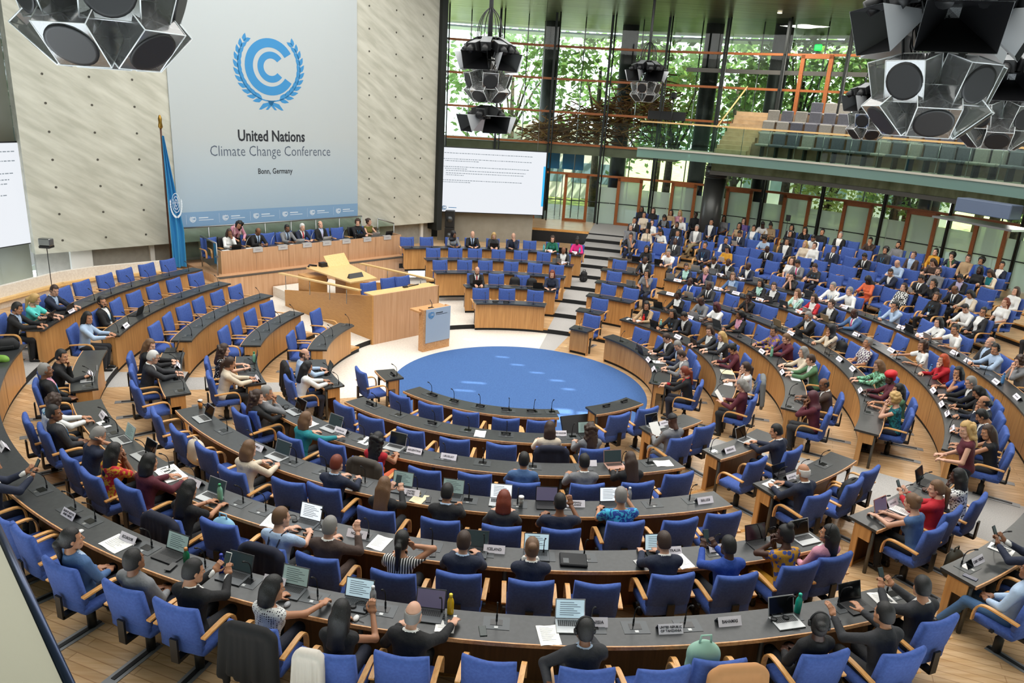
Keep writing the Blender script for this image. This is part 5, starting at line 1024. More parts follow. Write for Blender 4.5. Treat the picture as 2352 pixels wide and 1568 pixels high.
def add_person(loc, rz, rec, label, group=None):
    (pose, yaw, sex, hs, hc, sk, kind, col, inn, tie, ext) = rec
    yq = max(-30, min(30, int(round(yaw/30.0)*30))); op = {'J': 'v', 'j': 'w'}.get(kind)
    if inn == '-': op = None
    legs = 'x' if ('kha' in ext) else ('o' if 'jeans' in ext else 'n'); audience = group
    bm, tm, lm, HM, CM, an, g, W = body(pose, sex, yq, kind, op, legs)
    o = empty('person', loc, rz, label, 'person'); b = link('body', bm, o); sc = lin(SKN[sk]); v = random.uniform(.9, 1.1); b['tint'] = tuple(c*v for c in sc); hcl = lin(HCL.get(hc, '#222222')); b['brow'] = hcl
    t = link({'J': 'suit_jacket', 'j': 'jacket', 's': 'shirt', 't': 'short_sleeved_top', 'n': 'sleeveless_top'}[kind], tm, o); t['tint'] = lin(CLR[col]); t['inner'] = lin(CLR.get(inn, '#dddddd')); t['tie'] = lin(CLR[tie]) if tie in CLR else lin(CLR.get(inn, '#dddddd'))
    pat = {'dot': ('dot', '#2a2230'), 'str': ('str', '#dcdad6'), 'flo': ('flo', '#3d4f94'), 'spo': ('spo', '#d8d4cc' if col == 'k' else '#33303a'), 'chk': ('chk', '#5a4560'), 'chb': ('chk', '#17171a'), 'wav': ('wav', '#48b8d8' if col == 'B' else '#12404c'), 'wav2': ('wav', '#8fd0b0'), 'flo2': ('flo', '#b08a2c'), 'sari': ('wav', '#c89a24')}
    for e in ext:
        if e in pat: p, c2 = pat[e]; t['tint2'] = lin(c2); t.material_slots[0].link = 'OBJECT'; t.material_slots[0].material = PATS[p]
    l = link('trousers', lm, o); tc = CLR[col] if kind == 'J' else ('#e0dbd0' if 'white trousers' in label else ('#a0906f' if 'kha' in ext else ('#3d5f86' if 'jeans' in ext else ('#c98f1a' if 'flo' in ext else (CLR['o'] if 'orange' in label else random.choice(('#15161a', '#1c2030', '#26272b', '#1a1a1d'))))))); l['tint'] = lin(tc)
    if hs not in 'X':
        hm = hair(hs); h = link(hm.name.split('.')[0], hm, o); h.matrix_basis = HM; hv = {'H': ('#4d1c28' if col == 'm' else ('#141217' if hc == 'k' else '#d8a8a4')), 'T': '#d4141f', 'K': '#15161a'}.get(hs); h['tint'] = lin(hv) if hv else hcl
    for s in (-1, 1): q = link('shoe', SHOE, o); q.location = tuple(an[s]-np.array([0, 0, .045]))
    if 'l' in ext: link('lanyard', LANY, o).matrix_basis = CM
    if 'sus' in ext: link('braces', SUSM, o).matrix_basis = CM
    if 'scarf' in ext: q = link('scarf', SCM, o); q.matrix_basis = CM; q['tint'] = lin('#cfdbe0' if col == 'w' else '#c26a7c'); q['tint2'] = lin('#2f86b4' if col == 'w' else '#e8d8d4')
    if 'g' in ext: link('glasses', GLS, o).matrix_basis = HM
    if 'h' in ext: link('headset_worn', HSM, o).matrix_basis = HM
    if 'beard' in label:
        q = link('beard', BEARD, o); q.matrix_basis = HM; q['tint'] = hcl
    return o, W
def beard_mesh():
    f = Field((-.1, -.03, -.15), (.1, .13, .0), .0075); f.cap((-.045, .045, -.075), (.045, .045, -.075), .036, .036, .03); f.ell((0, .062, -.09), (.04, .034, .034), k=.02)
    for s in (-1, 1): f.cap((s*.058, .01, -.02), (s*.05, .045, -.07), .014, .024, .02)
    f.cap((-.02, .093, -.042), (.02, .093, -.042), .007, .007, .01); f.ell((0, .1, -.058), (.02, .02, .008), cut=True); V, F = f.mesh(); return np_mesh('beard', [(V, F, HAIR, 1)])
BEARD = beard_mesh()
# ---------------------------------------------------------------- who sits where: block, row, angle, radial offset, pose, head turn, sex, hair, colours, words
PEOPLE = [
 ('F', 6, -79.1, -0.24, 'ty 10 m S k 2', 'J k b - l', 'black suit and blue lanyard|short black hair|typing'),
 ('F', 6, -83.0, -0.35, 'ty 25 f P y 1', 't T - - -', 'turquoise T-shirt|blond hair in a scrunchie|typing on a laptop'),
 ('F', 6, -87.3, -0.41, 'ty -35 m S n 1', 'J n b - l', 'navy suit|brown hair|looking along the desk'),
 ('F', 5, -77.7, -0.25, 'rs -45 f L k 2', 's b - - -', 'pale blue shirt|long black hair|seated at the desk end'),
 ('F', 5, -85.1, -0.05, 'la -30 m S k 2', 'J k w - l', 'dark suit|black beard|leaning back'),
 ('G', 5, -62.3, -0.3, 'ch -20 m S k 2', 'j k k - -', 'black jacket|thick black hair|resting face on a hand'),
 ('G', 5, -57.8, 0.0, 'la 10 m S g 3', 'J k p p l', 'black suit over pink shirt|short grey hair|leaning back'),
 ('A', 5, -48.8, 0.02, 'ty 30 f C n 2', 's w - - scarf', 'white blouse and striped blue scarf|frizzy dark hair|bent over a tablet'),
 ('A', 5, -45.8, 0.12, 'la -30 m S k 3', 'J d w n l', 'charcoal suit|black hair|hands held before the chest'),
 ('A', 5, -39.2, -0.12, 'hd 0 m S g 2', 'j n n - -', 'navy jacket|grey hair|resting head on a raised hand'),
 ('A', 5, -35.1, -0.03, 'cl -10 f L k 3', 't r - - sari', 'red and yellow sari|wavy black hair|hands clasped at the face'),
 ('A', 5, -31.3, -0.15, 'rs -15 f O k 2', 's m - - -', 'maroon shirt|black bob|leaning over open papers'),
 ('A', 5, -25.4, 0.04, 'ty 0 f L k 2', 't k - - -', 'black blouse|long straight black hair|typing beside the CHINA card'),
 ('A', 6, -37.2, -0.32, 'ph -20 m S k 2', 'j n w - -', 'navy jacket|cropped black hair|tilting a tablet'),
 ('A', 6, -25.1, 0.12, 'la -50 m P k 2', 'j s b - -', 'steel blue suit|dark hair tied low|hands folded'),
 ('A', 6, -20.7, 0.08, 'la -15 m S k 3', 's g - - -', 'grey sweater|cropped black hair|seated before the ECUADOR card'),
 ('A', 6, -17.3, -0.03, 'ph -30 m S k 2', 'j k w - -', 'plain black jacket|thick black hair|holding a white phone'),
 ('A', 6, -12.9, -0.09, 'mo -20 f O k 2', 'n w - - dot', 'white dotted sleeveless top|shoulder length dark hair|reaching for the mouse'),
 ('A', 6, -8.7, 0.12, 'rh -5 f L k 2', 'n k - - -', 'black sleeveless top|long black hair in a clip|one forearm raised'),
 ('A', 6, -5.4, -0.06, 'ro 0 m B g 1', 'J k w - -', 'black suit|bald head|reaching to a phone'),
 ('A', 6, 3.2, 0.0, 'oc -15 m S k 3', 'J d b - h', 'dark suit|black hair and a headset|seated at the TUNISIA card'),
 ('A', 6, 15.2, 0.08, 'la -30 f N k 4', 'j k k - h', 'black jacket|dark bun and headphones|seated by the green bottle'),
 ('A', 6, 19.2, 0.11, 'ge -15 m S k 2', 's d h - -', 'dark grey sweater|black hair|gesturing over a laptop'),
 ('A', 6, 23.2, -0.17, 'ph -35 m S k 2', 'J d w - -', 'charcoal jacket|black hair and glasses|both hands raised'),
 ('A', 5, -17.0, 0.02, 'rs -25 m S l 1', 't b - - sus', 'pale blue shirt and dark braces|tousled greying hair|writing on paper'),
 ('A', 5, -13.3, -0.01, 'rh 0 m S g 1', 'J N w - -', 'dark brown suit|curly grey hair|one hand raised to a tablet'),
 ('A', 5, -8.0, 0.03, 'rf 0 f P k 2', 't k - - str', 'black and white striped top|long black ponytail|hand raised to the head'),
 ('A', 5, -3.9, -0.12, 'rs -5 m S n 1', 'J n b - -', 'navy suit|short brown hair|seated by the ICELAND card'),
 ('A', 5, 0.8, -0.1, 'cl 0 m N l 1', 'j n w - -', 'navy jacket and white trousers|light brown bun|both hands at the face'),
 ('A', 5, 10.4, -0.26, 'ty 5 m S n 1', 'J n w - -', 'dark navy suit and white collar|brown hair|typing before a white screen'),
 ('A', 5, 14.8, -0.06, 'ph 10 m S k 4', 's B - - -', 'bright blue shirt|short black braids|holding a phone'),
 ('A', 5, 19.9, -0.16, 'cl 25 f U k 4', 't y - - flo', 'yellow and blue floral blouse|dark hair pinned up|hands clasped'),
 ('A', 5, 23.2, -0.01, 'la 35 f L k 2', 'j p w - h', 'pink blazer|very long black hair|seated by an open laptop'),
 ('A', 4, -28.3, 0.1, 'rs -10 f O l 1', 'j c w - -', 'beige blazer|straight brown bob|behind the SAMOA card'),
 ('A', 4, -18.9, -0.32, 'rs -5 m S r 1', 'j n b - -', 'navy blazer|short auburn hair|leaning on the desk'),
 ('A', 4, -12.6, 0.12, 'ph 5 f L l 1', 'j k k - -', 'black blazer|long light brown hair|holding a phone'),
 ('A', 4, -6.8, 0.07, 'ty 0 m S k 2', 'J k b - -', 'black suit and blue collar|black hair|before a bright laptop'),
 ('A', 4, -1.5, 0.11, 'rs 0 f O r 1', 'j d d - -', 'dark grey blazer|auburn bob|before a laptop'),
 ('A', 4, 3.6, 0.07, 'rh 0 M S k 3', 't n - - -', 'navy polo shirt|black hair|elbows on the desk'),
 ('A', 4, 9.6, -0.11, 'rh -10 M S g 2', 't B - - wav', 'vivid blue patterned shirt|short grey hair|hand held to the face'),
 ('A', 3, -42.2, 0.12, 'rs -20 f W n 1', 's k - - -', 'black top|wavy dark brown hair|beside a grey suited man'),
 ('A', 3, -42.8, -0.16, 'cl -20 m S g 2', 'J g w - -', 'grey suit|greying black hair|hands raised together'),
 ('A', 3, -31.2, 0.12, 'ro -10 f O l 1', 's t - - -', 'teal blouse|short brown hair|reaching over papers'),
 ('A', 3, -19.0, 0.12, 'rs -10 f W k 2', 'n r - - -', 'red top and orange trousers|long curly black hair|seated by the ARGENTINA card'),
 ('A', 3, 0.4, 0.12, 'rs 0 m S k 2', 's s - - -', 'denim blue shirt|neat black hair|seen from behind'),
 ('A', 3, 8.1, 0.12, 'rs 0 m S k 2', 'j g w - -', 'mid grey blazer|black hair|left fist raised'),
 ('A', 3, 14.4, 0.09, 'ty 0 f L n 2', 's k - - -', 'black blouse|long dark brown hair|at a dark screen'),
 ('A', 2, 5.3, 0.01, 'rs 0 f O n 1', 's c - - -', 'cream sweater|brown bob|beside the KINGDOM card'),
 ('A', 2, 12.8, 0.12, 'rs 0 f W n 1', 's g - - -', 'light grey top|long wavy brown hair|before a glowing laptop'),
 ('G', 4, -67.3, -0.2, 'ty -20 f L l 1', 's k - - -', 'black sweater|long light brown hair|beside a white haired man'),
 ('G', 4, -61.9, -0.28, 'ty 5 m S w 1', 'J d w - g', 'dark grey suit|white hair and glasses|typing'),
 ('G', 3, -65.7, -0.11, 'rs -10 f W n 1', 't k - - spo', 'black blouse with white flowers|wavy brown hair|arms on the desk'),
 ('G', 3, -58.5, -0.12, 'ty 0 f P n 2', 'j c c - -', 'cream jacket|dark ponytail|typing'),
 ('G', 2, -62.7, -0.21, 'rs -20 m B n 1', 's b - - -', 'light blue shirt|bald head and dark beard|reading'),
 ('G', 2, -54.7, -0.06, 'ty -5 f L k 2', 's w - - -', 'white blouse|very long black hair|typing'),
 ('B', 2, 30.3, 0.07, 'rd 0 m K k 4', 'J g w - -', 'pale grey suit|black cap|reading a phone in the lap'),
 ('B', 3, 40.8, -0.02, 'ty 20 m S k 2', 'J n w - -', 'navy suit|short black hair|typing by the SENEGAL card'),
 ('B', 4, 31.3, -0.12, 'rs 10 m B w 2', 'J n w - -', 'blue grey suit|bald head and grey beard|arms on the desk'),
 ('B', 5, 34.0, -0.15, 'ty 10 f N l 1', 'n s - - -', 'blue denim dress|light brown bun|typing on a pink laptop'),
 ('B', 5, 38.1, -0.23, 'ph 20 f P l 1', 'j r r - -', 'bright red blazer|tied sandy hair|holding up a blue phone'),
 ('B', 5, 42.5, -0.15, 'ch 15 f L k 4', 't w - - spo', 'white patterned blouse|black braids and glasses|hand at the chin'),
 ('B', 6, 35.6, -0.18, 'ph 10 m S k 3', 'j n w - -', 'navy jacket|black hair|holding a phone over paper'),
 ('B', 6, 30.9, 0.12, 'la 10 m S k 3', 's b - - jeans', 'light blue shirt and jeans|black hair|legs stretched out'),
 ('C', 1, 106.4, -0.06, 'wr 0 m S n 1', 'J k w - -', 'black suit|combed brown hair|reading papers'),
 ('C', 1, 97.1, 0.11, 'wr 20 m S g 1', 'J n b - -', 'navy suit and pale blue shirt|wavy grey hair|leaning back'),
 ('C', 1, 85.7, -0.1, 'wr 0 m S n 1', 'j g w - -', 'slate grey jacket|short brown hair|looking down'),
 ('C', 1, 67.2, 0.03, 'ty 10 f P r 1', 'j k r - l', 'black blazer over red top|long auburn hair|hands on a red notebook'),
 ('C', 2, 136.1, -0.37, 'rs 40 f O k 2', 'j h k - -', 'tan blazer|short dark bob|looking aside'),
 ('C', 2, 125.5, -0.39, 'rs 10 f L k 2', 'j k k - l', 'black jacket and blue lanyard|long straight black hair|facing the podium'),
 ('C', 2, 122.5, -0.05, 'wr 0 m S k 2', 'J k w - -', 'black suit and white shirt|fringe of black hair|typing'),
 ('C', 2, 107.3, -0.42, 'ty 20 f O n 1', 'j d w - -', 'charcoal blazer|short dark brown hair|hands on papers'),
 ('C', 2, 101.6, -0.19, 'ty 10 f L y 1', 'j d w - -', 'grey blazer|long blond hair|typing'),
 ('C', 2, 90.6, -0.29, 'wr 10 f N k 2', 's m - - l', 'dark plum sweater|dark hair in a bun|looking at notes'),
 ('C', 2, 74.7, -0.19, 'ch 15 f P n 1', 't w - - -', 'white striped blouse|dark ponytail|hand at the chin'),
 ('C', 2, 60.5, -0.11, 'rd 20 f O g 1', 'j m m - -', 'crimson blazer|grey bob|reading a sheet'),
 ('C', 3, 135.2, -0.38, 'rs 0 f U k 4', 'j k w - -', 'black blazer and white collar|pinned up black hair|behind a black laptop'),
 ('C', 3, 128.8, -0.1, 'wr 0 m B k 4', 'j g g - l', 'grey jacket and lanyard|shaved head|looking down'),
 ('C', 3, 123.0, -0.22, 'ty -5 f O m 4', 't w - - -', 'white shirt|short burgundy hair|behind a silver laptop'),
 ('C', 3, 114.9, -0.31, 'rs -35 f P k 3', 'j k p - l', 'black blazer over pink top|tied black hair|head turned aside'),
 ('C', 3, 101.8, -0.26, 'rs 20 f S k 2', 's v - - flo2', 'purple patterned shirt|short dark hair|hands together'),
 ('C', 3, 96.4, -0.19, 'ty 15 m S l 1', 's m - - -', 'maroon shirt|light brown hair|hands on the desk'),
 ('C', 3, 86.9, -0.19, 'rs 10 f O g 1', 's c - - -', 'pale cardigan|silver grey bob|looking down'),
 ('C', 3, 82.2, -0.16, 'ty 15 m S n 1', 'j e w - -', 'green blazer|dark brown hair|typing'),
 ('C', 3, 68.0, -0.05, 'ty 20 m B k 3', 'J N w - g', 'brown suit|receding black hair and glasses|typing'),
 ('C', 3, 59.5, -0.17, 'cl 20 f H m 3', 's m - - -', 'maroon sweater|patterned maroon headscarf|hands at the mouth'),
 ('C', 4, 139.0, -0.42, 'rs 10 m B k 4', 'J B w n -', 'blue suit|shaved head|watching the podium'),
 ('C', 4, 134.2, -0.41, 'rs 0 m B k 4', 'J d w k -', 'dark charcoal suit|shaved head|behind a grey laptop'),
 ('C', 4, 123.7, -0.42, 'ch 0 f N k 4', 't k - - -', 'black top|black bun|hand at the face'),
 ('C', 4, 108.5, -0.06, 'ty 10 m S g 2', 'J k w - -', 'black suit|grey hair and beard|typing'),
 ('C', 4, 99.8, -0.41, 'ch 15 f H k 2', 'j c c - -', 'cream jacket|black headscarf|hand at the mouth'),
 ('C', 4, 91.8, 0.12, 'la 10 m S g 2', 't w - - chk', 'checked shirt|short grey hair|leaning back'),
 ('C', 4, 79.7, -0.33, 'ty 10 f L l 1', 's e - - wav2', 'green printed blouse|long sandy hair|hands over a laptop'),
 ('C', 4, 73.7, -0.2, 'rs 20 f T r 4', 's m - - -', 'maroon top|bright red headwrap|turned to a neighbour'),
 ('C', 4, 68.5, -0.13, 'rs 15 f L k 2', 't e - - -', 'olive green top|straight black hair|looking down'),
 ('C', 4, 63.9, -0.25, 'cl 15 f C y 1', 'n t - - wav', 'teal patterned dress|curly blond hair and sunglasses|hands clasped'),
 ('C', 5, 144.7, -0.42, 'rs 35 f P n 2', 'j n q - -', 'navy blazer over mint top|long dark ponytail|looking at the podium'),
 ('C', 5, 140.5, -0.18, 'rs 10 m B g 1', 'J n p - l', 'navy suit over pink shirt|cropped grey hair|red lanyard on the chest'),
 ('C', 5, 134.5, -0.42, 'rs 20 f O l 1', 'j s b - -', 'blue blazer|light brown bob|behind a grey laptop'),
 ('C', 5, 128.4, -0.42, 'rs 0 f L k 2', 'j k q - -', 'black blazer over mint top|long black hair|looking down'),
 ('C', 5, 125.4, -0.42, 'rs 35 f P n 1', 'j k w - -', 'black jacket over white blouse|dark hair tied back|in profile'),
 ('C', 5, 120.1, -0.42, 'ch 10 f O l 1', 'j q w - -', 'mint jacket|short light brown hair|hand at the chin'),
 ('C', 5, 116.4, -0.35, 'rs 10 f L n 1', 'j r w - g', 'scarlet blazer|long dark hair and glasses|before a name card'),
 ('C', 5, 112.4, -0.38, 'rs 10 m S n 1', 'j k w - -', 'open black jacket|wavy brown hair|hands clasped'),
 ('C', 5, 106.7, -0.26, 'ty 5 m B k 4', 'J s w M -', 'blue suit and magenta tie|shaved head|typing'),
 ('C', 5, 89.3, -0.36, 'ro 40 f W n 2', 't w - - -', 'white T-shirt|dark wavy hair|turned away along the desk'),
 ('C', 5, 83.0, -0.42, 'ch 10 f O o 1', 's r - - -', 'red cardigan|bright ginger bob|drinking from a cup'),
 ('C', 5, 77.7, -0.34, 'ch 25 f L k 2', 't B - - -', 'royal blue top|straight black hair|face turned away'),
 ('C', 5, 74.2, -0.15, 'ty 10 m S g 1', 'J k w - g', 'black suit|grey hair and dark glasses|typing'),
 ('C', 5, 70.7, -0.14, 'wr 0 f L k 2', 's k - - -', 'black top|long black hair|head bowed'),
 ('C', 5, 66.7, -0.16, 'ch 15 m B k 2', 'J n w - -', 'navy suit|receding dark hair|hand on the chin'),
 ('C', 5, 61.9, -0.25, 'wr 5 m S k 2', 'J n w - -', 'midnight blue suit|wavy black hair|looking down'),
 ('C', 5, 56.8, -0.16, 'ty 20 f L n 2', 'n k - - -', 'black sleeveless dress|long brown hair|seated at the desk end'),
 ('C', 5, 48.6, -0.25, 'st 30 f W y 1', 'n m - - -', 'dark patterned dress|long curly blond hair|standing at the desk end'),
 ('D', 6, 155.9, -0.42, 'rs 0 f L k 2', 's k - - l', 'black top|long black hair|behind a black laptop'),
 ('D', 6, 151.5, -0.42, 'ty 0 m S g 1', 't w - - -', 'white polo shirt|grey hair and glasses|behind a black laptop'),
 ('D', 5, 153.7, -0.42, 'rs -10 m B k 4', 'J k w - -', 'black suit and white shirt|shaved head|beside a grey laptop'),
 ('D', 4, 149.8, -0.42, 'ch 0 f O k 2', 't g - - -', 'grey dress|black bob|hand on the cheek'),
 ('C', 6, 142.7, -0.21, 'hd 10 m S k 3', 'J k w - -', 'black jacket and white shirt|short black hair|hand on the forehead'),
 ('C', 6, 139.9, -0.42, 'rs 10 m B k 4', 'J k w - -', 'black jacket|close cropped hair|before a name card'),
 ('C', 6, 136.0, -0.42, 'rs 10 m B k 4', 'J n w - -', 'navy jacket|bald head|behind a grey laptop'),
 ('C', 6, 127.5, -0.38, 'cl 0 f P k 1', 's k - - g', 'black top|dark hair and glasses|hands at the mouth'),
 ('C', 6, 119.7, -0.36, 'rs 0 m S g 1', 's w - n l', 'white shirt and lanyard|grey hair|looking down'),
 ('C', 6, 116.3, -0.25, 'ro 15 m S g 1', 's w - - -', 'white shirt|grey hair|arm along the desk'),
 ('C', 6, 107.6, -0.42, 'ch 0 m S k 2', 's b - - -', 'pale blue shirt|black hair and glasses|hand at the mouth'),
 ('C', 6, 99.1, -0.27, 'rs 15 f L k 1', 's w - n -', 'white blouse with navy ribbon|long black hair|behind a black laptop'),
 ('C', 6, 95.6, -0.29, 'ro 20 m S k 2', 't w - - -', 'white polo shirt|black hair|behind a silver laptop'),
 ('C', 6, 90.0, -0.25, 'la 10 m B g 1', 'J d b - -', 'grey suit|bald head|reclining low'),
 ('C', 6, 87.3, -0.26, 'rs 20 m S k 2', 's b - - h', 'pale blue shirt|black hair and a headset|arms on the desk'),
 ('C', 6, 82.9, -0.12, 'cl 15 f C n 1', 's g - - g', 'grey shirt|curly brown hair and glasses|hands clasped'),
 ('E', 6, -165.8, -0.42, 'rs 20 f H k 3', 's g - - l', 'grey top|black headscarf|looking down'),
 ('E', 6, -169.6, -0.42, 'rs 0 m B g 1', 'J k b n -', 'black suit and blue tie|bald head|watching the hall'),
 ('E', 6, -173.8, -0.42, 'ty 0 f L y 1', 's d - - -', 'dark blouse|long blond hair|behind a laptop'),
 ('E', 6, -177.7, -0.42, 'ch 15 m B g 1', 's n - - -', 'navy sweater|bald head|hand at the chin'),
 ('E', 6, 174.5, -0.42, 'rs 0 f O n 1', 's G - - l', 'emerald green blouse|dark bob|behind a white name card'),
 ('E', 6, 169.6, -0.42, 'rs 15 f U k 4', 'j M M - -', 'bright pink blazer|pinned hair with white band|by the stairs'),
 ('E', 5, 171.5, -0.39, 'rs 0 m B k 3', 'j d w - -', 'grey blue suit|bald head|behind two name cards'),
 ('E', 3, -166.7, -0.4, 'ty 0 m B n 1', 'J k w r -', 'dark suit and red tie|bald head and beard|behind a laptop'),
 ('E', 3, 172.0, -0.42, 'rs 10 f O r 1', 's n - - -', 'navy patterned top|copper red bob|arms folded on the desk'),
 ('R', 8, 162.0, 0.12, 'la 0 m S g 1', 's g - - -', 'grey blue shirt|grey hair|in the audience'),
 ('R', 7, 160.9, 0.12, 'ch 0 m S k 2', 'j k g - -', 'black jacket over grey shirt|black hair|in the first audience row'),
 ('R', 9, 162.3, 0.12, 'la 10 m S k 2', 'J k w k -', 'black suit and dark tie|black hair|in the audience'),
 ('R', 10, 161.5, -0.42, 'la 10 f N k 2', 's c - - -', 'cream blouse|dark hair tied up|in the audience'),
 ('R', 11, 162.7, 0.12, 'la 0 f L k 3', 's k - - -', 'black jumper|long black hair|in the back row below the gallery'),
 ('R', 11, 160.9, -0.11, 'la 0 f L n 1', 's k - - -', 'black cardigan|long brown hair|in the back row'),
 ('R', 9, 159.4, 0.03, 'la 0 f N n 1', 's w - - -', 'crisp white shirt|tied brown hair|in the audience'),
 ('R', 8, 159.0, -0.42, 'la 0 f O k 2', 'j c c - -', 'ivory blazer|short dark hair|reading on the lap'),
 ('R', 10, 158.4, 0.12, 'wr 0 f O k 2', 'j k g - l', 'black jacket|dark fringe bob|looking down'),
 ('R', 11, 158.3, -0.06, 'la 0 f L k 2', 's h - - -', 'floral beige top|long black hair|in the back row'),
 ('R', 11, 157.1, 0.12, 'la 0 f L y 1', 's p - - -', 'pink scarf and top|pale blond hair|in the back row'),
 ('R', 10, 155.9, 0.12, 'wr 0 m B n 1', 's w - - -', 'white shirt|bald head|looking down'),
 ('R', 9, 155.5, 0.12, 'la 0 m S k 3', 'j k k - -', 'black jacket|black hair and beard|in the audience'),
 ('R', 8, 156.8, 0.12, 'hd 10 f L k 2', 's w - - -', 'white blouse|long black hair|hand shading the eyes'),
 ('R', 8, 154.1, 0.12, 'la 0 m S k 2', 'J n b n -', 'navy suit and blue tie|black hair|seated in the audience'),
 ('R', 7, 152.9, 0.02, 'la 0 m B k 4', 'J d w k -', 'grey suit and dark tie|shaved head|in the first audience row'),
 ('R', 9, 152.3, 0.08, 'la 10 m S g 1', 'j g w - kha', 'grey blazer and khaki trousers|grey hair|legs crossed'),
 ('R', 11, 154.8, 0.12, 'la 10 m S k 4', 's k - - emb', 'black hoodie with white emblem|short black hair|by the round column'),
 ('R', 10, 151.4, 0.12, 'la 0 m S k 2', 'j n w - -', 'navy blazer|black hair|by the round column'),
 ('R', 11, 150.8, 0.12, 'la 0 f L k 3', 't g - - -', 'grey sleeveless top|long black hair|working on a laptop'),
 ('R', 7, 147.8, 0.12, 'la 5 m S k 2', 's n - - l', 'navy sweater and white badge|black hair|in the first audience row'),
 ('R', 8, 145.9, -0.04, 'la 20 f N k 2', 'j w n - -', 'white blazer|dark tied hair|in the audience'),
 ('R', 7, 143.9, 0.12, 'rd 0 f L k 2', 't y - - -', 'mustard top|long black hair|reading white sheets'),
 ('R', 9, 145.7, 0.12, 'rd 0 m S k 2', 'J n w n -', 'navy suit|black hair|looking at a phone'),
 ('R', 10, 147.3, 0.12, 'la 0 f L k 2', 'n h - - -', 'tan sleeveless top|dark hair|in the audience'),
 ('R', 11, 148.0, 0.12, 'la 0 f L n 1', 't v - - -', 'purple T-shirt|long brown hair|in the back row'),
 ('R', 10, 145.0, -0.03, 'la 10 f P k 2', 'j s w - -', 'sky blue cardigan|dark hair tied back|looking up'),
 ('R', 11, 145.2, 0.12, 'wr 0 m S k 4', 't w - - -', 'white short sleeved shirt|short black hair|looking down'),
 ('R', 11, 144.1, 0.12, 'wr 0 f U k 2', 's h - - -', 'beige blouse|hair in a top knot|behind a laptop'),
 ('R', 11, 141.4, 0.12, 'la 0 f O k 2', 'j k w - -', 'black cardigan over white top|black bob|in the back row'),
 ('R', 11, 139.5, 0.12, 'ch 0 f L k 2', 's k - - -', 'black shirt|long black hair|hand at the chin'),
 ('R', 10, 139.7, -0.42, 'la 0 f L k 2', 's k - - -', 'dark top|long black hair|in the audience'),
 ('R', 9, 141.7, 0.12, 'wr 0 f C k 2', 't b - - l', 'pale blue blouse|curly black hair|looking down'),
 ('R', 9, 138.2, -0.27, 'la 0 m S k 2', 'j d w - -', 'dark blazer over white T-shirt|black hair|in the audience'),
 ('R', 8, 138.7, -0.31, 'wr 0 m B k 4', 'J k w k -', 'black suit|shaved head|looking down'),
 ('R', 9, 135.8, 0.12, 'la 10 f L y 1', 's c - - -', 'off white blouse|blond hair|arms crossed'),
 ('R', 10, 136.5, 0.12, 'wr 0 m S k 2', 's w - - -', 'white shirt|black hair and beard|looking down'),
 ('R', 9, 134.4, 0.12, 'la 10 f S n 1', 's w - - -', 'loose white shirt|short brown hair|hands on the lap'),
 ('R', 11, 137.3, 0.12, 'la 0 m S k 2', 'j k k - -', 'black jacket|black cap of hair|against the glass wall'),
 ('R', 11, 134.9, 0.12, 'la 15 m S g 1', 'j k w - -', 'black blazer and white shirt|grey hair|against the glass wall'),
 ('R', 9, 131.6, 0.12, 'la 0 m S k 2', 'J n w k -', 'dark navy suit and black tie|black hair|in the audience'),
 ('R', 11, 131.0, 0.12, 'ch 0 m S k 2', 's N - - -', 'brown shirt|black hair|hands at the chin'),
 ('R', 9, 126.9, 0.1, 'wr 0 m S k 2', 'J k w k -', 'black suit and pale shirt|black hair|looking down'),
 ('R', 10, 126.6, -0.19, 'la 0 m C k 2', 's d - - l', 'dark shirt with white badge|curly black hair|in the audience'),
 ('R', 7, 132.8, 0.12, 'la 10 f L n 1', 't w - - -', 'white T-shirt|long brown hair|behind a laptop on the lap'),
 ('R', 7, 131.5, 0.12, 'wr 0 m S k 2', 'J g w M -', 'grey suit and magenta tie|black hair|looking down'),
 ('R', 7, 128.6, 0.12, 'wr 0 f S n 1', 't d - - l', 'dark grey T-shirt|short brown hair|working on a tablet'),
 ('R', 7, 119.7, 0.12, 'wr 0 f H k 4', 's o - - -', 'orange dress|black headscarf|head bowed'),
 ('R', 11, 127.6, 0.12, 'la 0 m S k 2', 's g - - -', 'grey sweater with dark strap|black hair and beard|arms folded'),
 ('R', 10, 123.3, 0.12, 'la 0 m S n 1', 'j N b - -', 'brown jacket over blue shirt|brown hair and white mask|in the audience'),
 ('R', 9, 122.3, 0.12, 'wr 0 m B g 1', 's b - - -', 'pale shirt|bald head|working on a laptop'),
 ('R', 8, 120.1, 0.12, 'ty 20 m S k 2', 'J n w - g', 'dark blue suit|black hair and glasses|in profile'),
 ('R', 10, 119.9, -0.42, 'wr 0 f L n 1', 't N - - -', 'brown top|brown hair|head bowed low'),
 ('R', 11, 123.1, 0.12, 'la 10 f P k 1', 's y - - l', 'mustard yellow jumper|tied dark hair|against the glass wall'),
 ('R', 11, 121.0, 0.12, 'ch 10 m C k 1', 'j n e - -', 'navy blazer over green T-shirt|curly black hair|hand at the mouth'),
 ('R', 11, 119.3, 0.12, 'la 20 m S n 1', 's h - - g', 'beige shirt|brown hair and glasses|arms crossed'),
 ('R', 11, 117.8, 0.12, 'la 0 m C k 2', 'j B s - -', 'blue jacket|curly dark hair|against the glass wall'),
 ('R', 11, 115.5, 0.12, 'la 20 f N k 2', 'j n w - -', 'navy jacket|black bun|at the end of the back row'),
 ('R', 10, 114.7, -0.17, 'la 0 f L k 4', 's k - - -', 'black jacket|long dark hair|in shade'),
 ('R', 9, 113.8, 0.12, 'wr 0 m S k 2', 'j k l - -', 'black suit over lilac shirt|black hair|looking down'),
 ('R', 9, 116.9, 0.06, 'la 5 m S n 1', 's g - - -', 'grey jumper|short hair and full beard|hands together'),
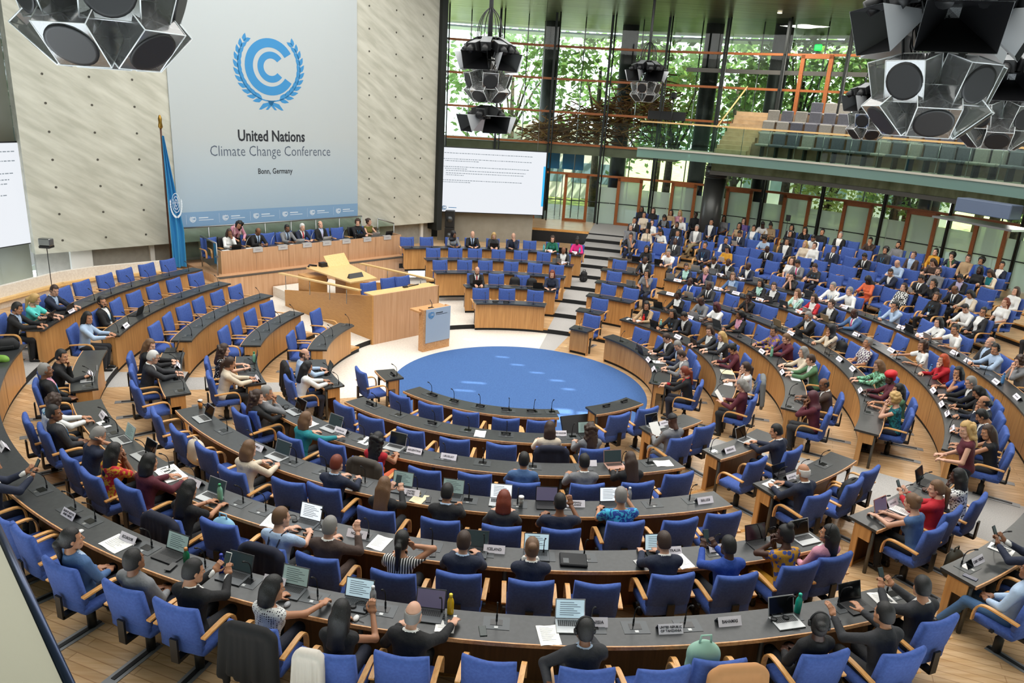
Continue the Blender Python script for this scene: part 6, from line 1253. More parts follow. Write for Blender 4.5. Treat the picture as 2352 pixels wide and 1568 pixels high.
 ('R', 8, 115.9, 0.12, 'rd 0 m S k 2', 'J k w k -', 'black suit|wavy black hair|holding papers'),
 ('R', 8, 113.9, 0.12, 'ch 10 f P k 2', 's k - - -', 'black top|dark tied hair|hand at the chin'),
 ('R', 7, 114.4, 0.12, 'la 0 f P n 1', 's w - - chb', 'black and white checked blouse|tied brown hair|hands on the lap'),
 ('R', 7, 109.2, 0.12, 'la 20 f W n 2', 's k - - l', 'sheer black blouse and blue lanyard|wavy dark hair|in the first audience row'),
 ('R', 8, 110.6, 0.12, 'wr 0 m B k 3', 'J k w k l', 'black suit and lanyard|bald head|looking down'),
 ('R', 8, 108.4, 0.12, 'wr 15 f O k 2', 'j c w - -', 'beige jacket|black bob|hands forward'),
 ('R', 7, 103.9, 0.12, 'wr 20 m S k 1', 's w - - -', 'rolled sleeve white shirt|dark brown hair|laptop on the lap'),
 ('R', 10, 113.5, 0.12, 'wr 0 f L n 2', 'j c t - -', 'cream cardigan over teal top|dark hair|looking down'),
 ('R', 9, 106.9, 0.06, 'la 10 f L n 1', 's w - - -', 'white blouse and floral skirt|long brown hair|in the audience'),
 ('R', 8, 104.0, 0.12, 'la 10 f P r 1', 't w - - -', 'white T-shirt|auburn hair|at the edge of the audience'),
 ('R', 7, 101.8, 0.12, 'la 20 f N k 2', 'j d w - g', 'dark trouser suit|dark hair and sunglasses|bare knees crossed'),
 ('R', 8, 97.2, -0.42, 'la 15 m S k 2', 's v - - flo2', 'purple and yellow knitted jumper|dark hair|at the edge of the audience'),
 ('Q', 11.75, -1.82, 2.04, 'ch -10 f L n 3', 'j w w - -', 'white jacket|long brown hair|hand at the chin on the podium'),
 ('Q', 12.35, -1.38, 2.21, 'sl -20 f W k 2', 's p - - scarf', 'pink and white scarf|long curly dark hair|leaning over behind the podium'),
 ('Q', 11.75, -0.85, 2.12, 'wr 0 m B k 3', 'J k b n -', 'black suit|bald head|looking at a phone on the podium'),
 ('Q', 11.75, 0.26, 2.02, 'rs 10 m S k 3', 'J g b n -', 'light grey suit|black hair and beard|on the podium'),
 ('Q', 11.75, 0.85, 2.17, 'rs 15 m S w 1', 'J n w r -', 'navy suit and red tie|white hair|on the podium'),
 ('Q', 11.75, 1.67, 2.1, 'la 10 m B k 1', 'J k b l -', 'black suit and lilac tie|thinning black hair|on the podium'),
 ('Q', 11.75, 3.19, 2.06, 'ta -40 m C n 1', 'j k k - l', 'black jacket|curly brown hair|talking on the podium'),
 ('Q', 11.75, 3.69, 2.03, 'ta 40 f N n 1', 'n O - - -', 'olive dress|brown hair pinned back|talking on the podium'),
]
EMPTY = [
 ('A', 6, -32.1, -0.17),
 ('A', 6, -29.7, -0.16),
 ('A', 6, -1.2, -0.03),
 ('A', 6, 6.7, 0.02),
 ('A', 6, 9.8, -0.06),
 ('A', 5, -21.8, -0.08),
 ('A', 5, 5.2, -0.0),
 ('A', 4, -45.7, -0.15),
 ('A', 4, -39.9, -0.11),
 ('A', 4, -34.1, -0.08),
 ('A', 4, -22.6, -0.04),
 ('A', 4, 14.7, -0.02),
 ('A', 4, 19.6, -0.06),
 ('A', 3, -25.6, -0.08),
 ('A', 3, -11.5, 0.07),
 ('A', 3, -5.5, -0.0),
 ('A', 3, 20.6, -0.01),
 ('A', 2, -36.6, -0.17),
 ('A', 2, -28.9, -0.03),
 ('A', 2, -19.7, 0.05),
 ('A', 2, -11.5, 0.08),
 ('A', 2, -2.9, 0.07),
 ('A', 1, -34.9, 0.04),
 ('A', 1, -24.8, 0.02),
 ('A', 1, -14.5, 0.04),
 ('A', 1, -3.9, 0.19),
 ('A', 1, 5.0, 0.2),
 ('A', 1, 27.0, 0.04),
 ('A', 1, 37.9, 0.03),
 ('G', 1, -57.7, -0.09),
 ('G', 4, -55.8, -0.15),
 ('B', 2, 38.5, -0.08),
 ('B', 3, 33.0, 0.05),
 ('B', 4, 36.9, -0.02),
 ('B', 4, 41.6, -0.1),
 ('C', 1, 125.2, -0.25),
 ('C', 1, 112.9, -0.25),
 ('C', 3, 109.4, -0.25),
 ('C', 4, 129.7, -0.25),
 ('C', 4, 119.7, -0.25),
 ('C', 4, 113.2, -0.25),
 ('C', 4, 94.9, -0.25),
 ('C', 5, 101.7, -0.25),
 ('C', 5, 97.8, -0.25),
 ('C', 6, 110.5, -0.25),
 ('C', 6, 103.1, -0.25),
 ('C', 6, 122.7, -0.25),
 ('C', 6, 131.1, -0.25),
 ('E', 6, -157.0, -0.25),
 ('E', 6, -161.0, -0.25),
 ('E', 6, 178.9, -0.25),
 ('E', 5, -160.4, -0.25),
 ('E', 5, -165.1, -0.25),
 ('E', 5, -169.5, -0.25),
 ('E', 5, -174.5, -0.25),
 ('E', 5, -179.4, -0.25),
 ('E', 5, 175.9, -0.25),
 ('E', 4, -160.1, -0.25),
 ('E', 4, -165.7, -0.25),
 ('E', 4, -171.0, -0.25),
 ('E', 4, -176.8, -0.25),
 ('E', 4, 177.5, -0.25),
 ('E', 4, 172.0, -0.25),
 ('E', 3, -172.7, -0.25),
 ('E', 3, -179.6, -0.25),
 ('E', 2, -166.2, -0.25),
 ('E', 2, -175.0, -0.25),
 ('E', 2, 176.0, -0.25),
 ('D', 5, 159.6, -0.25),
 ('D', 4, 158.4, -0.25),
 ('D', 3, 156.7, -0.25),
 ('D', 3, 150.1, -0.25),
 ('D', 2, 154.4, -0.24),
 ('D', 1, 150.2, -0.21),
 ('F', 6, -91.9, -0.25),
 ('F', 6, -95.6, -0.25),
 ('F', 6, -100.0, -0.25),
 ('F', 6, -103.8, -0.25),
 ('F', 6, -107.9, -0.25),
 ('F', 6, -111.9, -0.25),
 ('F', 5, -90.7, -0.17),
 ('F', 5, -95.1, -0.17),
 ('F', 5, -99.9, -0.21),
 ('F', 5, -104.6, -0.23),
 ('F', 5, -109.5, -0.23),
 ('F', 4, -81.8, -0.13),
 ('F', 4, -87.5, -0.14),
 ('F', 4, -92.9, -0.19),
 ('F', 4, -98.1, -0.19),
 ('F', 4, -103.7, -0.18),
 ('F', 4, -108.9, -0.22),
 ('F', 3, -83.6, -0.09),
 ('F', 3, -90.6, -0.11),
 ('F', 3, -97.1, -0.12),
 ('F', 3, -104.0, -0.11),
 ('F', 2, -85.9, -0.11),
 ('F', 2, -94.4, -0.1),
 ('F', 2, -107.6, 0.16),
 ('R', 7, 158.9, 0.2),
 ('R', 7, 156.0, 0.2),
 ('R', 10, 160.4, 0.09),
 ('R', 9, 157.1, 0.2),
 ('R', 8, 149.3, 0.2),
 ('R', 9, 148.1, 0.08),
 ('R', 7, 145.0, 0.2),
 ('R', 7, 142.1, 0.2),
 ('R', 9, 143.6, 0.2),
 ('R', 8, 141.6, 0.2),
 ('R', 7, 139.4, 0.2),
 ('R', 8, 143.4, 0.05),
 ('R', 7, 136.5, 0.2),
 ('R', 8, 138.3, 0.14),
 ('R', 10, 138.7, 0.01),
 ('R', 8, 133.8, 0.18),
 ('R', 8, 131.4, 0.2),
 ('R', 8, 128.6, 0.1),
 ('R', 10, 133.9, -0.1),
 ('R', 10, 131.8, -0.02),
 ('R', 11, 133.4, 0.2),
 ('R', 9, 129.5, 0.2),
 ('R', 10, 129.9, 0.16),
 ('R', 8, 126.8, 0.2),
 ('R', 8, 123.9, 0.2),
 ('R', 9, 124.8, 0.2),
 ('R', 7, 125.8, 0.2),
 ('R', 7, 122.6, 0.2),
 ('R', 8, 120.8, 0.06),
 ('R', 7, 117.1, 0.2),
 ('R', 10, 125.5, 0.14),
 ('R', 9, 120.9, 0.2),
 ('R', 11, 125.4, 0.2),
 ('R', 10, 119.3, 0.2),
 ('R', 9, 115.3, 0.2),
 ('R', 10, 114.7, 0.2),
 ('R', 9, 110.9, 0.2),
 ('R', 7, 111.6, 0.2),
 ('R', 8, 108.1, 0.2),
]
ITEMS = [
 ('card', 'A', 6, -31.3, 0.22, 'SAINT KITTS/AND NEVIS', ''),
 ('card', 'A', 6, -25.7, 0.14, 'ECUADOR', ''),
 ('card', 'A', 6, -14.7, 0.06, 'E', ''),
 ('card', 'A', 6, 4.4, 0.1, 'TUNISIA', ''),
 ('card', 'A', 6, 8.6, 0.22, 'UNITED REPUBLIC/OF TANZANIA', ''),
 ('card', 'A', 6, 12.3, 0.16, 'BAHAMAS', ''),
 ('card', 'B', 6, 33.1, 0.14, 'CABO VERDE', ''),
 ('card', 'A', 5, -29.7, 0.13, 'CHINA', ''),
 ('card', 'A', 5, -12.8, 0.18, 'NORWAY', ''),
 ('card', 'A', 5, -1.9, 0.1, 'ICELAND', ''),
 ('card', 'A', 5, 12.3, 0.09, 'AUSTRALIA', ''),
 ('card', 'A', 5, 16.3, 0.12, '-', ''),
 ('card', 'A', 4, -32.7, 0.15, 'SAMOA', ''),
 ('card', 'A', 4, -11.6, 0.21, 'UNITED/STATES', ''),
 ('card', 'A', 4, 6.1, 0.12, 'MARSHALL/ISLANDS', ''),
 ('card', 'A', 4, 20.7, 0.24, 'BELIZE', ''),
 ('card', 'A', 3, -16.2, 0.14, 'ARGENTINA', ''),
 ('card', 'A', 3, -10.7, 0.14, 'URUGUAY', ''),
 ('card', 'A', 3, 10.7, 0.06, 'P', ''),
 ('card', 'A', 3, -29.9, 0.13, '-', ''),
 ('card', 'A', 2, 8.9, 0.06, 'UNITED KINGDOM', ''),
 ('card', 'B', 2, 36.0, 0.12, '-', ''),
 ('card', 'B', 3, 35.5, 0.27, 'SENEGAL', ''),
 ('card', 'B', 4, 34.5, 0.15, '-', ''),
 ('card', 'B', 5, 37.2, 0.11, '-', ''),
 ('card', 'C', 1, 97.0, 0.06, '-', ''),
 ('card', 'C', 1, 84.7, 0.06, '-', ''),
 ('card', 'C', 2, 116.4, 0.12, '-', ''),
 ('card', 'C', 3, 127.4, 0.06, '-', ''),
 ('card', 'C', 3, 97.5, 0.08, '-', ''),
 ('card', 'C', 3, 83.1, 0.08, '-', ''),
 ('card', 'C', 4, 141.7, 0.06, '-', ''),
 ('card', 'C', 4, 106.8, 0.07, '-', ''),
 ('card', 'C', 4, 90.9, 0.23, '-', ''),
 ('card', 'C', 4, 85.8, 0.28, '-', ''),
 ('card', 'C', 4, 74.5, 0.09, '-', ''),
 ('card', 'C', 5, 145.0, 0.09, '-', ''),
 ('card', 'C', 5, 135.9, 0.13, '-', ''),
 ('card', 'C', 5, 131.7, 0.14, '-', ''),
 ('card', 'C', 5, 126.1, 0.12, '-', ''),
 ('card', 'C', 5, 116.9, 0.13, '-', ''),
 ('card', 'C', 5, 102.5, 0.16, '-', ''),
 ('card', 'C', 5, 94.4, 0.31, '-', ''),
 ('card', 'C', 5, 76.4, 0.1, '-', ''),
 ('card', 'C', 5, 71.0, 0.08, '-', ''),
 ('card', 'C', 5, 67.6, 0.11, '-', ''),
 ('card', 'C', 5, 62.4, 0.14, '-', ''),
 ('card', 'C', 6, 140.2, 0.17, '-', ''),
 ('card', 'C', 6, 136.2, 0.23, '-', ''),
 ('card', 'C', 6, 124.3, 0.16, '-', ''),
 ('card', 'C', 6, 120.5, 0.2, '-', ''),
 ('card', 'C', 6, 115.2, 0.18, '-', ''),
 ('card', 'C', 6, 103.7, 0.21, '-', ''),
 ('card', 'C', 6, 99.5, 0.16, '-', ''),
 ('card', 'C', 6, 92.0, 0.19, '-', ''),
 ('card', 'C', 6, 88.5, 0.15, '-', ''),
 ('card', 'C', 6, 80.8, 0.1, '-', ''),
 ('card', 'C', 6, 75.8, 0.17, '-', ''),
 ('card', 'F', 6, -85.9, 0.06, '-', ''),
 ('card', 'F', 5, -82.6, 0.09, '-', ''),
 ('card', 'G', 4, -66.0, 0.09, '-', ''),
 ('card', 'G', 3, -58.8, 0.13, '-', ''),
 ('card', 'G', 5, -62.7, 0.14, '-', ''),
 ('card', 'A', 5, -49.1, 0.1, '-', ''),
 ('card', 'A', 6, -44.9, 0.13, '-', ''),
 ('card', 'E', 6, 175.0, 0.23, '-', ''),
 ('card', 'E', 6, 170.0, 0.32, '-', ''),
 ('card', 'E', 5, 172.7, 0.34, '-', ''),
 ('card', 'E', 5, 170.8, 0.32, '-', ''),
 ('lap', 'A', 6, -22.2, 0.12, 'k G', ''),
 ('lap', 'A', 6, -17.3, 0.12, 'd D', ''),
 ('lap', 'A', 6, -13.5, 0.1, 'd G', ''),
 ('lap', 'A', 6, -9.4, 0.12, 'd L', ''),
 ('lap', 'A', 6, -5.1, 0.14, 'd V', ''),
 ('lap', 'A', 6, 3.0, 0.16, 's L', ''),
 ('lap', 'A', 6, 15.8, 0.26, 's K', ''),
 ('lap', 'A', 6, 21.0, 0.22, 'k K', ''),
 ('lap', 'A', 5, -26.9, 0.28, 's D', ''),
 ('lap', 'A', 5, -17.4, 0.2, 'd W', ''),
 ('lap', 'A', 5, -3.4, 0.19, 'd D', ''),
 ('lap', 'A', 5, 1.4, 0.06, 'd L', ''),
 ('lap', 'A', 5, 11.2, 0.07, 'k L', ''),
 ('lap', 'A', 5, 20.3, 0.1, 'k K', ''),
 ('lap', 'A', 5, 24.6, 0.23, 's K', ''),
 ('lap', 'A', 4, -29.4, 0.18, 's D', ''),
 ('lap', 'A', 4, -44.8, 0.22, 's K', ''),
 ('lap', 'A', 4, -13.1, 0.12, 'd G', ''),
 ('lap', 'A', 4, -7.3, 0.06, 'd G', ''),
 ('lap', 'A', 4, -2.0, 0.12, 's W', ''),
 ('lap', 'A', 4, 3.0, 0.06, 'k V', ''),
 ('lap', 'A', 4, 10.1, 0.06, 'k W', ''),
 ('lap', 'A', 3, -41.5, 0.1, 's K', ''),
 ('lap', 'A', 3, -32.1, 0.17, 's D', ''),
 ('lap', 'A', 3, -19.7, 0.15, 's K', ''),
 ('lap', 'A', 3, 14.7, 0.12, 'p D', ''),
 ('lap', 'A', 2, 15.3, 0.06, 'k G', ''),
 ('lap', 'A', 5, -42.4, 0.12, 's G', ''),
 ('lap', 'A', 5, -37.9, 0.16, 's K', ''),
 ('lap', 'B', 2, 33.2, 0.14, 's K', ''),
 ('lap', 'B', 3, 41.6, 0.17, 's K', ''),
 ('lap', 'B', 4, 33.4, 0.14, 'k K', ''),
 ('lap', 'B', 5, 34.9, 0.28, 'p V', ''),
 ('lap', 'B', 5, 44.7, 0.06, 'k K', ''),
 ('lap', 'G', 5, -61.3, 0.17, 's D', ''),
 ('lap', 'G', 4, -74.0, 0.34, 'k K', ''),
 ('lap', 'G', 4, -69.0, 0.14, 'k K', ''),
 ('lap', 'G', 3, -69.4, 0.06, 'k K', ''),
 ('lap', 'G', 2, -62.8, 0.14, 'k D', ''),
 ('lap', 'F', 6, -81.7, 0.26, 'k K', ''),
 ('lap', 'F', 6, -85.6, 0.18, 'k K', ''),
 ('lap', 'F', 5, -88.9, 0.35, 'k K', ''),
 ('lap', 'C', 1, 107.0, 0.13, 'k K', ''),
 ('lap', 'C', 2, 128.8, 0.35, 'k K', ''),
 ('lap', 'C', 2, 107.5, 0.24, 'k K', ''),
 ('lap', 'C', 3, 138.9, 0.35, 'k K', ''),
 ('lap', 'C', 3, 132.4, 0.42, 'k K', ''),
 ('lap', 'C', 3, 126.9, 0.42, 's K', ''),
 ('lap', 'C', 3, 118.8, 0.42, 'd K', ''),
 ('lap', 'C', 4, 137.3, 0.42, 's K', ''),
 ('lap', 'C', 4, 112.3, 0.42, 'h K', ''),
 ('lap', 'C', 4, 105.4, 0.36, 'k K', ''),
 ('lap', 'C', 5, 146.9, 0.42, 's K', ''),
 ('lap', 'C', 5, 141.8, 0.33, 'k K', ''),
 ('lap', 'C', 5, 138.0, 0.42, 's K', ''),
 ('lap', 'C', 5, 132.8, 0.42, 's K', ''),
 ('lap', 'C', 5, 128.2, 0.42, 'd K', ''),
 ('lap', 'C', 5, 124.4, 0.42, 'd K', ''),
 ('lap', 'C', 5, 120.8, 0.42, 'd K', ''),
 ('lap', 'C', 5, 115.3, 0.42, 's K', ''),
 ('lap', 'C', 5, 110.9, 0.32, 'h K', ''),
 ('lap', 'C', 6, 145.2, 0.39, 's K', ''),
 ('lap', 'C', 6, 141.5, 0.42, 's K', ''),
 ('lap', 'C', 6, 138.1, 0.42, 's K', ''),
 ('lap', 'C', 6, 132.8, 0.37, 's K', ''),
 ('lap', 'C', 6, 122.4, 0.42, 'd K', ''),
 ('lap', 'C', 6, 101.8, 0.42, 'k K', ''),
 ('lap', 'C', 6, 97.5, 0.24, 's K', ''),
 ('lap', 'D', 6, 157.1, 0.22, 'k K', ''),
 ('lap', 'D', 6, 152.6, 0.27, 'k K', ''),
 ('lap', 'D', 5, 155.7, 0.23, 's K', ''),
 ('lap', 'D', 4, 152.5, 0.29, 's K', ''),
 ('lap', 'E', 6, -173.8, 0.42, 'k K', ''),
 ('lap', 'E', 6, 172.1, 0.42, 'k K', ''),
 ('lap', 'E', 5, 172.6, 0.42, 's K', ''),
 ('lap', 'E', 3, -166.4, 0.4, 'k K', ''),
 ('lap', 'E', 3, 175.6, 0.36, 'k K', ''),
 ('bot', 'A', 6, -20.5, 0.2, 'green', 'green bottle with orange cap beside the standing tablet'),
 ('bot', 'A', 6, -18.2, 0.13, 'navy', 'tall navy tumbler behind the dark laptop'),
 ('bot', 'A', 6, -8.4, 0.11, 'steel', 'white steel bottle beside a grey laptop'),
 ('bot', 'A', 6, -3.9, 0.07, 'yellow', 'yellow bottle standing by the white notebook'),
 ('bot', 'A', 6, 17.0, 0.12, 'teal', 'teal bottle behind an open silver laptop'),
 ('bot', 'A', 5, -25.9, 0.23, 'clear', 'clear green plastic bottle by the CHINA laptop'),
 ('bot', 'A', 4, 0.2, 0.2, 'cup', 'steel cup on the desk before the auburn bob'),
 ('bot', 'A', 4, 12.2, 0.06, 'steel', 'white flask behind the vivid blue shirt'),
 ('bot', 'C', 2, 92.7, 0.3, 'steel', 'tall white flask before the plum sweater'),
 ('bot', 'C', 2, 127.8, 0.33, 'mint', 'mint bottle before the black jacket with blue lanyard'),
 ('bot', 'C', 2, 134.9, 0.31, 'red', 'bright red tumbler on papers before the tan blazer'),
 ('bot', 'C', 3, 95.1, 0.19, 'clear', 'clear bottle before the maroon shirt'),
 ('bot', 'C', 5, 84.3, 0.42, 'blue', 'blue water bottle before the red cardigan'),
 ('bot', 'C', 6, 109.5, 0.42, 'blue', 'blue water bottle before the pale blue shirt'),
 ('bot', 'C', 6, 81.1, 0.23, 'blue', 'blue water bottle before the curly brown hair'),
 ('bot', 'E', 6, 176.1, 0.42, 'cyan', 'cyan bottle before the emerald blouse'),
 ('bot', 'E', 6, 168.9, 0.42, 'cyan', 'cyan bottle at the desk end beside the stairs'),
 ('bot', 'G', 3, -68.9, 0.06, 'clear', 'green water bottle beside the dark ponytail'),
 ('bot', 'A', 4, -48.3, 0.06, 'juice', 'small orange juice bottle by the open silver laptop'),
 ('pap', 'A', 2, -8.5, 0.24, '.2 .28 5 w', 'single white sheet lying on the innermost long desk'),
 ('pap', 'A', 3, 22.6, 0.22, '.3 .21 -10 w', 'white sheet lying at the end of the URUGUAY desk'),
 ('pap', 'A', 5, -10.8, 0.25, '.22 .3 -8 w', 'stack of printed sheets behind the striped top'),
 ('pap', 'A', 6, -4.0, 0.24, '.2 .28 2 w', 'white notebook before the bald man in black'),
 ('pap', 'A', 6, 1.7, 0.32, '.22 .3 8 w', 'printed sheet with a phone by the TUNISIA laptop'),
 ('pap', 'A', 6, -26.0, 0.27, '.34 .26 -5 w', 'large white closed laptop beside the ECUADOR card'),
 ('pap', 'A', 5, -33.0, 0.12, '.5 .3 -10 w', 'open white papers before the maroon shirt'),
 ('pap', 'A', 5, -19.9, 0.3, '.25 .3 10 w', 'open white notebook before the braces'),
 ('pap', 'A', 4, -10.5, 0.33, '.2 .26 -10 y', 'cream notebook below the UNITED STATES card'),
 ('pap', 'A', 5, 12.7, 0.31, '.2 .3 10 w', 'loose white sheet by the AUSTRALIA card'),
 ('pap', 'A', 3, -24.6, 0.06, '.2 .28 0 w', 'white sheet on the ARGENTINA desk'),
 ('pap', 'A', 3, -35.8, 0.29, '.22 .28 0 w', 'curled white paper before the teal blouse'),
 ('pap', 'A', 5, -47.2, 0.18, '.3 .12 10 w', 'long white envelope on the curved desk below the card'),
 ('pap', 'C', 1, 106.3, 0.42, '.21 .3 0 w', 'white sheets before the combed brown hair'),
 ('pap', 'C', 1, 95.8, 0.42, '.21 .3 0 w', 'white sheets before the slate grey jacket'),
 ('pap', 'C', 2, 108.2, 0.36, '.21 .3 0 w', 'white sheet before the charcoal blazer'),
 ('pap', 'C', 2, 84.3, 0.34, '.3 .3 0 c', 'cream folder before the striped blouse'),
 ('pap', 'C', 2, 75.0, 0.26, '.3 .2 0 w', 'sheaf of papers before the crimson blazer'),
 ('pap', 'C', 3, 80.5, 0.31, '.3 .2 0 w', 'white sheet before the green blazer'),
 ('pap', 'C', 4, 73.8, 0.18, '.3 .2 20 w', 'white pages before the curly blond hair'),
 ('pap', 'C', 2, 138.4, 0.26, '.4 .2 10 w', 'spread white pages before the tan blazer'),
 ('pap', 'B', 4, 31.2, 0.17, '.3 .22 10 w', 'white sheet before the bald man in blue grey'),
 ('pap', 'B', 5, 36.9, 0.28, '.2 .26 10 w', 'white notepad before the denim dress'),
 ('pap', 'B', 6, 36.5, 0.17, '.2 .28 10 w', 'notepad under the phone at the CABO VERDE desk'),
 ('pap', 'A', 6, 23.2, 0.21, '.24 .3 -10 w', 'open notebook before the charcoal jacket and glasses'),
]
def wc(s): return len(s.replace('-', ' ').split())
FWD = {p: -.06+.655*math.sin(math.radians(v[0]))+.035 for p, v in PO.items()}
SEATS = {}; WHO = []
tops = [p[6].split('|')[0] for p in PEOPLE]
for i, p in enumerate(PEOPLE):
    top, hr, act = p[6].split('|'); w_ = f'person in {top} with {hr}'; WHO.append(w_)
    if p[0] != 'Q' and p[4].split()[0] not in ('st', 'sl'): SEATS.setdefault((p[0], p[1]), []).append([p[2], i, p[3]])
for b, k, a, d in EMPTY: SEATS.setdefault((b, k), []).append([a, None, d])
ENDN = {'A': ('the flag side', 1), 'B': ('the ICELAND side', 1), 'C': ('the stairs', -1), 'D': ('the stairs', -1), 'E': ('the stairs', 1), 'F': ('the presidium', 1), 'G': ('the flag block', 1), 'R': ('the stairs', -1)}
def short(i, n):
    """the words for person i, in at most n words"""
    top, hr, act = PEOPLE[i][6].split('|')
    for s in (f'person in {top} with {hr}', f'person in {top}, {hr}', f'{top}, {hr}', f'person in {top}', top):
        if wc(s) <= n and not (s in (f'person in {top}', top) and tops.count(top) > 1): return s
    return f'{top}, {hr}'
JACK = mat('draped_navy', '#14182c', .85); JACKB = mat('draped_black', '#0f0f11', .85); JACKG = mat('draped_brown', '#4a443e', .85); COAT = mat('draped_tan', '#b98657', .85); GREYC = mat('draped_grey', '#6e7274', .85); CREAMC = mat('draped_cream', '#cfc8be', .85)
def jacket_mesh():
    f = Field((-.45, -.55, .1), (.45, .1, 1.12), .013)
    for i, x in enumerate(np.linspace(-.23, .23, 8)): f.cap((x, -.345+.3*x*x, 1.0-.6*x*x), (x*1.06, -.375-.02*(i % 2), .36+.05*((i*3) % 4)), .045, .036+.008*(i % 3), .025); f.cap((x, -.335, 1.0-.6*x*x), (x*.95, -.2+.02*(i % 2), .66+.06*((i*5) % 3)), .04, .025, .025)
    f.cap((-.17, -.33, .995), (.17, -.33, .995), .05, .05, .05)
    for s in (-1, 1): f.cap((s*.25, -.34, .93), (s*.29, -.38, .45), .06, .05, .03)
    V, F = f.mesh(); return np_mesh('draped_jacket', [(V, F, JACK, 1)])
JM = jacket_mesh()
DRAPE = {(13-1): JACK, }
def drape(loc, rz, m, label):
    o = link('draped_jacket', JM, None, loc); o.rotation_euler = (0, 0, rz); omat(o, m); tag(o, label, 'jacket')
    if m is CREAMC: o.scale = (.5, 1, .8); o.location = Vector(loc)+Matrix.Rotation(rz, 3, 'Z') @ Vector((-.16, 0, .2))
DR = {'black blouse|long straight black hair': (JACK, 'dark navy jacket draped over the chair behind the CHINA delegate'), 'pale blue shirt and dark braces|tousled greying hair': (JACK, 'navy blue jacket draped over the chair behind the braces'), 'white dotted sleeveless top|shoulder length dark hair': (JACKB, 'black coat hanging over the chair behind the dotted top'),
 'red top and orange trousers|long curly black hair': (JACKG, 'brown grey jacket draped over the chair at the ARGENTINA card'), 'cream sweater|brown bob': (JACK, 'navy and purple jacket draped over the chair behind the cream sweater'), 'light blue shirt|bald head and dark beard': (JACKB, 'dark jacket draped over the chair behind the bald reader'), 'white striped blouse|dark ponytail': (GREYC, 'grey jacket draped over the chair behind the striped blouse'), 'black sleeveless top|long black hair in a clip': (CREAMC, 'pale cloth draped over the chair behind the hair clip'), 'white T-shirt and nothing|x': (JACK, '')}
SEATLABEL = {}; AUTO = random.Random(5)
for (b, k), seats in sorted(SEATS.items()):
    end, sg = ENDN[b]; seats.sort(key=lambda s: sg*s[0])
    for n, (a, i, d) in enumerate(seats, 1):
        sn = f'{ORD.get(n, "twentieth")} seat from {end}, {rowname(b, k)}'; SEATLABEL[b, k, a] = (sn, i)
        dl = max(-.14, min(.14, d+(FWD[PEOPLE[i][4].split()[0]] if i is not None else 0))); R_ = RS(k)+(dl if i is not None else max(-.12, min(.12, d))); loc = P(R_, a, ZF(k)); rz = math.radians(a)
        lab = f'blue chair of {short(i, 12)}' if i is not None else f'empty blue chair, {sn}'
        add_chair(loc, rz+(AUTO.uniform(-.12, .12) if i is None else 0), lab, 'blue swivel chairs of the hall', b != 'R')
        if b != 'R':
            ma = a+math.degrees(.0/R_); lo_, hi_ = BLK.get((b, k), (a-90, a+90)) if (b, k) in BLK else (0, 0)
            ang = a+math.degrees((.2 if i is not None else .0)/R_); ang = min(max(ang, lo_+1.5), hi_-1.5) if hi_ > 0 or lo_ < 0 else ang
            if b == 'E' or b == 'D' or lo_ < hi_: 
                aa = a if a > 0 or b in 'AFGBC' else a+360; ang = aa+math.degrees((.2 if i is not None else 0)/R_); ang = min(max(ang, lo_+1.2), hi_-1.2)
            add_mic(P(RI(k)+.16, ang, ZT(k)), math.radians(ang), f'gooseneck microphone at {sn}')
        if i is not None:
            key = '|'.join(PEOPLE[i][6].split('|')[:2])
            if key in DR: drape(loc, rz, *DR[key])
seen = {}
for i, p in enumerate(PEOPLE):
    b, k, a, d, pr, cols, words = p; pose, yaw, sex, hs, hc, sk = pr.split(); kind, col, inn, tie, ext = cols.split(); top, hr, act = words.split('|')
    lab = f'{WHO[i]}, {act}'
    if wc(lab) > 16: lab = f'person in {top}, {hr}, {act}'
    if wc(lab) > 16: lab = f'person in {top}, {act}'
    rec = (pose, float(yaw), sex, hs, hc, sk, kind, col, inn, tie, [ext])
    if b == 'Q':
        loc = NT(k, a, d-(1.18 if pose != 'st' else 1.62)); loc = NT(k+.12, a, .92)
        rz = math.atan2(-(-NV).x, (-NV).y); o, W = add_person(loc, rz, rec, lab)
        if pose != 'sl': add_chair(loc, rz, f'dark podium chair of {short(i, 11)}', 'presidium chairs', False, bpy.data.materials['black_plastic'] if i % 2 else M['blue'])
        continue
    if pose == 'st': loc = P(RS(k)+d, a, ZF(k)); rz = math.radians(a+20)
    else: dl = max(-.14, min(.14, d+FWD[pose])); loc = P(RS(k)+dl, a, ZF(k)); rz = math.radians(a)
    if hc == 'm' : pass
    o, W = add_person(loc, rz, rec, lab, b == 'R')
    if pose == 'ph':                                                       # the phone held up in both hands
        mid = (W[-1]+W[1])/2+np.array([0, .1, .1]); m = MB(); m.box((-.04, -.005, -.08), (.04, .005, .08), bev=.004); m.box((-.036, -.0062, -.074), (.036, -.005, .074), 1); q = m.build('phone', [mat('phone_case', '#e6e6e4' if 'white phone' in act else '#17191c', .4), SCRS['D']]); q.matrix_world = Matrix.Translation(loc) @ Matrix.Rotation(rz, 4, 'Z') @ Matrix.Translation(Vector(mid)) @ Matrix.Rotation(-.5, 4, 'X'); tag(q, f'phone held up by {short(i, 11)}', 'phone')
    if pose == 'rd':
        mid = (W[-1]+W[1])/2+np.array([0, .1, .09]); m = MB(); m.box((-.105, -.002, -.14), (.105, .002, .14)); q = m.build('paper_sheet', M['paper']); q.matrix_world = Matrix.Translation(loc) @ Matrix.Rotation(rz, 4, 'Z') @ Matrix.Translation(Vector(mid)) @ Matrix.Rotation(-.7, 4, 'X'); tag(q, f'sheet held by {short(i, 11)}', 'paper')
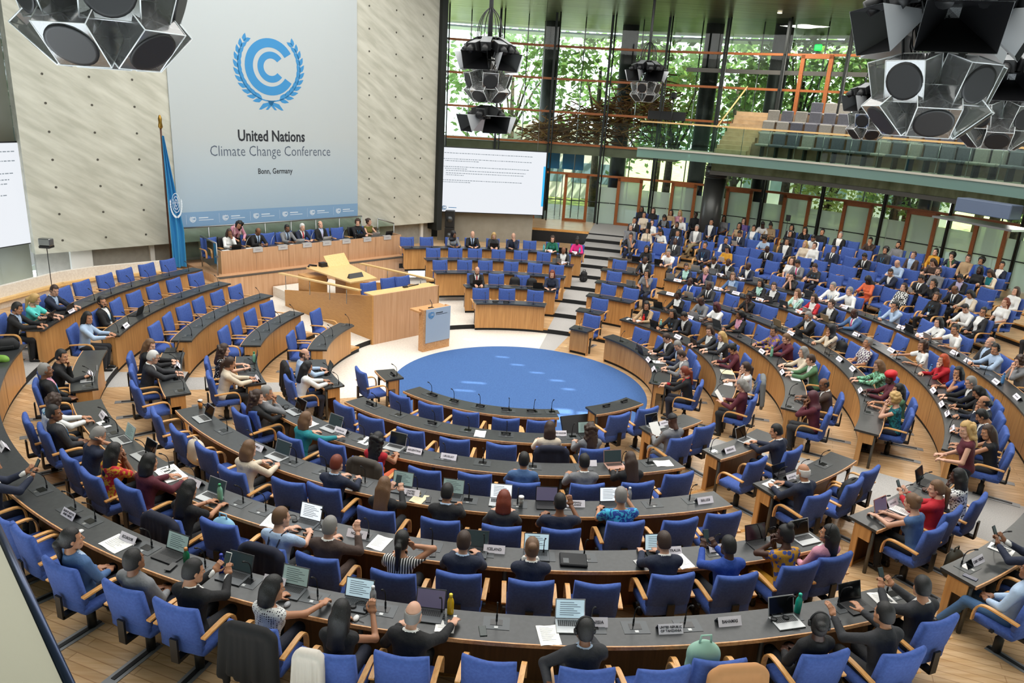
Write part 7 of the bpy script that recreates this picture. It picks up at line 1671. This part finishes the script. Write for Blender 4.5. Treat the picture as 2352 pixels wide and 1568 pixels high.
for n, t in enumerate((-2.35, -.99, -.27, .4, 1.18, 1.9, 2.51)):               # blue chairs along the presidium
    add_chair(NT(11.95, t, .96 if False else .92), math.atan2(NV.x, -NV.y), f'blue presidium chair, {ORD[n+1]} from the flag end behind the podium desk', 'presidium chairs', False)
for n, (nn, t) in enumerate(((5.75, -.35), (5.95, .5), (5.9, 1.0))): add_chair(NT(nn, t, .45), math.atan2(NV.x, -NV.y), f'blue chair inside the wooden speakers enclosure, {ORD[n+1]} from the flag side', 'chairs in the enclosure', False)
# name plates hung on the presidium edge, jugs, glasses, computers
for n, t in enumerate((-1.2, -.3, .62, 1.4, 2.2, 3.1, 4.0)):
    m = MB(); m.box((-.17, -.012, -.13), (.17, -.004, .02)); m.box((-.17, -.012, .012), (.17, .1, .02)); q = m.build('name_plate', mat('plate_grey', '#b9b6b4', .6)); q.matrix_world = Matrix.Translation(NT(11.09, t, 1.66)) @ MNT
    link('lettering', DASHM, q).matrix_basis = Matrix.Translation((0, -.0125, -.05)) @ Matrix.Rotation(math.pi/2, 4, 'X'); tag(q, f'pale name plate hung over the presidium edge, {ORD[n+1]} from the flag end', 'name plate', 'presidium name plates')
def nt_lap(n, t, body, lab): add_laptop(NT(n, t, 1.6), math.atan2(NV.x, -NV.y), body, 'K', lab)
for t, c, lab in ((-1.85, 'k', 'black laptop before the white jacket on the presidium'), (.45, 's', 'silver laptop before the light grey suit on the presidium'), (1.5, 's', 'silver laptop before the white haired man on the presidium'), (2.95, 'k', 'black laptop before the curly haired person on the presidium'), (3.6, 's', 'silver laptop before the olive dress on the presidium'), (4.2, 'k', 'black laptop at the unoccupied far end of the presidium')): nt_lap(11.4, t, c, lab)
CARAFE = glassy('clear_glass', (.9, .95, .95), .25)
for t, lab in ((-1.0, 'water carafe before the bald man on the presidium'), (1.75, 'water carafe between white haired man and lilac tie'), (2.75, 'water carafe beside the curly haired person on the presidium')):
    m = MB(); m.lathe([(.05, 0), (.055, .06), (.03, .14), (.025, .19), (.035, .22)], 14); q = m.build('carafe', CARAFE, None, NT(11.35, t, 1.6)); tag(q, lab, 'carafe', 'presidium carafes')
for n, t in enumerate((-1.5, -.6, .9, 2.2)): m = MB(); m.tube(bez((0, 0, 0), (0, 0, .1), (0, .05, .3), (.05, .35, .38), 6), .008, 0, 5); m.lathe([(.04, 0), (.04, .012)], 12); q = m.build('presidium_microphone', M['steel'], None, NT(11.35, t, 1.6)); tag(q, f'thin steel microphone on the presidium, {ORD[n+1]} from the flag end', 'microphone', 'presidium microphones')
for n, t in enumerate((-2.1, -1.3, -.1, .3, 2.3)): add_paper(NT(11.42, t, 1.602), math.atan2(NV.x, -NV.y), .3, .21, 'w', f'white papers on the presidium desk, {ORD[n+1]} heap from the flag end')
# things on the desks
def nearest(b, k, a, rank=0, folk=True):
    l = sorted((abs((s[0]-a+180) % 360-180), s) for s in SEATS.get((b, k), []) if s[1] is not None or not folk); return l[rank][1] if len(l) > rank else None
used = {}
def before(b, k, a, pre, n):
    for r, j in ((0, 'before'), (1, 'near'), (2, 'along the desk from')):
        s = nearest(b, k, a, r, False)
        if s is None: break
        t = (short(s[1], n-len(j.split())) if s[1] is not None else 'the empty '+SEATLABEL[b, k, s[0]][0]); lab = f'{pre} {j} {t}'
        if wc(lab) > 16: lab = f'{pre} at {SEATLABEL[b, k, s[0]][0]}'
        if wc(lab) <= 16 and lab not in used: used[lab] = 1; return lab
    return f'{pre} on the {rowname(b, k)}'
for kind, b, k, a, e, arg, lab in ITEMS:
    aa = a if not (b in 'ED' and a < 0) else a+360; loc = P(RI(k)+e, aa, ZT(k)); rz = math.radians(aa)
    if kind == 'card':
        if arg == '-': add_card(loc, rz, '-', before(b, k, a, 'white name card', 12))
        else: add_card(loc, rz, arg, 'white name card, mostly hidden, showing the letter '+arg if len(arg) == 1 else f'white country card reading {arg.replace("/", " ")}')
    elif kind == 'lap': body_, s_ = arg.split(); add_laptop(P(RI(k)+max(.16, min(.3, e)), aa, ZT(k)), rz, body_, s_, before(b, k, a, f'{LN[body_]} laptop with {SN[s_]}', 10))
    elif kind == 'bot': add_bottle(loc, arg, lab)
    elif kind == 'pap': w_, l_, y_, c_ = arg.split(); add_paper(P(RI(k)+max(.16, min(.3, e)), aa, ZT(k)), rz+math.radians(float(y_)), float(w_), float(l_), c_, lab)
for k, a, lab in ((4, -20.5, 'black headset on the desk before the navy blazer and auburn hair'), (6, -9.0, 'black headset between grey laptop and bald man in black'), (3, -44, 'black headset beside the SAMOA row end on the URUGUAY desk'), (6, 15.5, 'black headset and remote by the silver laptop of the green bottle'), (5, -18.8, 'black earphones with tangled cable beside the curly grey hair')): add_headset(P(RI(k)+.2, a, ZT(k)), math.radians(a), lab)
for n, a in enumerate((-33, -24, -14, -5, 4, 33, 42)): add_handset(P(RI(1)+.15, a, ZT(1)), math.radians(a), f'black interpreter handset on the innermost desk row, {ORD[n+1]} from the flag side')
for n, a in enumerate((-38, -20, -3)): add_handset(P(RI(2)+.15, a, ZT(2)), math.radians(a), f'black interpreter handset on the UNITED KINGDOM desk, {ORD[n+1]} from the flag side')
for n, (k, a) in enumerate(((2, 190), (2, 186), (3, 178))): add_handset(P(RI(k)+.15, a, ZT(k)), math.radians(a), ('black handset at the screen end of the front desk under the screen', 'second black handset on the front desk under the hanging screen', 'black handset beside the copper red bob')[n])
add_handset(P(RI(1)+.16, -59, ZT(1)), math.radians(-59), 'black handset on the single small desk beside the carpet')
for b, k, a, n in (('G', 1, -60, 'single small desk beside the carpet'),): pass
# bags, coats and loose things
def blob_bag(name, loc, rz, size, m, label, strap=True, cat='bag'):
    x, y, z = size; f = Field((-x*.8, -y*.9, -.02), (x*.8, y*.9, z*1.35), .014); f.ell((0, 0, z*.48), (x*.5, y*.5, z*.5), k=.03); f.cap((-x*.3, 0, z*.25), (x*.3, 0, z*.25), y*.42, y*.42, .05); f.cap((-x*.22, 0, z*.75), (x*.22, 0, z*.75), y*.34, y*.34, .05)
    V, F = f.mesh(); o = link(name, np_mesh(name, [(V, F, m, 1)]), None, loc); o.rotation_euler = (0, 0, rz); tag(o, label, cat)
    p = MB(); p.box((-x*.3, -y*.56, z*.12), (x*.3, -y*.4, z*.5), bev=.02); p.build('front_pocket', m, o)
    if strap: s = MB(); s.tube([(-.06, 0, z*.92), (-.05, 0, z*1.08), (.05, 0, z*1.08), (.06, 0, z*.92)], .011, 0, 6); s.build('handle', m, o)
    return o
def seat_bag(b, k, a, size, m, label, name='bag'): blob_bag(name, P(RS(k)+.05, a, ZF(k)+.485), math.radians(a+180), size, m, label)
bb = mat('bag_black', '#131417', .7); bl = mat('bag_tote', '#cbbfae', .85); bc = mat('bag_light_blue', '#86b4cc', .8); bo = mat('bag_olive', '#3b3a30', .75); bg = mat('bag_grey', '#8b8c90', .8); mint = mat('bag_mint', '#8fb5a4', .8); br = mat('bag_brown', '#4a2a1c', .6); bbl = mat('bag_blue', '#26346a', .8)
seat_bag('A', 4, -37.6, (.34, .24, .42), bl, 'cream printed tote bag on the empty chair facing the SAMOA desk', 'tote_bag'); seat_bag('A', 5, -22, (.34, .22, .5), bc, 'light blue bag on the empty chair by the CHINA row', 'bag'); seat_bag('A', 6, 9.2, (.34, .26, .62), mint, 'pale mint backpack on the chair with the tan coat', 'backpack')
seat_bag('E', 3, 180.3, (.36, .22, .46), bb, 'black backpack on a chair, stairs side of two under the screen', 'backpack') if False else None
for a, lab in ((-177.7, 'black backpack on the chair beside the bald man with red tie'), (177.6, 'black backpack on the chair beside the copper red bob')): seat_bag('E', 3, a, (.36, .22, .48), bb, lab, 'backpack')
seat_bag('C', 4, 98.5, (.38, .26, .46), bb, 'black backpack on the chair behind the checked shirt', 'backpack'); seat_bag('B', 3, 41, (.3, .22, .34), bg, 'pale grey bag on the empty chair by the SENEGAL card'); seat_bag('B', 4, 39.5, (.44, .3, .34), bb, 'big black bag on the chair beside the bald man in blue grey')
blob_bag('handbag', P(RS(5)+.45, 35.4, ZF(5)+.28), math.radians(35), (.36, .16, .42), bo, 'dark olive handbag hanging on the chair behind the denim dress', True)
blob_bag('backpack', P(RI(4)-.12, -55.5, ZF(3)+.0), math.radians(40), (.3, .22, .42), bbl, 'blue and red backpack on the floor beside the white haired man'); blob_bag('bag', P(RS(5)-.2, 39.5, ZF(5)), 1.0, (.5, .32, .2), br, 'brown leather bag on the floor below the red blazer'); blob_bag('bag', P(RI(6)+.25, -71.2, ZT(6)), .6, (.42, .2, .22), bb, 'dark handbag on the outer desk end across the flag block'); blob_bag('bag', P(RI(6)+.2, -67.5, ZT(6)), 0, (.3, .16, .08), mat('bag_lime', '#6f9c3a', .7), 'green cloth bag on the outer desk end across the flag block', False)
blob_bag('backpack', P(RI(5)+1.0, 167.0, ZF(5)), .5, (.26, .2, .42), bb, 'black backpack on the stairs beside the screen desks')
drape(P(RS(6)+.02, 10.3, ZF(6)), math.radians(10.3), COAT, 'tan coat draped over the chair with the mint backpack')
m = MB(); m.box((-.17, -.13, 0), (.17, .13, .04), bev=.012); m.box((-.13, -.1, .04), (-.06, .0, .042), 1); q = m.build('laptop_case', [bb, M['plate']], None, P(RI(5)+.24, 4.2, ZT(5))); tag(q, 'thick black laptop case lying on the ICELAND desk', 'case')
for k, a, c, lab in ((6, -1.9, '#1c2b28', 'dark phone beside the white notebook of the bald man'), (6, -21.2, '#15171a', 'black phone lying on the white closed laptop'), (5, -6.5, '#17181b', 'black phone beside the striped top on the desk edge'), (5, 9.2, '#b9b8b6', 'phone with silver case beside the brown haired typist'), (4, -2.5, '#12292c', 'dark teal phone beside the steel cup'), (4, -9.5, '#15171a', 'black phone beside the black suit with blue collar'), (6, 18.8, '#2b2a3a', 'dark phone between the two laptops by the bun with headphones'), (6, 30.9, '#2f3550', 'blue phone on the CABO VERDE desk edge')):
    m = MB(); m.box((-.038, -.078, 0), (.038, .078, .009), bev=.003); zz = ZT(k)+(.012 if 'closed laptop' in lab else 0); q = m.build('phone', mat('phone_'+str(k)+str(int(a)), c, .25), None, P(RI(k)+.3, a, zz)); q.rotation_euler = (0, 0, math.radians(a+12)); tag(q, lab, 'phone', 'phones on the desks')
for k, a, lab in ((6, -13.0, 'small grey computer mouse by the dark laptop of the phone holder'), (6, -8.9, 'white computer mouse under the hand of the dotted top'), (6, -29.0, 'white computer mouse by the tilted tablet')):
    f = MB(); f.lathe([(.03, 0), (.032, .012), (.022, .028), (.0, .034)], 12, M=Matrix.Diagonal((1, 1.6, 1, 1))); q = f.build('computer_mouse', mat('mouse_'+str(int(-a)), '#8f9196' if a == -13 else '#e0e0df', .4), None, P(RI(k)+.36, a, ZT(k))); q.rotation_euler = (0, 0, math.radians(a)); tag(q, lab, 'mouse')
m = MB(); m.box((-.4, -.03, 0), (.4, .03, .55)); q = m.build('wedge_monitor', M['black']); q.matrix_world = Matrix.Translation(P(3.45, 22.8, .1)) @ Matrix.Rotation(math.radians(22), 4, 'Z') @ Matrix.Rotation(-.6, 4, 'X'); tag(q, 'black floor monitor leaning in the gap of the innermost desks', 'monitor')
# dotted metal lid of the balustrade close to the camera
pm = mat('perforated_metal', '#8d8a78', .35, .7); n_, l_, b_ = nodes(pm); tc_ = n_.new('ShaderNodeTexCoord'); vo = n_.new('ShaderNodeTexVoronoi'); vo.inputs['Scale'].default_value = 16; vo.inputs['Randomness'].default_value = 0; rp = n_.new('ShaderNodeValToRGB'); rp.color_ramp.elements[0].position = .3; rp.color_ramp.elements[1].position = .4; rp.color_ramp.elements[0].color = (*lin('#c7b596'), 1); rp.color_ramp.elements[1].color = (*lin('#7e7d6c'), 1); l_.new(tc_.outputs['Object'], vo.inputs['Vector']); l_.new(vo.outputs[0], rp.inputs[0]); l_.new(rp.outputs[0], b_.inputs['Base Color'])
m = MB(); pts = [(-1.2, -16.03), (-.70, -16.55), (-1.3, -17.1), (-2.4, -16.1)]; m.add([(x, y, 5.88) for x, y in pts]+[(x, y, 5.9) for x, y in pts], [(0, 1, 2, 3), (7, 6, 5, 4), (0, 4, 5, 1), (1, 5, 6, 2), (2, 6, 7, 3), (3, 7, 4, 0)]); m.tube([(-1.2, -16.03, 5.9), (-.70, -16.55, 5.9)], .006, 1); q = m.build('balustrade_lid', [pm, mat('steel_edge', '#3d4a66', .3, .6)]); struct(q)
m = MB(); m.arc(15.9, 18.5, 4.4, 4.5, -60, 60, 0, 3); struct(m.build('floor_camera_gallery', M['postgrey']))
